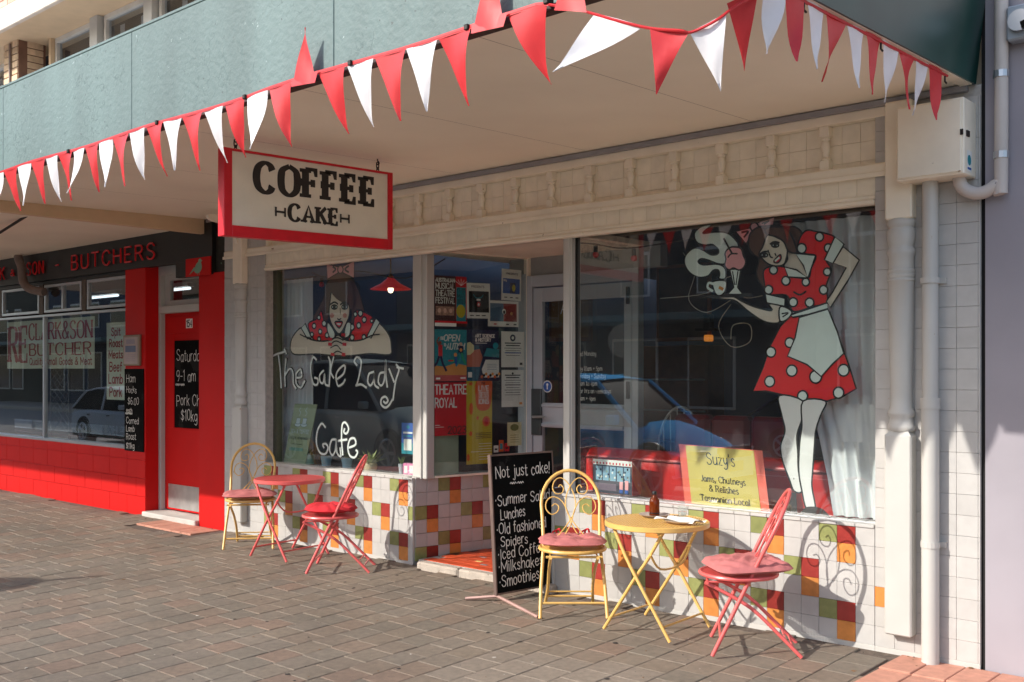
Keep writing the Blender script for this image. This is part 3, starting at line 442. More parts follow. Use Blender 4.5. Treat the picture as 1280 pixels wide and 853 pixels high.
ART_T= [('L','black',[(-8.401,1.703),(-8.313,1.731),(-8.157,1.758)],0.036),('L','black',[(-8.401,1.73),(-8.384,1.677)],0.036),('L','black',[(-8.178,1.774),(-8.151,1.736)],0.036),('L','black',[(-8.275,1.718),(-8.245,1.576),(-8.232,1.416)],0.036),('L','black',[(-8.151,1.685),(-8.173,1.56),(-8.165,1.43)],0.036),('L','black',[(-8.165,1.536),(-8.098,1.595),(-8.046,1.56),(-8.04,1.458),(-7.999,1.411)],0.036),('L','black',[(-7.988,1.51),(-7.91,1.52),(-7.928,1.589),(-7.993,1.545),(-7.988,1.453),(-7.921,1.419),(-7.864,1.479)],0.036),('L','black',[(-7.692,1.677),(-7.737,1.7),(-7.768,1.638),(-7.768,1.545),(-7.732,1.456),(-7.675,1.45),(-7.667,1.499),(-7.712,1.511)],0.036),('L','black',[(-7.583,1.576),(-7.637,1.538),(-7.632,1.476),(-7.588,1.466),(-7.568,1.546),(-7.559,1.457),(-7.5,1.439)],0.036),('L','black',[(-7.51,1.698),(-7.485,1.637),(-7.5,1.452)],0.036),('L','black',[(-7.437,1.695),(-7.48,1.576),(-7.437,1.513)],0.036),('L','black',[(-7.394,1.498),(-7.299,1.546),(-7.275,1.614),(-7.317,1.614),(-7.398,1.546),(-7.379,1.444),(-7.31,1.459),(-7.275,1.494)],0.036),('L','black',[(-7.112,1.624),(-7.147,1.658),(-7.112,1.695),(-7.055,1.665),(-7.066,1.577),(-7.107,1.465),(-7.124,1.446),(-7.055,1.456),(-6.987,1.43)],0.036),('L','black',[(-6.886,1.565),(-6.948,1.547),(-6.964,1.481),(-6.926,1.448),(-6.881,1.504),(-6.875,1.562),(-6.875,1.46),(-6.824,1.429)],0.036),('L','black',[(-6.749,1.562),(-6.808,1.548),(-6.824,1.478),(-6.784,1.449),(-6.745,1.505),(-6.728,1.67),(-6.728,1.548),(-6.71,1.44)],0.036),('L','black',[(-6.684,1.588),(-6.624,1.484)],0.036),('L','black',[(-6.592,1.627),(-6.56,1.584),(-6.603,1.484),(-6.635,1.329)],0.036),('L','black',[(-6.582,1.605),(-6.508,1.594)],0.036),('L','black',[(-6.644,1.328),(-6.685,1.283),(-6.732,1.261),(-6.786,1.287),(-6.782,1.335),(-6.732,1.354),(-6.699,1.323),(-6.726,1.299),(-6.753,1.312)],0.036),('L','black',[(-7.554,1.065),(-7.607,1.095),(-7.668,1.027),(-7.683,0.918),(-7.636,0.833),(-7.554,0.822),(-7.515,0.875),(-7.542,0.913),(-7.589,0.905),(-7.575,0.879)],0.036),('L','black',[(-7.401,0.959),(-7.462,0.949),(-7.492,0.869),(-7.455,0.816),(-7.41,0.859),(-7.396,0.959),(-7.387,0.846),(-7.333,0.813),(-7.342,0.884)],0.036),('L','black',[(-7.304,0.829),(-7.32,0.963),(-7.311,1.091),(-7.266,1.115),(-7.222,1.066),(-7.248,1.02),(-7.288,1.028),(-7.279,1.057)],0.036),('L','black',[(-7.364,0.949),(-7.248,0.966)],0.036),('L','black',[(-7.209,0.897),(-7.127,0.927),(-7.138,0.978),(-7.2,0.971),(-7.231,0.896),(-7.204,0.827),(-7.138,0.814),(-7.099,0.861),(-7.117,0.877)],0.036),('L','white',[(-8.401,1.703),(-8.313,1.731),(-8.157,1.758)],0.019),('L','white',[(-8.401,1.73),(-8.384,1.677)],0.019),('L','white',[(-8.178,1.774),(-8.151,1.736)],0.019),('L','white',[(-8.275,1.718),(-8.245,1.576),(-8.232,1.416)],0.019),('L','white',[(-8.151,1.685),(-8.173,1.56),(-8.165,1.43)],0.019),('L','white',[(-8.165,1.536),(-8.098,1.595),(-8.046,1.56),(-8.04,1.458),(-7.999,1.411)],0.019),('L','white',[(-7.988,1.51),(-7.91,1.52),(-7.928,1.589),(-7.993,1.545),(-7.988,1.453),(-7.921,1.419),(-7.864,1.479)],0.019),('L','white',[(-7.692,1.677),(-7.737,1.7),(-7.768,1.638),(-7.768,1.545),(-7.732,1.456),(-7.675,1.45),(-7.667,1.499),(-7.712,1.511)],0.019),('L','white',[(-7.583,1.576),(-7.637,1.538),(-7.632,1.476),(-7.588,1.466),(-7.568,1.546),(-7.559,1.457),(-7.5,1.439)],0.019),('L','white',[(-7.51,1.698),(-7.485,1.637),(-7.5,1.452)],0.019),('L','white',[(-7.437,1.695),(-7.48,1.576),(-7.437,1.513)],0.019),('L','white',[(-7.394,1.498),(-7.299,1.546),(-7.275,1.614),(-7.317,1.614),(-7.398,1.546),(-7.379,1.444),(-7.31,1.459),(-7.275,1.494)],0.019),('L','white',[(-7.112,1.624),(-7.147,1.658),(-7.112,1.695),(-7.055,1.665),(-7.066,1.577),(-7.107,1.465),(-7.124,1.446),(-7.055,1.456),(-6.987,1.43)],0.019),('L','white',[(-6.886,1.565),(-6.948,1.547),(-6.964,1.481),(-6.926,1.448),(-6.881,1.504),(-6.875,1.562),(-6.875,1.46),(-6.824,1.429)],0.019),('L','white',[(-6.749,1.562),(-6.808,1.548),(-6.824,1.478),(-6.784,1.449),(-6.745,1.505),(-6.728,1.67),(-6.728,1.548),(-6.71,1.44)],0.019),('L','white',[(-6.684,1.588),(-6.624,1.484)],0.019),('L','white',[(-6.592,1.627),(-6.56,1.584),(-6.603,1.484),(-6.635,1.329)],0.019),('L','white',[(-6.582,1.605),(-6.508,1.594)],0.019),('L','white',[(-6.644,1.328),(-6.685,1.283),(-6.732,1.261),(-6.786,1.287),(-6.782,1.335),(-6.732,1.354),(-6.699,1.323),(-6.726,1.299),(-6.753,1.312)],0.019),('L','white',[(-7.554,1.065),(-7.607,1.095),(-7.668,1.027),(-7.683,0.918),(-7.636,0.833),(-7.554,0.822),(-7.515,0.875),(-7.542,0.913),(-7.589,0.905),(-7.575,0.879)],0.019),('L','white',[(-7.401,0.959),(-7.462,0.949),(-7.492,0.869),(-7.455,0.816),(-7.41,0.859),(-7.396,0.959),(-7.387,0.846),(-7.333,0.813),(-7.342,0.884)],0.019),('L','white',[(-7.304,0.829),(-7.32,0.963),(-7.311,1.091),(-7.266,1.115),(-7.222,1.066),(-7.248,1.02),(-7.288,1.028),(-7.279,1.057)],0.019),('L','white',[(-7.364,0.949),(-7.248,0.966)],0.019),('L','white',[(-7.209,0.897),(-7.127,0.927),(-7.138,0.978),(-7.2,0.971),(-7.231,0.896),(-7.204,0.827),(-7.138,0.814),(-7.099,0.861),(-7.117,0.877)],0.019)]
# ------------------------------------------------------------------ materials
WHITE = mat("cream white paint", (190, 187, 180), 0.45, var=0.05, scale=3, bump=0.08, bscale=30, spots=((165, 145, 120), 9, 0.70))
CREAM = mat("cream paint", (242, 231, 210), 0.5, var=0.07, scale=4, bump=0.1, bscale=30, spots=((140, 112, 80), 12, 0.69))
TWHITE = mat("painted white tile", (184, 181, 176), 0.32, var=0.05, scale=14, rnd=0.035, bump=0.12, bscale=20, spots=((170, 150, 130), 22, 0.72))
TCREAM = mat("painted cream tile", (244, 233, 211), 0.36, var=0.06, scale=12, rnd=0.035, bump=0.12, bscale=20, spots=((138, 112, 84), 22, 0.71))
TGREEN = mat("green glazed tile", (138, 142, 88), 0.25, var=0.12, scale=20, rnd=0.16)
GREEN = mat("weathered green paint", (92, 112, 110), 0.6, var=0.18, scale=2.4, bump=0.5, bscale=26, spots=((146, 162, 160), 20, 0.68), streak=True)
def crackle(m):
    """fine dark crazing and chipped flecks in old paint, thick in some patches and absent in others"""
    N, K = m.node_tree.nodes, m.node_tree.links
    b = N["Principled BSDF"]; src = b.inputs["Base Color"].links[0].from_socket
    geo = N.new("ShaderNodeNewGeometry")
    wp_ = N.new("ShaderNodeTexNoise"); wp_.inputs["Scale"].default_value = 7.0; wp_.inputs["Detail"].default_value = 3
    K.new(geo.outputs["Position"], wp_.inputs["Vector"])
    va = N.new("ShaderNodeVectorMath"); va.operation = 'MULTIPLY_ADD'; va.inputs[1].default_value = (.25, .25, .25)
    K.new(wp_.outputs["Color"], va.inputs[0]); K.new(geo.outputs["Position"], va.inputs[2])
    vo = N.new("ShaderNodeTexVoronoi"); vo.feature = 'DISTANCE_TO_EDGE'; vo.inputs["Scale"].default_value = 9.0
    K.new(va.outputs[0], vo.inputs["Vector"])
    lt = N.new("ShaderNodeMath"); lt.operation = 'LESS_THAN'; lt.inputs[1].default_value = 0.022; K.new(vo.outputs["Distance"], lt.inputs[0])
    ms = N.new("ShaderNodeTexNoise"); ms.inputs["Scale"].default_value = 1.6; ms.inputs["Detail"].default_value = 8; ms.inputs["Roughness"].default_value = .72
    K.new(geo.outputs["Position"], ms.inputs["Vector"])
    gt = N.new("ShaderNodeMath"); gt.operation = 'GREATER_THAN'; gt.inputs[1].default_value = 0.51; K.new(ms.outputs[0], gt.inputs[0])
    mu = N.new("ShaderNodeMath"); mu.operation = 'MULTIPLY'; K.new(lt.outputs[0], mu.inputs[0]); K.new(gt.outputs[0], mu.inputs[1])
    mx = N.new("ShaderNodeMix"); mx.data_type = 'RGBA'; K.new(mu.outputs[0], mx.inputs[0]); K.new(src, mx.inputs[6]); mx.inputs[7].default_value = lin((78, 98, 96)) + (1,)
    fl_ = N.new("ShaderNodeTexNoise"); fl_.inputs["Scale"].default_value = 34; fl_.inputs["Detail"].default_value = 2; K.new(geo.outputs["Position"], fl_.inputs["Vector"])
    g2 = N.new("ShaderNodeMath"); g2.operation = 'GREATER_THAN'; g2.inputs[1].default_value = 0.735; K.new(fl_.outputs[0], g2.inputs[0])
    m2 = N.new("ShaderNodeMix"); m2.data_type = 'RGBA'; K.new(g2.outputs[0], m2.inputs[0]); K.new(mx.outputs[2], m2.inputs[6]); m2.inputs[7].default_value = lin((70, 82, 80)) + (1,)
    K.new(m2.outputs[2], b.inputs["Base Color"])
crackle(GREEN)
TRED = mat("dark red glazed tile", (146, 50, 44), 0.25, var=0.12, scale=20, rnd=0.2)
TORANGE = mat("orange glazed tile", (202, 130, 66), 0.25, var=0.12, scale=20, rnd=0.08)
GROUT = mat("grey grout", (178, 172, 164), 0.9, var=0.15, scale=30)
GROUTC = mat("cream grout", (176, 156, 126), 0.9, var=0.15, scale=30)
SOFFIT = mat("cream soffit paint", (250, 239, 219), 0.5, var=0.06, scale=0.9, bump=0.10, bscale=1.6, macro=(.7, .07), spots=((168, 140, 112), 2.3, 0.72))
GREYSTRIP = mat("grey flashing", (150, 148, 150), 0.5, var=0.1)
DGREEN = mat("dark green gloss paint", (26, 66, 60), 0.28, var=0.2, scale=3)
RUSTY = mat("dark rusty edge", (60, 40, 34), 0.7, var=0.3, scale=20)
RED = mat("glossy red wall paint", (200, 30, 28), 0.5, var=0.05, scale=2.5, bump=0.1, bscale=9, spots=((225, 190, 180), 30, 0.78), spec=0.1)
BLACKB = mat("black fascia paint", (26, 26, 24), 0.45, var=0.2, scale=3)
CHALKB = mat("chalkboard", (17, 17, 16), 0.95, var=0.35, scale=4, spec=0.1, spots=((40, 39, 37), 4, 0.56))
CHALK = mat("chalk", (225, 220, 212), 0.95, var=0.1, scale=60)
BLACK = mat("black ink", (14, 14, 15), 0.5)
INKRED = mat("red print", (176, 16, 30), 0.5)
LRED = mat("red sign letters", (214, 16, 24), 0.4)
PWHITE = mat("white paper", (232, 230, 224), 0.7, var=0.03)
ALU = mat("aluminium", (188, 190, 194), 0.35, 0.75, var=0.05)
ALUG = mat("grey painted aluminium", (178, 184, 190), 0.45, 0.1, var=0.05)
STEEL = mat("kick plate steel", (196, 192, 188), 0.4, 0.8, var=0.12, scale=12)
NBWALL = mat("pale grey blue render", (152, 146, 152), 0.6, var=0.09, scale=1.5, bump=0.15, bscale=10)
CRACK = mat("dark gap", (22, 20, 20), 0.9)
BRICKC = mat("buff brick", (206, 178, 146), 0.8, var=0.15, scale=15, rnd=0.14, bump=0.3)
BRICKP = mat("pink brick", (212, 164, 146), 0.8, var=0.12, scale=15, rnd=0.13, bump=0.3)
MORTAR = mat("brown mortar", (120, 88, 70), 0.9, var=0.2)
RENDER = mat("pale eaves render", (214, 200, 186), 0.7, var=0.1, scale=8, bump=0.2, spots=((120, 100, 85), 10, 0.68))
TAN = mat("tan eaves lining", (214, 186, 150), 0.7, var=0.05)
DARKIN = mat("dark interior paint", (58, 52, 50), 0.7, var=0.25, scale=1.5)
BLUEIN = mat("slate blue interior wall", (66, 76, 94), 0.7, var=0.2, scale=1.5)
TIMBER = mat("interior floor timber", (70, 46, 32), 0.5, var=0.3, scale=6)
OLIVE = mat("olive green jamb", (74, 82, 30), 0.5, var=0.12, scale=4)
CURT = mat("white curtain cloth", (242, 242, 244), 0.8, var=0.05, scale=3, trans=0.2)
CURT2 = mat("pale blind cloth", (200, 196, 190), 0.8, var=0.1, scale=5, trans=0.2)
YEL = mat("yellow powder coat", (222, 178, 100), 0.35, var=0.06, scale=12, spots=((190, 120, 50), 40, 0.72))
PINK = mat("coral red powder coat", (220, 98, 94), 0.35, var=0.06, scale=12, spots=((180, 60, 56), 40, 0.74))
CUSHP = mat("dusty pink cushion cloth", (188, 112, 110), 0.9, var=0.12, scale=9, bump=0.5, bscale=220)
CUSHR = mat("red cushion cloth", (206, 40, 50), 0.9, var=0.12, scale=9, bump=0.5, bscale=220)
FRED = mat("red pennant vinyl", (212, 54, 58), 0.4, var=0.07, scale=9, trans=0.22)
FWHITE = mat("white pennant vinyl", (232, 230, 232), 0.35, var=0.04, scale=9, trans=0.22)
SIGNR = mat("sign red frame paint", (206, 12, 34), 0.4, var=0.1, scale=9)
SIGNW = mat("aged cream sign face", (226, 221, 204), 0.45, var=0.07, scale=5, spots=((150, 142, 122), 7, 0.7))
SIGNK = mat("sign dark lettering", (34, 30, 28), 0.5, var=0.2, scale=10)
IRON = mat("dark iron", (44, 38, 34), 0.6, 0.4, var=0.2)
PIPE = mat("grey pipe", (128, 112, 104), 0.6, var=0.15, scale=9)
TERRA = mat("terracotta doorstep tile", (196, 78, 42), 0.5, var=0.15, scale=12, rnd=0.12, bump=0.2)
CONC = mat("worn concrete", (176, 164, 150), 0.9, var=0.15, scale=14, bump=0.5, bscale=60, spots=((110, 98, 88), 30, 0.62))
PAVE = mat("granite-grey and pink concrete paver", (126, 114, 100), 0.8, var=0.14, scale=26, bump=0.55, bscale=240, tone=True, spots=((100, 88, 80), 45, 0.64), macro=(1.1, .2))
JOINT = mat("sandy paving joint", (96, 84, 74), 0.95, var=0.3, scale=40, bump=0.5)
ASPH = mat("asphalt", (146, 142, 136), 0.9, var=0.2, scale=30, bump=0.5, bscale=150)
LINEW = mat("road paint", (214, 212, 204), 0.7, var=0.1)
COUCH = mat("red vinyl couch", (202, 28, 26), 0.35, var=0.08, scale=5, bump=0.1, bscale=6)
COUCHD = mat("dark red leather chair", (120, 26, 28), 0.35, var=0.1)
WOODW = mat("white painted wood", (206, 200, 190), 0.5, var=0.08)
GLASS = glass_mat("window glass")
GLASS2 = glass_mat("upper window glass", (0.8, 0.84, 0.88), 1.7)
TUMB = glass_mat("tumbler glass", (0.95, 0.97, 0.96), 1.6, 0.05)
AMBER = mat("amber bottle glass", (150, 66, 14), 0.08, var=0.1, trans=0.6, coat=0.6)
MINT = mat("mint white window paint", (222, 232, 224), 0.5, var=0.05)
SKINP = mat("beige window paint", (222, 208, 190), 0.5, var=0.04)
HAIRP = mat("dark brown window paint", (92, 60, 46), 0.5, var=0.15, scale=9)
BOWP = mat("pink window paint", (238, 166, 168), 0.5, var=0.05)
LEGP = mat("grey white window paint", (224, 220, 216), 0.5, var=0.05, spots=((80, 74, 70), 30, 0.70))
REDP = mat("red window paint", (236, 8, 18), 0.45, var=0.05)
LIPP = mat("lip red window paint", (208, 20, 44), 0.5)
CHEEK = mat("cheek pink window paint", (206, 140, 124), 0.5)
ORANGEP = mat("orange window paint", (206, 130, 40), 0.5)
WPAINT = mat("white lettering paint", (236, 236, 232), 0.6)
TEAL = mat("poster teal", (30, 138, 152), 0.5, var=0.06)
NAVY = mat("poster navy", (30, 36, 74), 0.5, var=0.15)
POSTY = mat("poster mustard", (196, 178, 36), 0.5, var=0.05)
POSTO = mat("poster orange", (222, 98, 40), 0.5)
POSTR = mat("poster red", (204, 16, 32), 0.5)
POSTM = mat("poster maroon", (70, 26, 24), 0.5)
SAND = mat("poster sand orange", (220, 150, 80), 0.5)
GREENC = mat("pale green board", (150, 166, 142), 0.6, var=0.08)
CREAMC = mat("cream card", (214, 206, 160), 0.7)
BLUEC = mat("poster blue", (40, 84, 160), 0.5, var=0.2)
SKYB = mat("light blue ceramic", (140, 176, 196), 0.4, var=0.08)
SUZY = mat("yellow cardboard sign", (196, 176, 88), 0.6, var=0.05, scale=5)
PLANT = mat("succulent leaf", (96, 116, 58), 0.5, var=0.25, scale=30)
SOIL = mat("dark soil", (50, 36, 28), 0.9)
WOOD = mat("brown wood", (120, 70, 40), 0.5, var=0.2, scale=9)

# ------------------------------------------------------------------ ground
SL = 0.0246
def gz(y): return SL * y
g = MB(); g.quad((-60, -6.1, gz(-6.1) - .012), (40, -6.1, gz(-6.1) - .012), (40, 0.3, gz(.3) - .012), (-60, 0.3, gz(.3) - .012))
pav = struct("pavement", g, JOINT)
PW = 0.2
variants = []
tones = [(1, 1, 1), (.92, .95, .98), (1.08, .98, .92), (1.16, .98, .9), (.86, .92, .93), (1.0, .94, .88), (.95, .99, 1.0), (1.06, 1.02, .96), (1.2, .92, .84), (.83, .88, .88), (.98, .93, .9), (1.02, 1.01, .97)]
def paver_mb(mb, cx, cy, z, hw=PW / 2 - .0022, h=.03, c=.0035):
    zt = z
    a, b = hw, hw - c
    vs = []
    for q, zz in ((a, zt - h), (a, zt - c), (b, zt)):
        for sx, sy in ((-1, -1), (1, -1), (1, 1), (-1, 1)):
            y = cy + sy * q; x = cx + sx * q
            vs.append((x, y, zz + SL * y))
    fs = []
    for r_ in (0, 4):
        for k in range(4):
            k2 = (k + 1) % 4; fs.append((r_ + k, r_ + k2, r_ + 4 + k2, r_ + 4 + k))
    fs.append((8, 9, 10, 11))
    mb.add(vs, fs)
def settone(me, cols):
    at = me.color_attributes.new("tone", 'FLOAT_COLOR', 'CORNER')
    buf = []
    for p in me.polygons:
        c = cols[p.index]
        for _ in p.loop_indices: buf += [c[0], c[1], c[2], 1.0]
    at.data.foreach_set("color", buf)
tones = [tuple(1 + (c - 1) * .5 for c in t) for t in tones]
for t in tones + [(1.16, 1.17, 1.19), (1.28, 1.29, 1.31)]:
    mb = MB(); paver_mb(mb, 0, 0, 0); me = mb.mesh("paver", PAVE); settone(me, [t] * len(me.polygons)); variants.append(me)
fwd = (-math.sin(rad(41.937)), math.cos(rad(41.937))); rgt = (fwd[1], -fwd[0])
def proj(x, y, z):
    Z = x * fwd[0] + (y - CAMP[1]) * fwd[1]
    if Z < .3: return None
    return (640 + 1300 * (x * rgt[0] + (y - CAMP[1]) * rgt[1]) / Z, 463 - 1300 * (z - 1.58) / Z, Z)
cells = []
for i in range(-60, 24):
    off = R.choice((0, .08, .1, .12)) + (0.1 if i % 2 else 0)
    for j in range(-31, 1):
        cx = -4.28 + PW * i + .1; cy = -.02 - off + PW * j - .0
        if cy > -.1 or cy < -6.0: continue
        cells.append((cx, cy))
TP = mat("terracotta paver", (196, 140, 118), 0.85, var=0.12, scale=20, rnd=0.08, bump=0.5, bscale=200)
near, rest = [], []
for (cx, cy) in cells:
    if cx > -2.26 and cy > -.56: continue
    if -10.1 < cx < -8.95 and cy > -.45: continue
    p = proj(cx, cy, gz(cy))
    d = math.hypot(cx, cy - CAMP[1])
    inv = p is not None and -30 < p[0] < 1310 and p[1] < 885
    (near if inv else rest).append((d, cx, cy))
near.sort()
rest += near[300:]
near = near[:300]
for d, cx, cy in near:
    dusty = ((cx + 3.3) / .75) ** 2 + ((cy + 1.62) / .42) ** 2  # cement dust trodden into a few pavers
    o = inst("paver", variants[-1] if dusty < .5 else (variants[-2] if dusty < 1.1 else R.choice(variants[:-2])), pav, (cx, cy, gz(cy) + R.uniform(-.0015, .0015)))
    o.rotation_euler = (R.uniform(-.004, .004), R.uniform(-.004, .004), 0)
mb = MB(); cols = []
for d, cx, cy in rest:
    if cx < -16 or cx > 1.0: continue
    n0 = len(mb.f); paver_mb(mb, cx, cy, R.uniform(-.0015, .0015)); t = R.choice(tones); cols += [t] * (len(mb.f) - n0)
me = mb.mesh("paver", PAVE); settone(me, cols)
o = bpy.data.objects.new("paver_field", me); place(o, pav); o["kind"] = "stuff"
# terracotta pavers beside the wall end and before the butcher's door
tm = MB(); tm.box(-.085, .085, -.16, .16, -.03, .0, ch=.004); tme = tm.mesh("terracotta_paver", TP)
for i in range(14):
    for j in range(2):
        x = -2.17 + .175 * i; y = -.17 - .325 * j
        if x < .3: inst("terracotta_paver", tme, pav, (x, y, gz(y) + R.uniform(-.002, .002)))
for i in range(6):
    x = -10.0 + .175 * i; y = -.20
    inst("terracotta_paver", tme, pav, (x, y, gz(y) + R.uniform(.0, .004)))
# litter: crumbs of leaf, grit and flattened gum on the paving
lt_ = MB()
for i in range(420):
    x = R.uniform(-11, -1.5); y = -R.random() ** 1.5 * 4.2 - .03; r_ = R.uniform(.003, .010) if R.random() < .85 else R.uniform(.012, .02)
    n_ = R.randint(4, 7); a0 = R.uniform(0, 6); h_ = R.uniform(.0005, .004) + .0022
    ring = [(x + r_ * R.uniform(.6, 1.2) * math.cos(a0 + 2 * math.pi * k / n_), y + r_ * R.uniform(.6, 1.2) * math.sin(a0 + 2 * math.pi * k / n_)) for k in range(n_)]
    lt_.add([(a, c, gz(c) + .0018) for a, c in ring] + [(x, y, gz(y) + h_)], [(k, (k + 1) % n_, n_) for k in range(n_)], R.choice((0, 0, 1, 2)))
lt_.build("litter", [mat("dark grit", (52, 46, 42), .9), mat("pale grit", (176, 168, 156), .9), mat("dry leaf crumb", (120, 88, 52), .9)], None, kind="stuff")
# kerb, road, far kerb
kb = MB()
for i in range(60):
    kb.box(-56 + 1.5 * i + .004, -54.5 + 1.5 * i - .004, -6.26, -6.1, -.40, gz(-6.1), ch=.012)
struct("kerb", kb, CONC)
g = MB(); g.quad((-60, -15.2, -.285), (40, -15.2, -.285), (40, -6.26, -.27), (-60, -6.26, -.27)); struct("road", g, ASPH)
g = MB()
for i in range(18): g.box(-50 + 5 * i, -47.6 + 5 * i, -10.75, -10.63, -.279, -.271)
struct("road_line", g, LINEW)
g = MB(); g.box(-60, 40, -19, -15.2, -.6, -.14, ch=.01); struct("far_pavement", g, CONC)
g = MB(); g.quad((-400, -400, -.7), (400, -400, -.7), (400, 400, -.7), (-400, 400, -.7)); struct("ground", g, ASPH)

# ------------------------------------------------------------------ cafe wall pieces
TS = 0.112
def tile_mesh(nm, m, w=TS, h=TS, d=.012, gap=.0012):
    mb = MB(); mb.box(-w / 2 + gap / 2, w / 2 - gap / 2, -.004, d, -h / 2 + gap / 2, h / 2 - gap / 2, ch=.0014)
    return mb.mesh(nm, m)
TM = {k: tile_mesh("tile", m) for k, m in (('W', TWHITE), ('G', TGREEN), ('R', TRED), ('O', TORANGE), ('C', TCREAM))}
TMH = {}
def half(k, w, h=TS):
    key = (k, round(w, 3), round(h, 3))
    if key not in TMH: TMH[key] = tile_mesh("tile", {'W': TWHITE, 'C': TCREAM, 'G': TGREEN, 'R': TRED, 'O': TORANGE}[k], w, h)
    return TMH[key]
def motif(c, r):
    """c, r column and row from the top; a green and a dark red tile side by side, an orange one under the red"""
    c %= 4; r %= 4
    if (c, r) in ((0, 0), (2, 2)): return 'G'
    if (c, r) in ((1, 0), (3, 2)): return 'R'
    if (c, r) in ((1, 1), (3, 3)): return 'O'
    return 'W'
def wall_tiles(root, x0, x1, rows, ztop, kind, y=0.0, zb=None, start=0, right=True):
    """columns counted from x0; whole tiles, the last one cut"""
    n = int(math.ceil((x1 - x0) / TS - .02))
    for c in range(n):
        xa = x0 + c * TS; xb = min(x1, xa + TS)
        for r_ in range(rows):
            k = kind(c, r_)
            if k is None: continue
            z1 = ztop - r_ * TS
            me = TM[k] if xb - xa > TS - .004 else half(k, xb - xa)
            o = inst("tile", me, root, ((xa + xb) / 2, y + R.uniform(-.0008, .0008), z1 - TS / 2))
            o.rotation_euler = (R.uniform(-.006, .006), 0, R.uniform(-.006, .006))
ZD = .69   # top of the dado
# right dado under the big window
rd = thing("tiled_wall", "low wall of white tiles dotted with green, red and orange ones under the big right window", "wall", (-3.6, 0, 0))
b = MB(); b.box(-4.765, -2.41, .008, .30, -.1, ZD - .01); b.build("wall_core", GROUT, rd)
def k_rd(c, r_):
    if r_ == 2 and c >= 20: return 'W'
    return motif(c + 2, r_)
wall_tiles(rd, -4.765, -2.41, 6, ZD, k_rd)
st = MB(); st.box(-4.765, -2.41, -.004, .02, -.1, ZD - 6 * TS, ch=.003); st.build("skirting", WHITE, rd)
# window sill tiles
def sill(root, x0, x1, y0=-.012, y1=.115, z=ZD, kind='W'):
    mb = MB(); mb.box(-TS / 2 + .0012, TS / 2 - .0012, 0, y1 - y0, -.008, .012, ch=.003)
    me = mb.mesh("sill_tile", TWHITE)
    n = int((x1 - x0) / TS)
    for i in range(n):
        o = inst("sill_tile", me, root, (x0 + TS * (i + .5), y0, z)); o.rotation_euler = (rad(-3.2), 0, 0)
sill(rd, -4.765, -2.41)
b = MB(); b.box(-4.792, -4.765, -.012, .02, -.02, ZD + .016, ch=.004); b.build("edge_trim", WHITE, rd)
# right pier
rp = thing("tiled_pier", "white tiled pier between the big window and the grey building", "wall", (-2.12, 0, 0))
b = MB(); b.box(-2.41, -1.838, .008, .3, -.1, 3.1); b.build("wall_core", GROUT, rp)
def k_rp(c, r_):
    if r_ == 24 and c == 0: return 'O'
    return 'W'
wall_tiles(rp, -2.41, -1.838, 27, ZD + 21 * TS, k_rp)
b = MB(); b.box(-2.41, -1.838, -.004, .02, -.1, ZD - 6 * TS, ch=.003); b.build("skirting", WHITE, rp)
# left dado
ld = thing("tiled_wall", "low tiled wall with coloured squares under the left window behind the red table", "wall", (-7.3, 0, 0))
b = MB(); b.box(-8.44, -6.268, .008, .30, -.1, ZD - .01); b.build("wall_core", GROUT, ld)
def k_ld(c, r_):
    return motif(c + 3, r_)
wall_tiles(ld, -6.268 - 19 * TS - .055, -6.268, 6, ZD, k_ld)
b = MB(); b.box(-8.44, -6.268, -.004, .02, -.1, ZD - 6 * TS, ch=.003); b.build("skirting", WHITE, ld)
sill(ld, -6.268 - 19 * TS, -6.268)
# alcove side dado: a splayed wall
AN = math.atan2(.195, .92)
al = thing("tiled_wall", "short tiled side wall of the doorway alcove under the posters, in shade", "wall", (-6.268, 0, 0))
Mz = Matrix.Rotation(-AN, 3, 'Z')
def ap(s, d, z):  # s along the wall into the alcove, d outwards from its face
    v = Mz @ Vector((d, s, 0)); return (v.x, v.y, z)
rows = ["WWGRWWGR", "WWWOWWWO", "GRWWGRWW", "WOWWWOWW", "WWGRWWGR", "GRWOWWWO"]
ta = MB(); ta.box(-.012, .004, -TS / 2 + .0011, TS / 2 - .0011, -TS / 2 + .0011, TS / 2 - .0011, ch=.0022)
TMA = {k: ta.mesh("tile", m) for k, m in (('W', TWHITE), ('G', TGREEN), ('R', TRED), ('O', TORANGE))}
b = MB()
b.add([ap(.0, -.012, -.1), ap(1.1, -.012, -.1), ap(1.1, -.2, -.1), ap(0.31, -.2, -.1), ap(.0, -.012, .68), ap(1.1, -.012, .68), ap(1.1, -.2, .68), ap(.31, -.2, .68)],
      [(0, 1, 5, 4), (1, 2, 6, 5), (2, 3, 7, 6), (4, 5, 6, 7), (3, 0, 4, 7)])
b.build("wall_core", GROUT, al, at=(0, 0, 0))
for r_ in range(6):
    for c in range(8):
        x, y, z = ap(TS * (c + .5) + .02, 0, ZD - TS * (r_ + .5))
        linst("tile", TMA[rows[r_][c]], al, (x, y, z), (0, 0, -AN))
b = MB(); b.box(-.02, .002, 0, .02, 0, ZD + .012, ch=.003, M=None); b.build("edge_trim", WHITE, al, at=(0, 0, 0))
b = MB()
for s0 in range(8):
    vs = [ap(.02 + TS * s0 + .001, .012, .69), ap(.02 + TS * (s0 + 1) - .001, .012, .69), ap(.02 + TS * (s0 + 1) - .001, -.10, .697), ap(.02 + TS * s0 + .001, -.10, .697)]
    vs += [(x, y, z + .014) for x, y, z in vs]
    b.add(vs, [(4, 5, 6, 7), (0, 1, 5, 4), (1, 2, 6, 5), (2, 3, 7, 6), (3, 0, 4, 7)])
b.build("sill", TWHITE, al, at=(0, 0, 0))
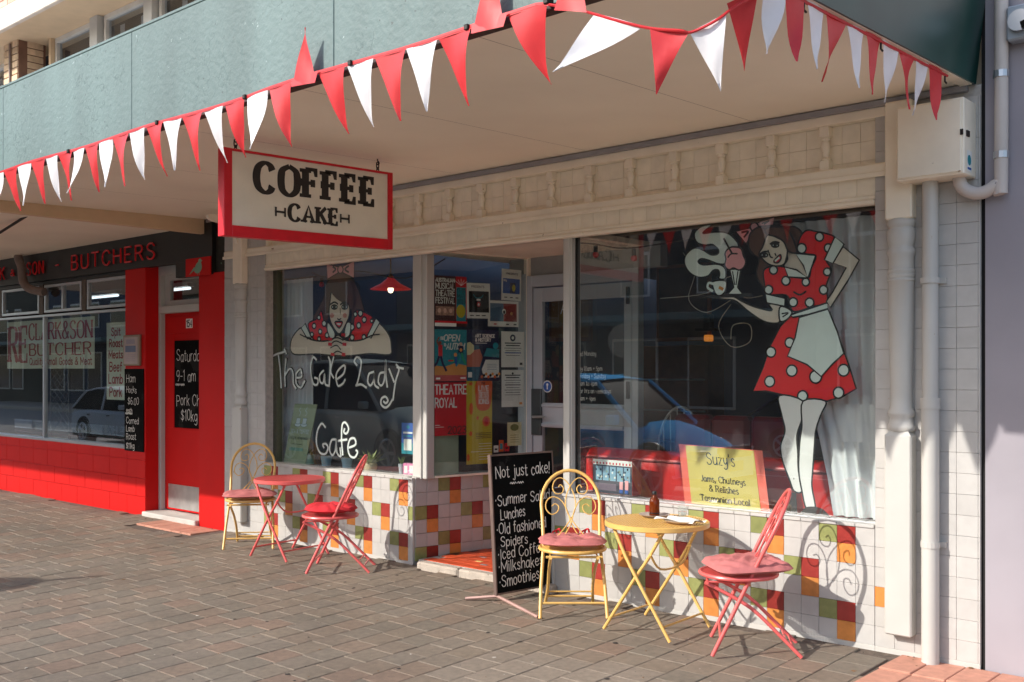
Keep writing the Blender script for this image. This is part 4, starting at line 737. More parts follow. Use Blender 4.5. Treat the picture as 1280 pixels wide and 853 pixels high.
# left pier
lp = thing("tiled_pier", "cream tiled pier between the red butcher's front and the cafe's left window", "wall", (-8.7, 0, 0))
b = MB(); b.box(-9.008, -8.34, .008, .1, -.1, 3.1); b.box(-9.008, -8.44, .1, .3, -.1, 3.1); b.build("wall_core", GROUT, lp)
wall_tiles(lp, -9.008, -8.32, 27, ZD + 21 * TS, lambda c, r_: 'W')
b = MB(); b.box(-9.008, -8.34, -.004, .02, -.1, ZD - 6 * TS, ch=.003); b.build("skirting", WHITE, lp)

# frieze
fz = thing("frieze", "cream frieze with turned balusters over square tiles along the top of the cafe front", "frieze", (-5.3, 0, 2.6))
b = MB(); b.box(-9.0, -2.41, .07, .3, 2.56, 3.12); b.build("wall_core", GROUTC, fz)
x = -2.41
nn = 0
while x > -8.32:
    for r_ in range(3):
        h = TS if r_ < 2 else .05
        zt = 3.012 - r_ * TS
        me = TM['C'] if r_ < 2 else half('C', TS, h)
        inst("tile", me, fz, (x - TS / 2, .062 + R.uniform(-.001, .001), zt - h / 2)); nn += 1
    inst("soldier_tile", TM['C'], fz, (x - TS / 2, .012 + R.uniform(-.001, .001), 2.63)); nn += 1
    x -= TS
b = MB(); b.box(-9.0, -2.33, -.012, .075, 3.012, 3.07, ch=.006); b.build("top_rail", CREAM, fz)
b = MB(); b.box(-9.0, -2.33, -.022, .075, 2.687, 2.752, ch=.01)
b.box(-9.0, -2.33, -.034, -.02, 2.672, 2.70, ch=.004); b.build("bottom_rail", CREAM, fz)
b = MB(); b.box(-8.32, -2.41, -.01, .05, 2.548, 2.574, ch=.006); b.box(-8.32, -2.41, -.022, .05, 2.522, 2.55, ch=.008); b.build("moulding", CREAM, fz)
# one baluster, square ends and a turned middle
b = MB(); b.box(-.03, .03, -.028, .028, 0, .062, ch=.003); b.box(-.03, .03, -.028, .028, .2, .262, ch=.003)
b.lathe([(.022, .06), (.03, .068), (.026, .076), (.017, .084), (.021, .11), (.027, .14), (.024, .165), (.017, .18), (.026, .188), (.024, .202)], seg=14)
bal = b.mesh("baluster", CREAM, True)
xx = -2.37
while xx > -8.9:
    inst("baluster", bal, fz, (xx, .03, 2.75)); xx -= .3505

# pilasters
def pilaster(label, cx, w, x_):
    t = thing("pilaster", label, "pilaster", (cx, -.03, 0))
    b = MB(); b.box(-w / 2, w / 2, -.055, .03, .115, 1.225, ch=.008)
    b.add([(-w / 2, -.055, 1.217), (w / 2, -.055, 1.217), (w / 2, .03, 1.217), (-w / 2, .03, 1.217), (-w * .3, -.03, 1.25), (w * .3, -.03, 1.25), (w * .3, .03, 1.25), (-w * .3, .03, 1.25)],
          [(0, 1, 5, 4), (1, 2, 6, 5), (3, 0, 4, 7), (4, 5, 6, 7)])
    b.build("plinth_block", WHITE, t, at=(0, 0, 0))
    q = w * .46
    b = MB(); b.lathe([(q * .9, 1.24), (q * 1.08, 1.25), (q * 1.12, 1.27), (q * .96, 1.29), (q * .9, 1.315), (q * 1.06, 1.33), (q * 1.08, 1.35), (q * .88, 1.37), (q * .84, 1.45), (q * .98, 1.9), (q * 1.02, 2.07),
                       (q * 1.1, 2.075), (q * 1.1, 2.085), (q * 1.02, 2.09), (q * 1.1, 2.10), (q * 1.1, 2.11), (q * 1.02, 2.115), (q * 1.1, 2.125), (q * 1.1, 2.135), (q * 1.0, 2.14),
                       (q * 1.0, 2.21), (q * 1.14, 2.225), (q * 1.14, 2.245), (q * .95, 2.262), (q * .98, 2.275), (q * 1.12, 2.30), (q * 1.13, 2.35), (q * 1.0, 2.37), (q * 1.14, 2.385), (q * 1.14, 2.405), (q * .95, 2.42)], c=(0, -.0, 0), seg=20, sy=.75)
    b.build("turned_shaft", WHITE, t, True, at=(0, 0, 0))
    b = MB(); b.box(-w / 2, w / 2, -.05, .03, 2.415, 3.068, ch=.008); b.build("upper_block", CREAM, t, at=(0, 0, 0))
    return t
p_r = pilaster("cream pilaster with turned shaft at the right end of the cafe front", -2.25, .15, 0)
p_l = pilaster("cream pilaster with turned shaft beside the red butcher's wall", -8.68, .15, 0)
# scrolled bracket on the left pilaster
b = MB(); b.prism(smooth_pts([(0, 0), (.05, .1), (.16, .17), (.3, .2), (.3, .25), (.1, .25), (-.02, .22), (-.02, .05)], True, 3), lambda u, v: (-.02, -.05 - u, 2.80 + v), lambda u, v: (.02, -.05 - u, 2.80 + v))
b.build("bracket", CREAM, p_l, at=(0, 0, 0))
b = MB(); b.prism(smooth_pts([(0, 0), (.05, .1), (.16, .17), (.2, .2), (.2, .25), (.1, .25), (-.02, .22), (-.02, .05)], True, 3), lambda u, v: (-.02, -.05 - u, 2.80 + v), lambda u, v: (.02, -.05 - u, 2.80 + v))

# ------------------------------------------------------------------ windows and painted ladies
COLS = {'mint': MINT, 'hair': HAIRP, 'bow': BOWP, 'black': BLACK, 'skin': SKINP, 'red': REDP, 'orange': ORANGEP, 'glasswhite': MINT, 'legs': LEGP, 'lips': LIPP, 'cheek': CHEEK, 'white': WPAINT}
def draw_art(ink, art, ow):
    for kind, c, pts, o in art:
        m = COLS[c]
        if kind in 'Pp':
            q = smooth_pts(pts, True, 4) if kind == 'P' else pts
            ink.fill(q, m)
            if o: ink.line(q, ow, BLACK, closed=True)
        else:
            ink.line(smooth_pts(pts, False, 5) if kind == 'L' else pts, o, m)
wr = thing("shop_window", "big right shop window with a painted waitress in a red polka-dot dress", "window", (-3.55, .1, ZD))
b = MB(); b.box(-4.64, -2.425, .10, .106, .70, 2.54); b.build("pane", GLASS, wr)
b = MB(); b.box(-4.66, -2.415, .095, .13, 2.54, 2.56); b.box(-4.66, -4.64, .095, .13, .69, 2.54); b.box(-2.425, -2.408, .09, .13, .69, 2.54)
b.build("frame", BLACK, wr)
b = MB(); b.box(-4.64, -2.425, .097, .13, .682, .70); b.build("bottom_bead", ALU, wr)
ink = Ink((0, .147, 0), (1, 0, 0), (0, 0, 1), (0, -1, 0), step=.0003)
draw_art(ink, ART_R, .0105)
ink.build("painted_waitress", wr)
wl = thing("shop_window", "left shop window with a painted brunette in polka dots and white cafe lettering", "window", (-7.3, .1, ZD))
b = MB(); b.box(-8.42, -6.33, .10, .106, .70, 2.54); b.build("pane", GLASS, wl)
b = MB(); b.box(-8.34, -6.32, .095, .13, 2.54, 2.56); b.box(-8.44, -8.42, .06, .13, .69, 2.54); b.build("frame", CREAM, wl)
b = MB(); b.box(-8.44, -6.32, -.01, .10, ZD + .012, ZD + .02); b.build("sill_cap", WHITE, wl)
ink = Ink((0, .142, 0), (1, 0, 0), (0, 0, 1), (0, -1, 0), step=.0003)
draw_art(ink, ART_L, .014)
ink.build("painted_brunette", wl)
ink = Ink((0, .1225, 0), (1, 0, 0), (0, 0, 1), (0, -1, 0), step=.0003)
draw_art(ink, ART_T, .01)
ink.build("cafe_lettering", wl)
b = MB(); b.box(-8.46, -8.33, .135, .20, .70, 2.6); b.build("inner_jamb", OLIVE, wl)
# header above both
hd = thing("window_post", "cream post between the left window and the poster window", "post", (-6.25, .1, 0))
b = MB(); b.box(-6.325, -6.18, .07, .16, ZD, 2.56, ch=.006); b.build("post", WHITE, hd)
b = MB(); b.box(-6.33, -6.23, .055, .07, ZD, 2.56, ch=.003); b.build("cover_strip", WHITE, hd)
pb = thing("window_post", "slim cream post at the left edge of the big right window", "post", (-4.69, .1, 0))
b = MB(); b.box(-4.735, -4.655, .05, .16, ZD, 2.56, ch=.006); b.build("post", WHITE, pb)
b = MB(); b.box(-4.71, -4.662, .036, .05, ZD, 2.56, ch=.004); b.build("cover_strip", WHITE, pb)
# poster window: splayed pane
O2 = (-6.18, .16); E2 = (.195 / .9404, .92 / .9404)
def wp(s, d, z): return (O2[0] + E2[0] * s + E2[1] * d, O2[1] + E2[1] * s - E2[0] * d, z)
pw = thing("shop_window", "tall side window of the doorway alcove with posters stuck inside it", "window", (-6.1, .6, ZD))
def wbox(mb, s0, s1, d0, d1, z0, z1, mi=0):
    vs = [wp(s, d, z) for s in (s0, s1) for d in (d0, d1) for z in (z0, z1)]
    mb.add(vs, [(0, 1, 3, 2), (4, 6, 7, 5), (0, 4, 5, 1), (2, 3, 7, 6), (0, 2, 6, 4), (1, 5, 7, 3)], mi)
b = MB(); wbox(b, 0, .94, -.006, 0, .71, 2.55); b.build("pane", GLASS, pw)
b = MB(); wbox(b, .94, .985, -.03, .03, .70, 2.57); wbox(b, 0, .985, -.02, .02, 2.55, 2.58); wbox(b, 0, .94, -.02, .015, .695, .712)
b.build("frame", CREAM, pw)
# alcove: floor, kerb, ceiling, door
fl = MB(); fl.box(-6.2, -4.75, .0, 1.15, -.1, .046)
fs_ = struct("doorway_floor", fl, GROUT)
tm = MB(); tm.box(-.074, .074, -.048, .048, -.01, .006, ch=.002); tmf = tm.mesh("floor_tile", TERRA)
YT = mat("pale inlay", (214, 190, 120), 0.5); GT = mat("grey inlay", (130, 130, 132), 0.5)
for j in range(11):
    for i in range(9):
        x = -6.08 + .151 * i + (.075 if j % 2 else 0); y = .06 + .1 * j
        if x > -4.86: continue
        inst("floor_tile", tmf, fs_, (x, y, .046))
for k, (x, y, m) in enumerate(((-5.75, .24, YT), (-5.62, .16, GT), (-5.86, .4, GT), (-5.5, .33, YT), (-5.66, .55, YT))):
    b = MB(); b.box(x - .035, x + .035, y - .015, y + .015, .052, .0535); b.build("inlay_tile", m, fs_)
b = MB()
for i in range(3): b.box(-6.14 + .47 * i, -5.675 + .47 * i, -.085, .0, -.05, .048, ch=.014)
struct("doorstep_kerb", b, CONC)
b = MB(); b.box(-6.4, -4.7, .16, 1.3, 2.56, 2.6); struct("alcove_ceiling", b, CREAM)
dr = thing("cafe_door", "grey aluminium glass door at the back of the alcove with blue round sticker", "door", (-5.4, 1.1, .05))
b = MB()
b.box(-5.965, -5.905, 1.06, 1.14, .05, 2.4, ch=.004); b.box(-4.845, -4.785, 1.06, 1.14, .05, 2.4, ch=.004); b.box(-5.905, -4.845, 1.06, 1.14, 2.3, 2.4, ch=.004)
b.build("door_frame", ALUG, dr)
lf = MB()
lf.box(-5.895, -5.795, 1.07, 1.115, .06, 2.29, ch=.003); lf.box(-4.93, -4.855, 1.07, 1.115, .06, 2.29, ch=.003)
lf.box(-5.795, -4.93, 1.07, 1.115, 2.17, 2.29, ch=.003); lf.box(-5.795, -4.93, 1.07, 1.115, 1.09, 1.30, ch=.003); lf.box(-5.795, -4.93, 1.07, 1.115, .06, .2, ch=.003)
lf.box(-5.795, -4.93, 1.055, 1.07, 1.1, 1.125, ch=.003); lf.box(-5.795, -4.93, 1.055, 1.07, 1.265, 1.29, ch=.003)
dleaf = lf.build("door_leaf", ALUG, dr)
b = MB(); b.box(-5.795, -4.93, 1.09, 1.096, 1.30, 2.17); b.build("pane", GLASS, dr)
b = MB(); b.box(-5.795, -4.93, 1.09, 1.096, .2, 1.09); b.build("pane", GLASS, dr)
b = MB(); b.box(-5.90, -5.79, 1.045, 1.07, 1.02, 1.42, ch=.004); lk = b.build("lock_plate", mat("dark metal plate", (92, 96, 98), .35, .7), dr)
b = MB(); b.tube([(-5.84, 1.05, 1.18), (-5.84, 1.0, 1.18), (-5.70, .99, 1.185)], .011); b.build("handle", ALU, lk)
b = MB()
for z in (2.18, 1.42, .4): b.box(-4.90, -4.87, 1.05, 1.07, z - .07, z + .07, ch=.004)
b.build("hinge", BLACK, dr)
ink = Ink((-5.75, 1.088, 1.44), (1, 0, 0), (0, 0, 1), (0, -1, 0), step=.0005)
ink.disc(0, 0, .052, PWHITE); ink.disc(0, 0, .044, BLUEC); ink.disc(0, .016, .012, PWHITE); ink.rect(-.006, .006, -.025, .012, PWHITE)
ink.build("round_sticker", dr)
ink = Ink((0, 1.088, 0), (1, 0, 0), (0, 0, 1), (0, -1, 0))
text(ink, "AIR", -5.60, 2.06, .1, .006, WPAINT, jit=.03)
for i, s in enumerate(("and Monday", "", "day 10am + 5pm", "Friday + Sunday", "10am to 4pm", "or hrs on weekdays", "10am + 4pm")):
    text(ink, s, -5.42 + (.03 if i % 2 else 0), 1.70 - .062 * i, .036, .004, WPAINT, sx=.8, jit=.05)
ink.build("opening_hours_lettering", dr)
b = MB(); b.box(-6.2, -4.6, 1.1, 1.2, 2.4, 2.6); struct("alcove_lintel", b, mat("grey lintel", (150, 150, 146), .6, var=.1))
b = MB(); b.box(-6.08, -5.965, 1.08, 1.14, .0, 2.42); b.build("side_filler", ALUG, dr)
# right return of the alcove, glazed
rr = thing("shop_window", "clear side pane on the right of the alcove, seen through the big window", "window", (-4.7, .6, ZD))
b = MB(); b.box(-4.735, -4.729, .16, 1.06, ZD, 2.55); b.build("pane", GLASS, rr)
b = MB(); b.box(-4.78, -4.70, .30, 1.06, .0, ZD - .004, ch=.003); b.build("dado", WHITE, rr)

# neighbouring grey building on the right
nb = thing("neighbour_building", "plain grey rendered building wall at the right edge", "building", (-1, 0, 0))
b = MB(); b.box(-1.815, 6.0, 0, .4, -.1, 7.5); b.build("wall", NBWALL, nb)
b = MB(); b.box(-1.838, -1.815, .015, .4, -.1, 7.5); b.build("expansion_gap", CRACK, nb)
b = MB(); b.box(6.0, 9.0, -.0, 8, -.1, 5.5); b.build("side_wing", NBWALL, nb)

# pipes, meter box, camera
dp = thing("downpipe", "white painted downpipe running down the tiled pier to the pavement", "pipe", (-2.08, -.06, 0))
b = MB(); b.tube([(-2.08, -.06, -.02), (-2.08, -.06, 1.42)], .046, 16); b.tube([(-2.08, -.06, 1.40), (-2.08, -.06, 2.62)], .041, 16); b.build("pipe", WHITE, dp, True)
b = MB(); b.tube([(-2.08, -.06, 1.37), (-2.08, -.06, 1.43)], .05, 16); b.build("joint_collar", WHITE, dp, True)
for z in (.62, 2.05):
    b = MB(); b.tube([(-2.08, -.06, z), (-2.08, -.06, z + .03)], .05, 16); b.box(-2.15, -2.01, -.02, -.005, z, z + .03); b.build("pipe_clamp", WHITE, dp)
mb_ = thing("meter_box", "cream metal box mounted high on the pier above the downpipe", "box", (-2.02, -.1, 2.6))
b = MB(); b.box(-2.215, -1.86, -.19, -.005, 2.60, 3.0, ch=.006); b.build("case", CREAM, mb_)
b = MB(); b.box(-2.205, -1.872, -.2, -.19, 2.612, 2.99, ch=.003); b.build("door_panel", CREAM, mb_)
b = MB(); b.box(-1.86, -1.853, -.16, -.12, 2.8, 2.83); b.build("latch", IRON, mb_); b = MB(); b.box(-1.875, -1.86, -.206, -.2, 2.8, 2.83); b.build("latch", IRON, mb_)
ink = Ink((-1.8588, -.15, 2.62), (0, 1, 0), (0, 0, 1), (1, 0, 0)); ink.rect(0, .075, 0, .11, PWHITE); ink.disc(.037, .06, .028, TEAL); ink.rect(.01, .065, .01, .022, BLUEC); ink.build("label", mb_)
cp = thing("conduit_pipe", "grey pipe coming down the neighbour's wall and curving up into the meter box", "pipe", (-1.72, -.05, 2.5))
pts = [(-1.72, -.05, 4.2), (-1.72, -.05, 2.62), (-1.735, -.05, 2.56), (-1.78, -.055, 2.522), (-1.83, -.06, 2.51), (-1.88, -.065, 2.525), (-1.915, -.07, 2.56), (-1.925, -.075, 2.61)]
b = MB(); b.tube(smooth_pts(pts, False, 4), .034, 12); b.build("pipe", mat("grey cream pipe", (196, 186, 178), .5, var=.06), cp, True)
b = MB()
for z in (3.1, 2.68): b.tube([(-1.72, -.05, z), (-1.72, -.05, z + .035)], .039, 12)
b.build("clip", ALU, cp)
jb = thing("security_light", "small grey junction box with a round lamp at the top right corner", "light fitting", (-1.6, -.05, 3.35))
b = MB(); b.box(-1.685, -1.50, -.09, -.003, 3.27, 3.45, ch=.01); b.build("case", mat("grey plastic", (150, 160, 170), .5), jb)
b = MB(); b.tube([(-1.615, -.12, 3.36), (-1.615, -.09, 3.36)], .055, 18); b.build("lamp_rim", ALU, jb)
b = MB(); b.lathe([(0.001, .0), (.03, .0), (.038, .03), (.001, .05)], c=(-1.56, -.16, 3.30), seg=12); b.build("sensor", BLACK, jb)

# ------------------------------------------------------------------ awnings
aw = thing("awning", "cantilevered awning with peeling pale green fascia and cream underside over the cafe", "awning", (-5.6, -1.3, 3.1))
ZF0, ZF1, YF = 3.03, 3.655, -2.58
def sz(y): return 3.108 + SL * y
x0, x1 = -9.35, -1.86
edges = [-9.35, -7.89, -6.0, -4.03, -2.1, -1.86]
for a, c in zip(edges[:-1], edges[1:]):
    b = MB(); b.box(a + .002, c - .002, YF, YF + .03, ZF0, ZF1, ch=.003); b.build("fascia_panel", GREEN, aw)
b = MB(); b.box(x0, x1 + .01, YF - .012, YF + .04, ZF0 - .022, ZF0 + .006, ch=.003); b.build("fascia_trim", RUSTY, aw)
b = MB(); b.box(x0, x1 + .02, YF - .003, YF + .06, ZF1 + .001, ZF1 + .02, ch=.003); b.build("top_capping", GREEN, aw)
seams = [-9.35, -8.29, -7.01, -5.73, -4.45, -3.17, -1.89]
for a, c in zip(seams[:-1], seams[1:]):
    b = MB(); y0, y1 = YF + .05, -.0
    vs = []
    N_ = 8
    for i in range(N_ + 1):
        y = y0 + (y1 - y0) * i / N_
        for x in (a + .0015, c - .0015):
            vs.append((x, y, sz(y)))
    fs = [(2 * i, 2 * i + 2, 2 * i + 3, 2 * i + 1) for i in range(N_)]
    b.add(vs, fs); b.build("soffit_panel", SOFFIT, aw, True)
b = MB(); b.add([(x0, YF + .03, sz(YF) + .015), (x1 - .01, YF + .03, sz(YF) + .015), (x1 - .01, .0, sz(0) + .015), (x0, 0, sz(0) + .015)], [(0, 1, 2, 3)]); b.build("soffit_backing", mat("seam backing brown", (90, 70, 55), .9), aw)  # dark brown sheet behind the gaps between soffit panels
b = MB(); b.add([(x0, YF + .03, 3.6), (x1, YF + .03, 3.6), (x1, 0, 3.75), (x0, 0, 3.75)], [(0, 1, 2, 3)]); b.build("roof_sheet", ALU, aw)
b = MB(); b.box(-9.3, -1.9, -.035, .0, 3.068, 3.102, ch=.003); b.build("wall_flashing", GREYSTRIP, aw)
# end panel, leaning out a little towards its top
b = MB()
b.add([(-1.86, YF, ZF0), (-1.86, -.004, 3.10), (-1.79, -.004, 3.75), (-1.79, YF, ZF1 + .02), (-1.90, YF, ZF0), (-1.90, -.004, 3.10), (-1.83, -.004, 3.75), (-1.83, YF, ZF1 + .02)],
      [(0, 1, 2, 3), (7, 6, 5, 4), (0, 4, 5, 1), (1, 5, 6, 2), (3, 2, 6, 7), (0, 3, 7, 4)])
b.build("end_panel", DGREEN, aw)
b = MB(); b.add([(-1.93, YF + .04, sz(YF) - .012), (-1.93, -.04, sz(0) - .014), (-1.87, -.04, sz(0) - .014), (-1.87, YF + .04, sz(YF) - .012), (-1.93, YF + .04, sz(YF) + .01), (-1.93, -.04, sz(0) + .01), (-1.87, -.04, sz(0) + .01), (-1.87, YF + .04, sz(YF) + .01)],
      [(0, 1, 2, 3), (0, 4, 5, 1), (3, 2, 6, 7)]); b.build("edge_bead", CREAM, aw)
# butcher's awning, deeper and lower
ab = thing("awning", "lower cream soffit of the butcher's awning with its deep beam at the left", "awning", (-13, -2, 3))
b = MB(); b.box(-9.42, -9.35, -3.9, -.0, 2.96, 3.12, ch=.004); b.build("edge_beam", TAN, ab)
for a, c in ((-18, -15.2), (-15.2, -12.4), (-12.4, -9.42)):
    b = MB(); b.add([(a, -3.9, sz(-3.9) - .06), (c - .003, -3.9, sz(-3.9) - .06), (c - .003, 0, sz(0) - .06), (a, 0, sz(0) - .06)], [(0, 1, 2, 3)]); b.build("soffit_panel", SOFFIT, ab)
b = MB(); b.box(-18, -9.35, -3.93, -3.9, 2.9, 3.6); b.build("fascia_panel", GREEN, ab)
b = MB(); b.box(-18, -9.35, -3.9, 0, 3.5, 3.6); b.build("roof_sheet", ALU, ab)
# stay rod and bent pipe under it
rd_ = thing("awning_stay", "thin black stay rod slanting down under the awning at the left edge", "rod", (-9.5, -1.6, 3.05))
b = MB(); b.tube([(-9.5, -1.59, 3.07), (-10.9, -1.55, 2.86)], .013, 8); b.build("rod", IRON, rd_)
b = MB(); b.box(-9.54, -9.46, -1.62, -1.56, 3.05, 3.075); b.build("bracket", IRON, rd_)
bpz = thing("bent_pipe", "short bent grey pipe dropping from the soffit past the butcher's sign into a transom", "pipe", (-13.4, -.1, 2.9))
pts = [(-13.55, -.12, 3.08), (-13.5, -.12, 2.98), (-13.42, -.12, 2.88), (-13.40, -.12, 2.76), (-13.33, -.12, 2.66), (-13.18, -.1, 2.59), (-13.0, -.02, 2.555)]
b = MB(); b.tube(smooth_pts(pts, False, 4), .052, 12); b.build("pipe", PIPE, bpz, True)
b = MB(); b.tube([(-13.56, -.12, 3.075), (-13.545, -.12, 3.03)], .06, 12); b.build("collar", CREAM, bpz)
# ------------------------------------------------------------------ butcher's shop
bw = thing("red_wall", "low glossy red painted block wall under the butcher's shop window", "wall", (-13, 0, 0))
b = MB(); b.box(-17.5, -10.553, .008, .3, -.2, .70); b.build("wall_core", RED, bw)
bm = MB(); bm.box(-.1985, .1985, -.006, .012, -.0985, .0985, ch=.003); bme = bm.mesh("block", RED)
bmh = MB(); bmh.box(-.1985, .1985, -.006, .012, -.055, .055, ch=.003); bmeh = bmh.mesh("block", RED)
for r_ in range(3):
    x = -10.55 - (.2 if r_ % 2 else 0) - .2
    while x > -16:
        inst("block", bme, bw, (x, R.uniform(-.001, .001), .105 + .2 * r_ - .01)); x -= .4
    if r_ % 2:
        h_ = MB(); h_.box(-.0985, .0985, -.006, .012, -.0985, .0985, ch=.003); inst("block", h_.mesh("block", RED), bw, (-10.65, 0, .105 + .2 * r_ - .01))
x = -10.75
while x > -16: inst("block", bmeh, bw, (x, 0, .65)); x -= .4
b = MB(); b.box(-17.5, -10.553, -.006, .02, -.05, .0, ch=.003); b.build("skirting", RED, bw)
bp_ = thing("red_pillar", "square red pillar carrying a chalkboard beside the butcher's window", "pillar", (-10.77, 0, 0))
b = MB(); b.box(-10.995, -10.553, -.004, .24, .70, 2.72, ch=.004); b.build("shaft", RED, bp_)
b = MB(); b.box(-10.553, -10.548, .0, .24, -.1, 2.72); b.build("side_lining", RED, bp_)
bq = thing("red_pier", "red pier with worn paint right of the butcher's door", "wall", (-9.25, 0, 0))
b = MB(); b.box(-9.478, -9.010, -.004, .3, -.1, 2.56, ch=.004); b.build("shaft", RED, bq)
b = MB(); b.box(-9.2, -9.012, .02, .3, 2.56, 3.1); b.build("dark_timber_end", mat("mouldy black timber", (40, 38, 30), .7, var=.4, scale=20, spots=((110, 140, 110), 14, .66)), bq)
cb = thing("chalkboard", "tall chalkboard with price writing fixed to the red pillar", "chalkboard", (-10.78, -.01, 1.1))
b = MB(); b.box(-10.99, -10.572, -.016, -.0045, .685, 1.595, ch=.002); b.build("board", CHALKB, cb)
ink = Ink((-10.97, -.017, 0), (1, 0, 0), (0, 0, 1), (0, -1, 0))
for s, z, h in (("Ham", 1.45, .1), ("Hocks", 1.33, .08), (" $6.00", 1.20, .09), ("each", 1.11, .06), ("Corned", .99, .08), ("Lamb", .90, .075), ("Roast", .81, .08), ("$11kg", .71, .075)):
    text(ink, s, .03, z, h * .85, .006, CHALK, sx=1.0, jit=.08)
text(ink, "~~", .01, 1.06, .07, .008, CHALK)
ink.build("chalk_writing", cb)
nc = thing("notice_case", "small framed notice case on the red pillar above the chalkboard", "notice", (-10.8, -.02, 1.8))
b = MB(); b.box(-10.985, -10.63, -.035, -.0045, 1.63, 1.97, ch=.006); b.build("frame", mat("aged brass frame", (150, 130, 110), .5, .3, var=.15), nc)
ink = Ink((-10.96, -.0365, 1.65), (1, 0, 0), (0, 0, 1), (0, -1, 0)); ink.rect(0, .3, 0, .295, mat("aged notice paper", (176, 156, 150), .6)); ink.rect(.03, .26, .13, .2, mat("notice blue", (96, 106, 130), .6))
ink.rect(.05, .24, .22, .27, mat("notice grey", (150, 140, 150), .6))
for i in range(4): ink.rect(.04, .25, .03 + .022 * i, .036 + .022 * i, mat("notice grey", (150, 140, 150), .6), up=False)
ink.build("notice_sheet", nc)
bd = thing("butcher_door", "red panelled door with tall chalkboard and number 154 set in a recess", "door", (-10.0, .25, 0))
YD = .20
b = MB(); b.box(-10.66, -10.50, YD - .05, YD + .06, .02, 2.72, ch=.005); b.box(-10.5, -9.3, YD - .05, YD + .06, 2.62, 2.72, ch=.005)
b.box(-10.5, -9.3, YD - .075, YD + .05, 2.20, 2.28, ch=.006); b.build("door_frame", WHITE, bd)
b = MB(); b.box(-10.5, -10.40, YD - .0, YD + .05, 2.28, 2.62); b.box(-10.40, -9.3, YD, YD + .05, 2.28, 2.34); b.box(-10.40, -9.3, YD, YD + .05, 2.56, 2.62); tf = b.build("transom_frame", WHITE, bd)
b = MB(); b.box(-10.4, -9.3, YD + .02, YD + .026, 2.34, 2.56); b.build("pane", GLASS, tf)
b = MB(); b.box(-10.5, -9.3, YD, YD + .05, .06, 2.20, ch=.003)
b.build("door_leaf", RED, bd)
b = MB(); b.box(-10.42, -9.35, YD - .008, YD, .36, .95, ch=.003); b.box(-10.42, -10.30, YD - .008, YD, .95, 1.98, ch=.003); b.box(-10.42, -9.35, YD - .008, YD, 1.98, 2.16, ch=.003); b.build("raised_rail", RED, bd)
b = MB(); b.box(-10.28, -9.4, YD - .012, YD - .002, .96, 1.90, ch=.002); b.build("chalk_panel", CHALKB, bd)
ink = Ink((-10.25, YD - .0135, 0), (1, 0, 0), (0, 0, 1), (0, -1, 0))
for s, z in (("Saturday", 1.68), ("9-1 am", 1.46), ("Pork Ch", 1.20), ("  $10kg", 1.04)): text(ink, s, .02, z, .115, .007, CHALK, sx=.9, jit=.08)
text(ink, "~~", .0, 1.38, .08, .009, CHALK); ink.build("chalk_writing", bd)
b = MB(); b.box(-10.42, -9.35, YD - .006, YD - .001, .08, .34, ch=.002); b.build("kick_plate", STEEL, bd)
ink = Ink((-10.05, YD - .0095, 2.03), (1, 0, 0), (0, 0, 1), (0, -1, 0)); ink.rect(0, .13, 0, .1, PWHITE); text(ink, "154", .015, .015, .07, .013, BLACK, width=.1); ink.build("number_plate", bd)
b = MB(); b.box(-10.55, -9.478, -.05, .3, -.05, .045, ch=.008); b.build("threshold", mat("painted step", (190, 184, 176), .7, var=.12), bd)
bs = thing("signboard", "long black signboard with thin red capital letters over the butcher's window", "sign", (-12, 0, 2.85))
b = MB(); b.box(-17.5, -9.205, -.02, .06, 2.70, 3.10); b.box(-9.9, -9.205, -.018, .06, 2.545, 2.70); b.build("board", BLACKB, bs)
def letters3d(s, x, z, h, width, y0=-.022, depth=.03, r=.0105):
    k = h / 6; tot = sum((FONT[c][0] + 2.2) if c in FONT else 3 for c in s) - 2.2; kx = width / tot
    cx = x
    for c in s:
        if c not in FONT: cx += 3 * kx; continue
        wd, sts = FONT[c]; mb = MB()
        for sm_, pts in sts:
            q = smooth_pts(pts, k=5) if sm_ else pts
            mb.tube([(cx + a * kx, y0 - depth / 2, z + bb * k) for a, bb in q], r, 6)
        mb.build("letter", LRED, bs); cx += (wd + 2.2) * kx
letters3d("BUTCHERS", -12.22, 2.78, .165, 1.92)
letters3d("SON", -13.46, 2.79, .155, .47)
b = MB(); b.tube([(-12.66, -.035, 2.86), (-12.58, -.035, 2.865)], .008, 6); b.build("letter", LRED, bs)
letters3d("&", -13.95, 2.81, .08, .1, r=.008)
letters3d("CLARK", -15.15, 2.78, .16, 1.0)
bd2 = thing("bird_sign", "small red square with a pale green painted bird over the butcher's doorway", "sign", (-9.4, -.03, 2.6))
b = MB(); b.box(-9.68, -9.215, -.034, -.021, 2.54, 2.725, ch=.002); b.build("plate", RED, bd2)
ink = Ink((-9.64, -.0355, 2.56), (1, 0, 0), (0, 0, 1), (0, -1, 0))
BG = mat("bird green", (120, 160, 136), .6)
ink.fill(smooth_pts([(.13, .03), (.15, .085), (.20, .12), (.255, .11), (.27, .06), (.24, .02), (.18, .005)], True, 4), BG); ink.disc(.235, .128, .03, BG, .024); ink.fill([(.255, .135), (.285, .128), (.255, .120)], BG); ink.fill([(.15, .05), (.03, -.005), (.05, .012), (.13, .075)], BG); ink.rect(.19, .196, -.012, .01, BG); ink.rect(.22, .226, -.012, .01, BG); ink.build("painted_bird", bd2)
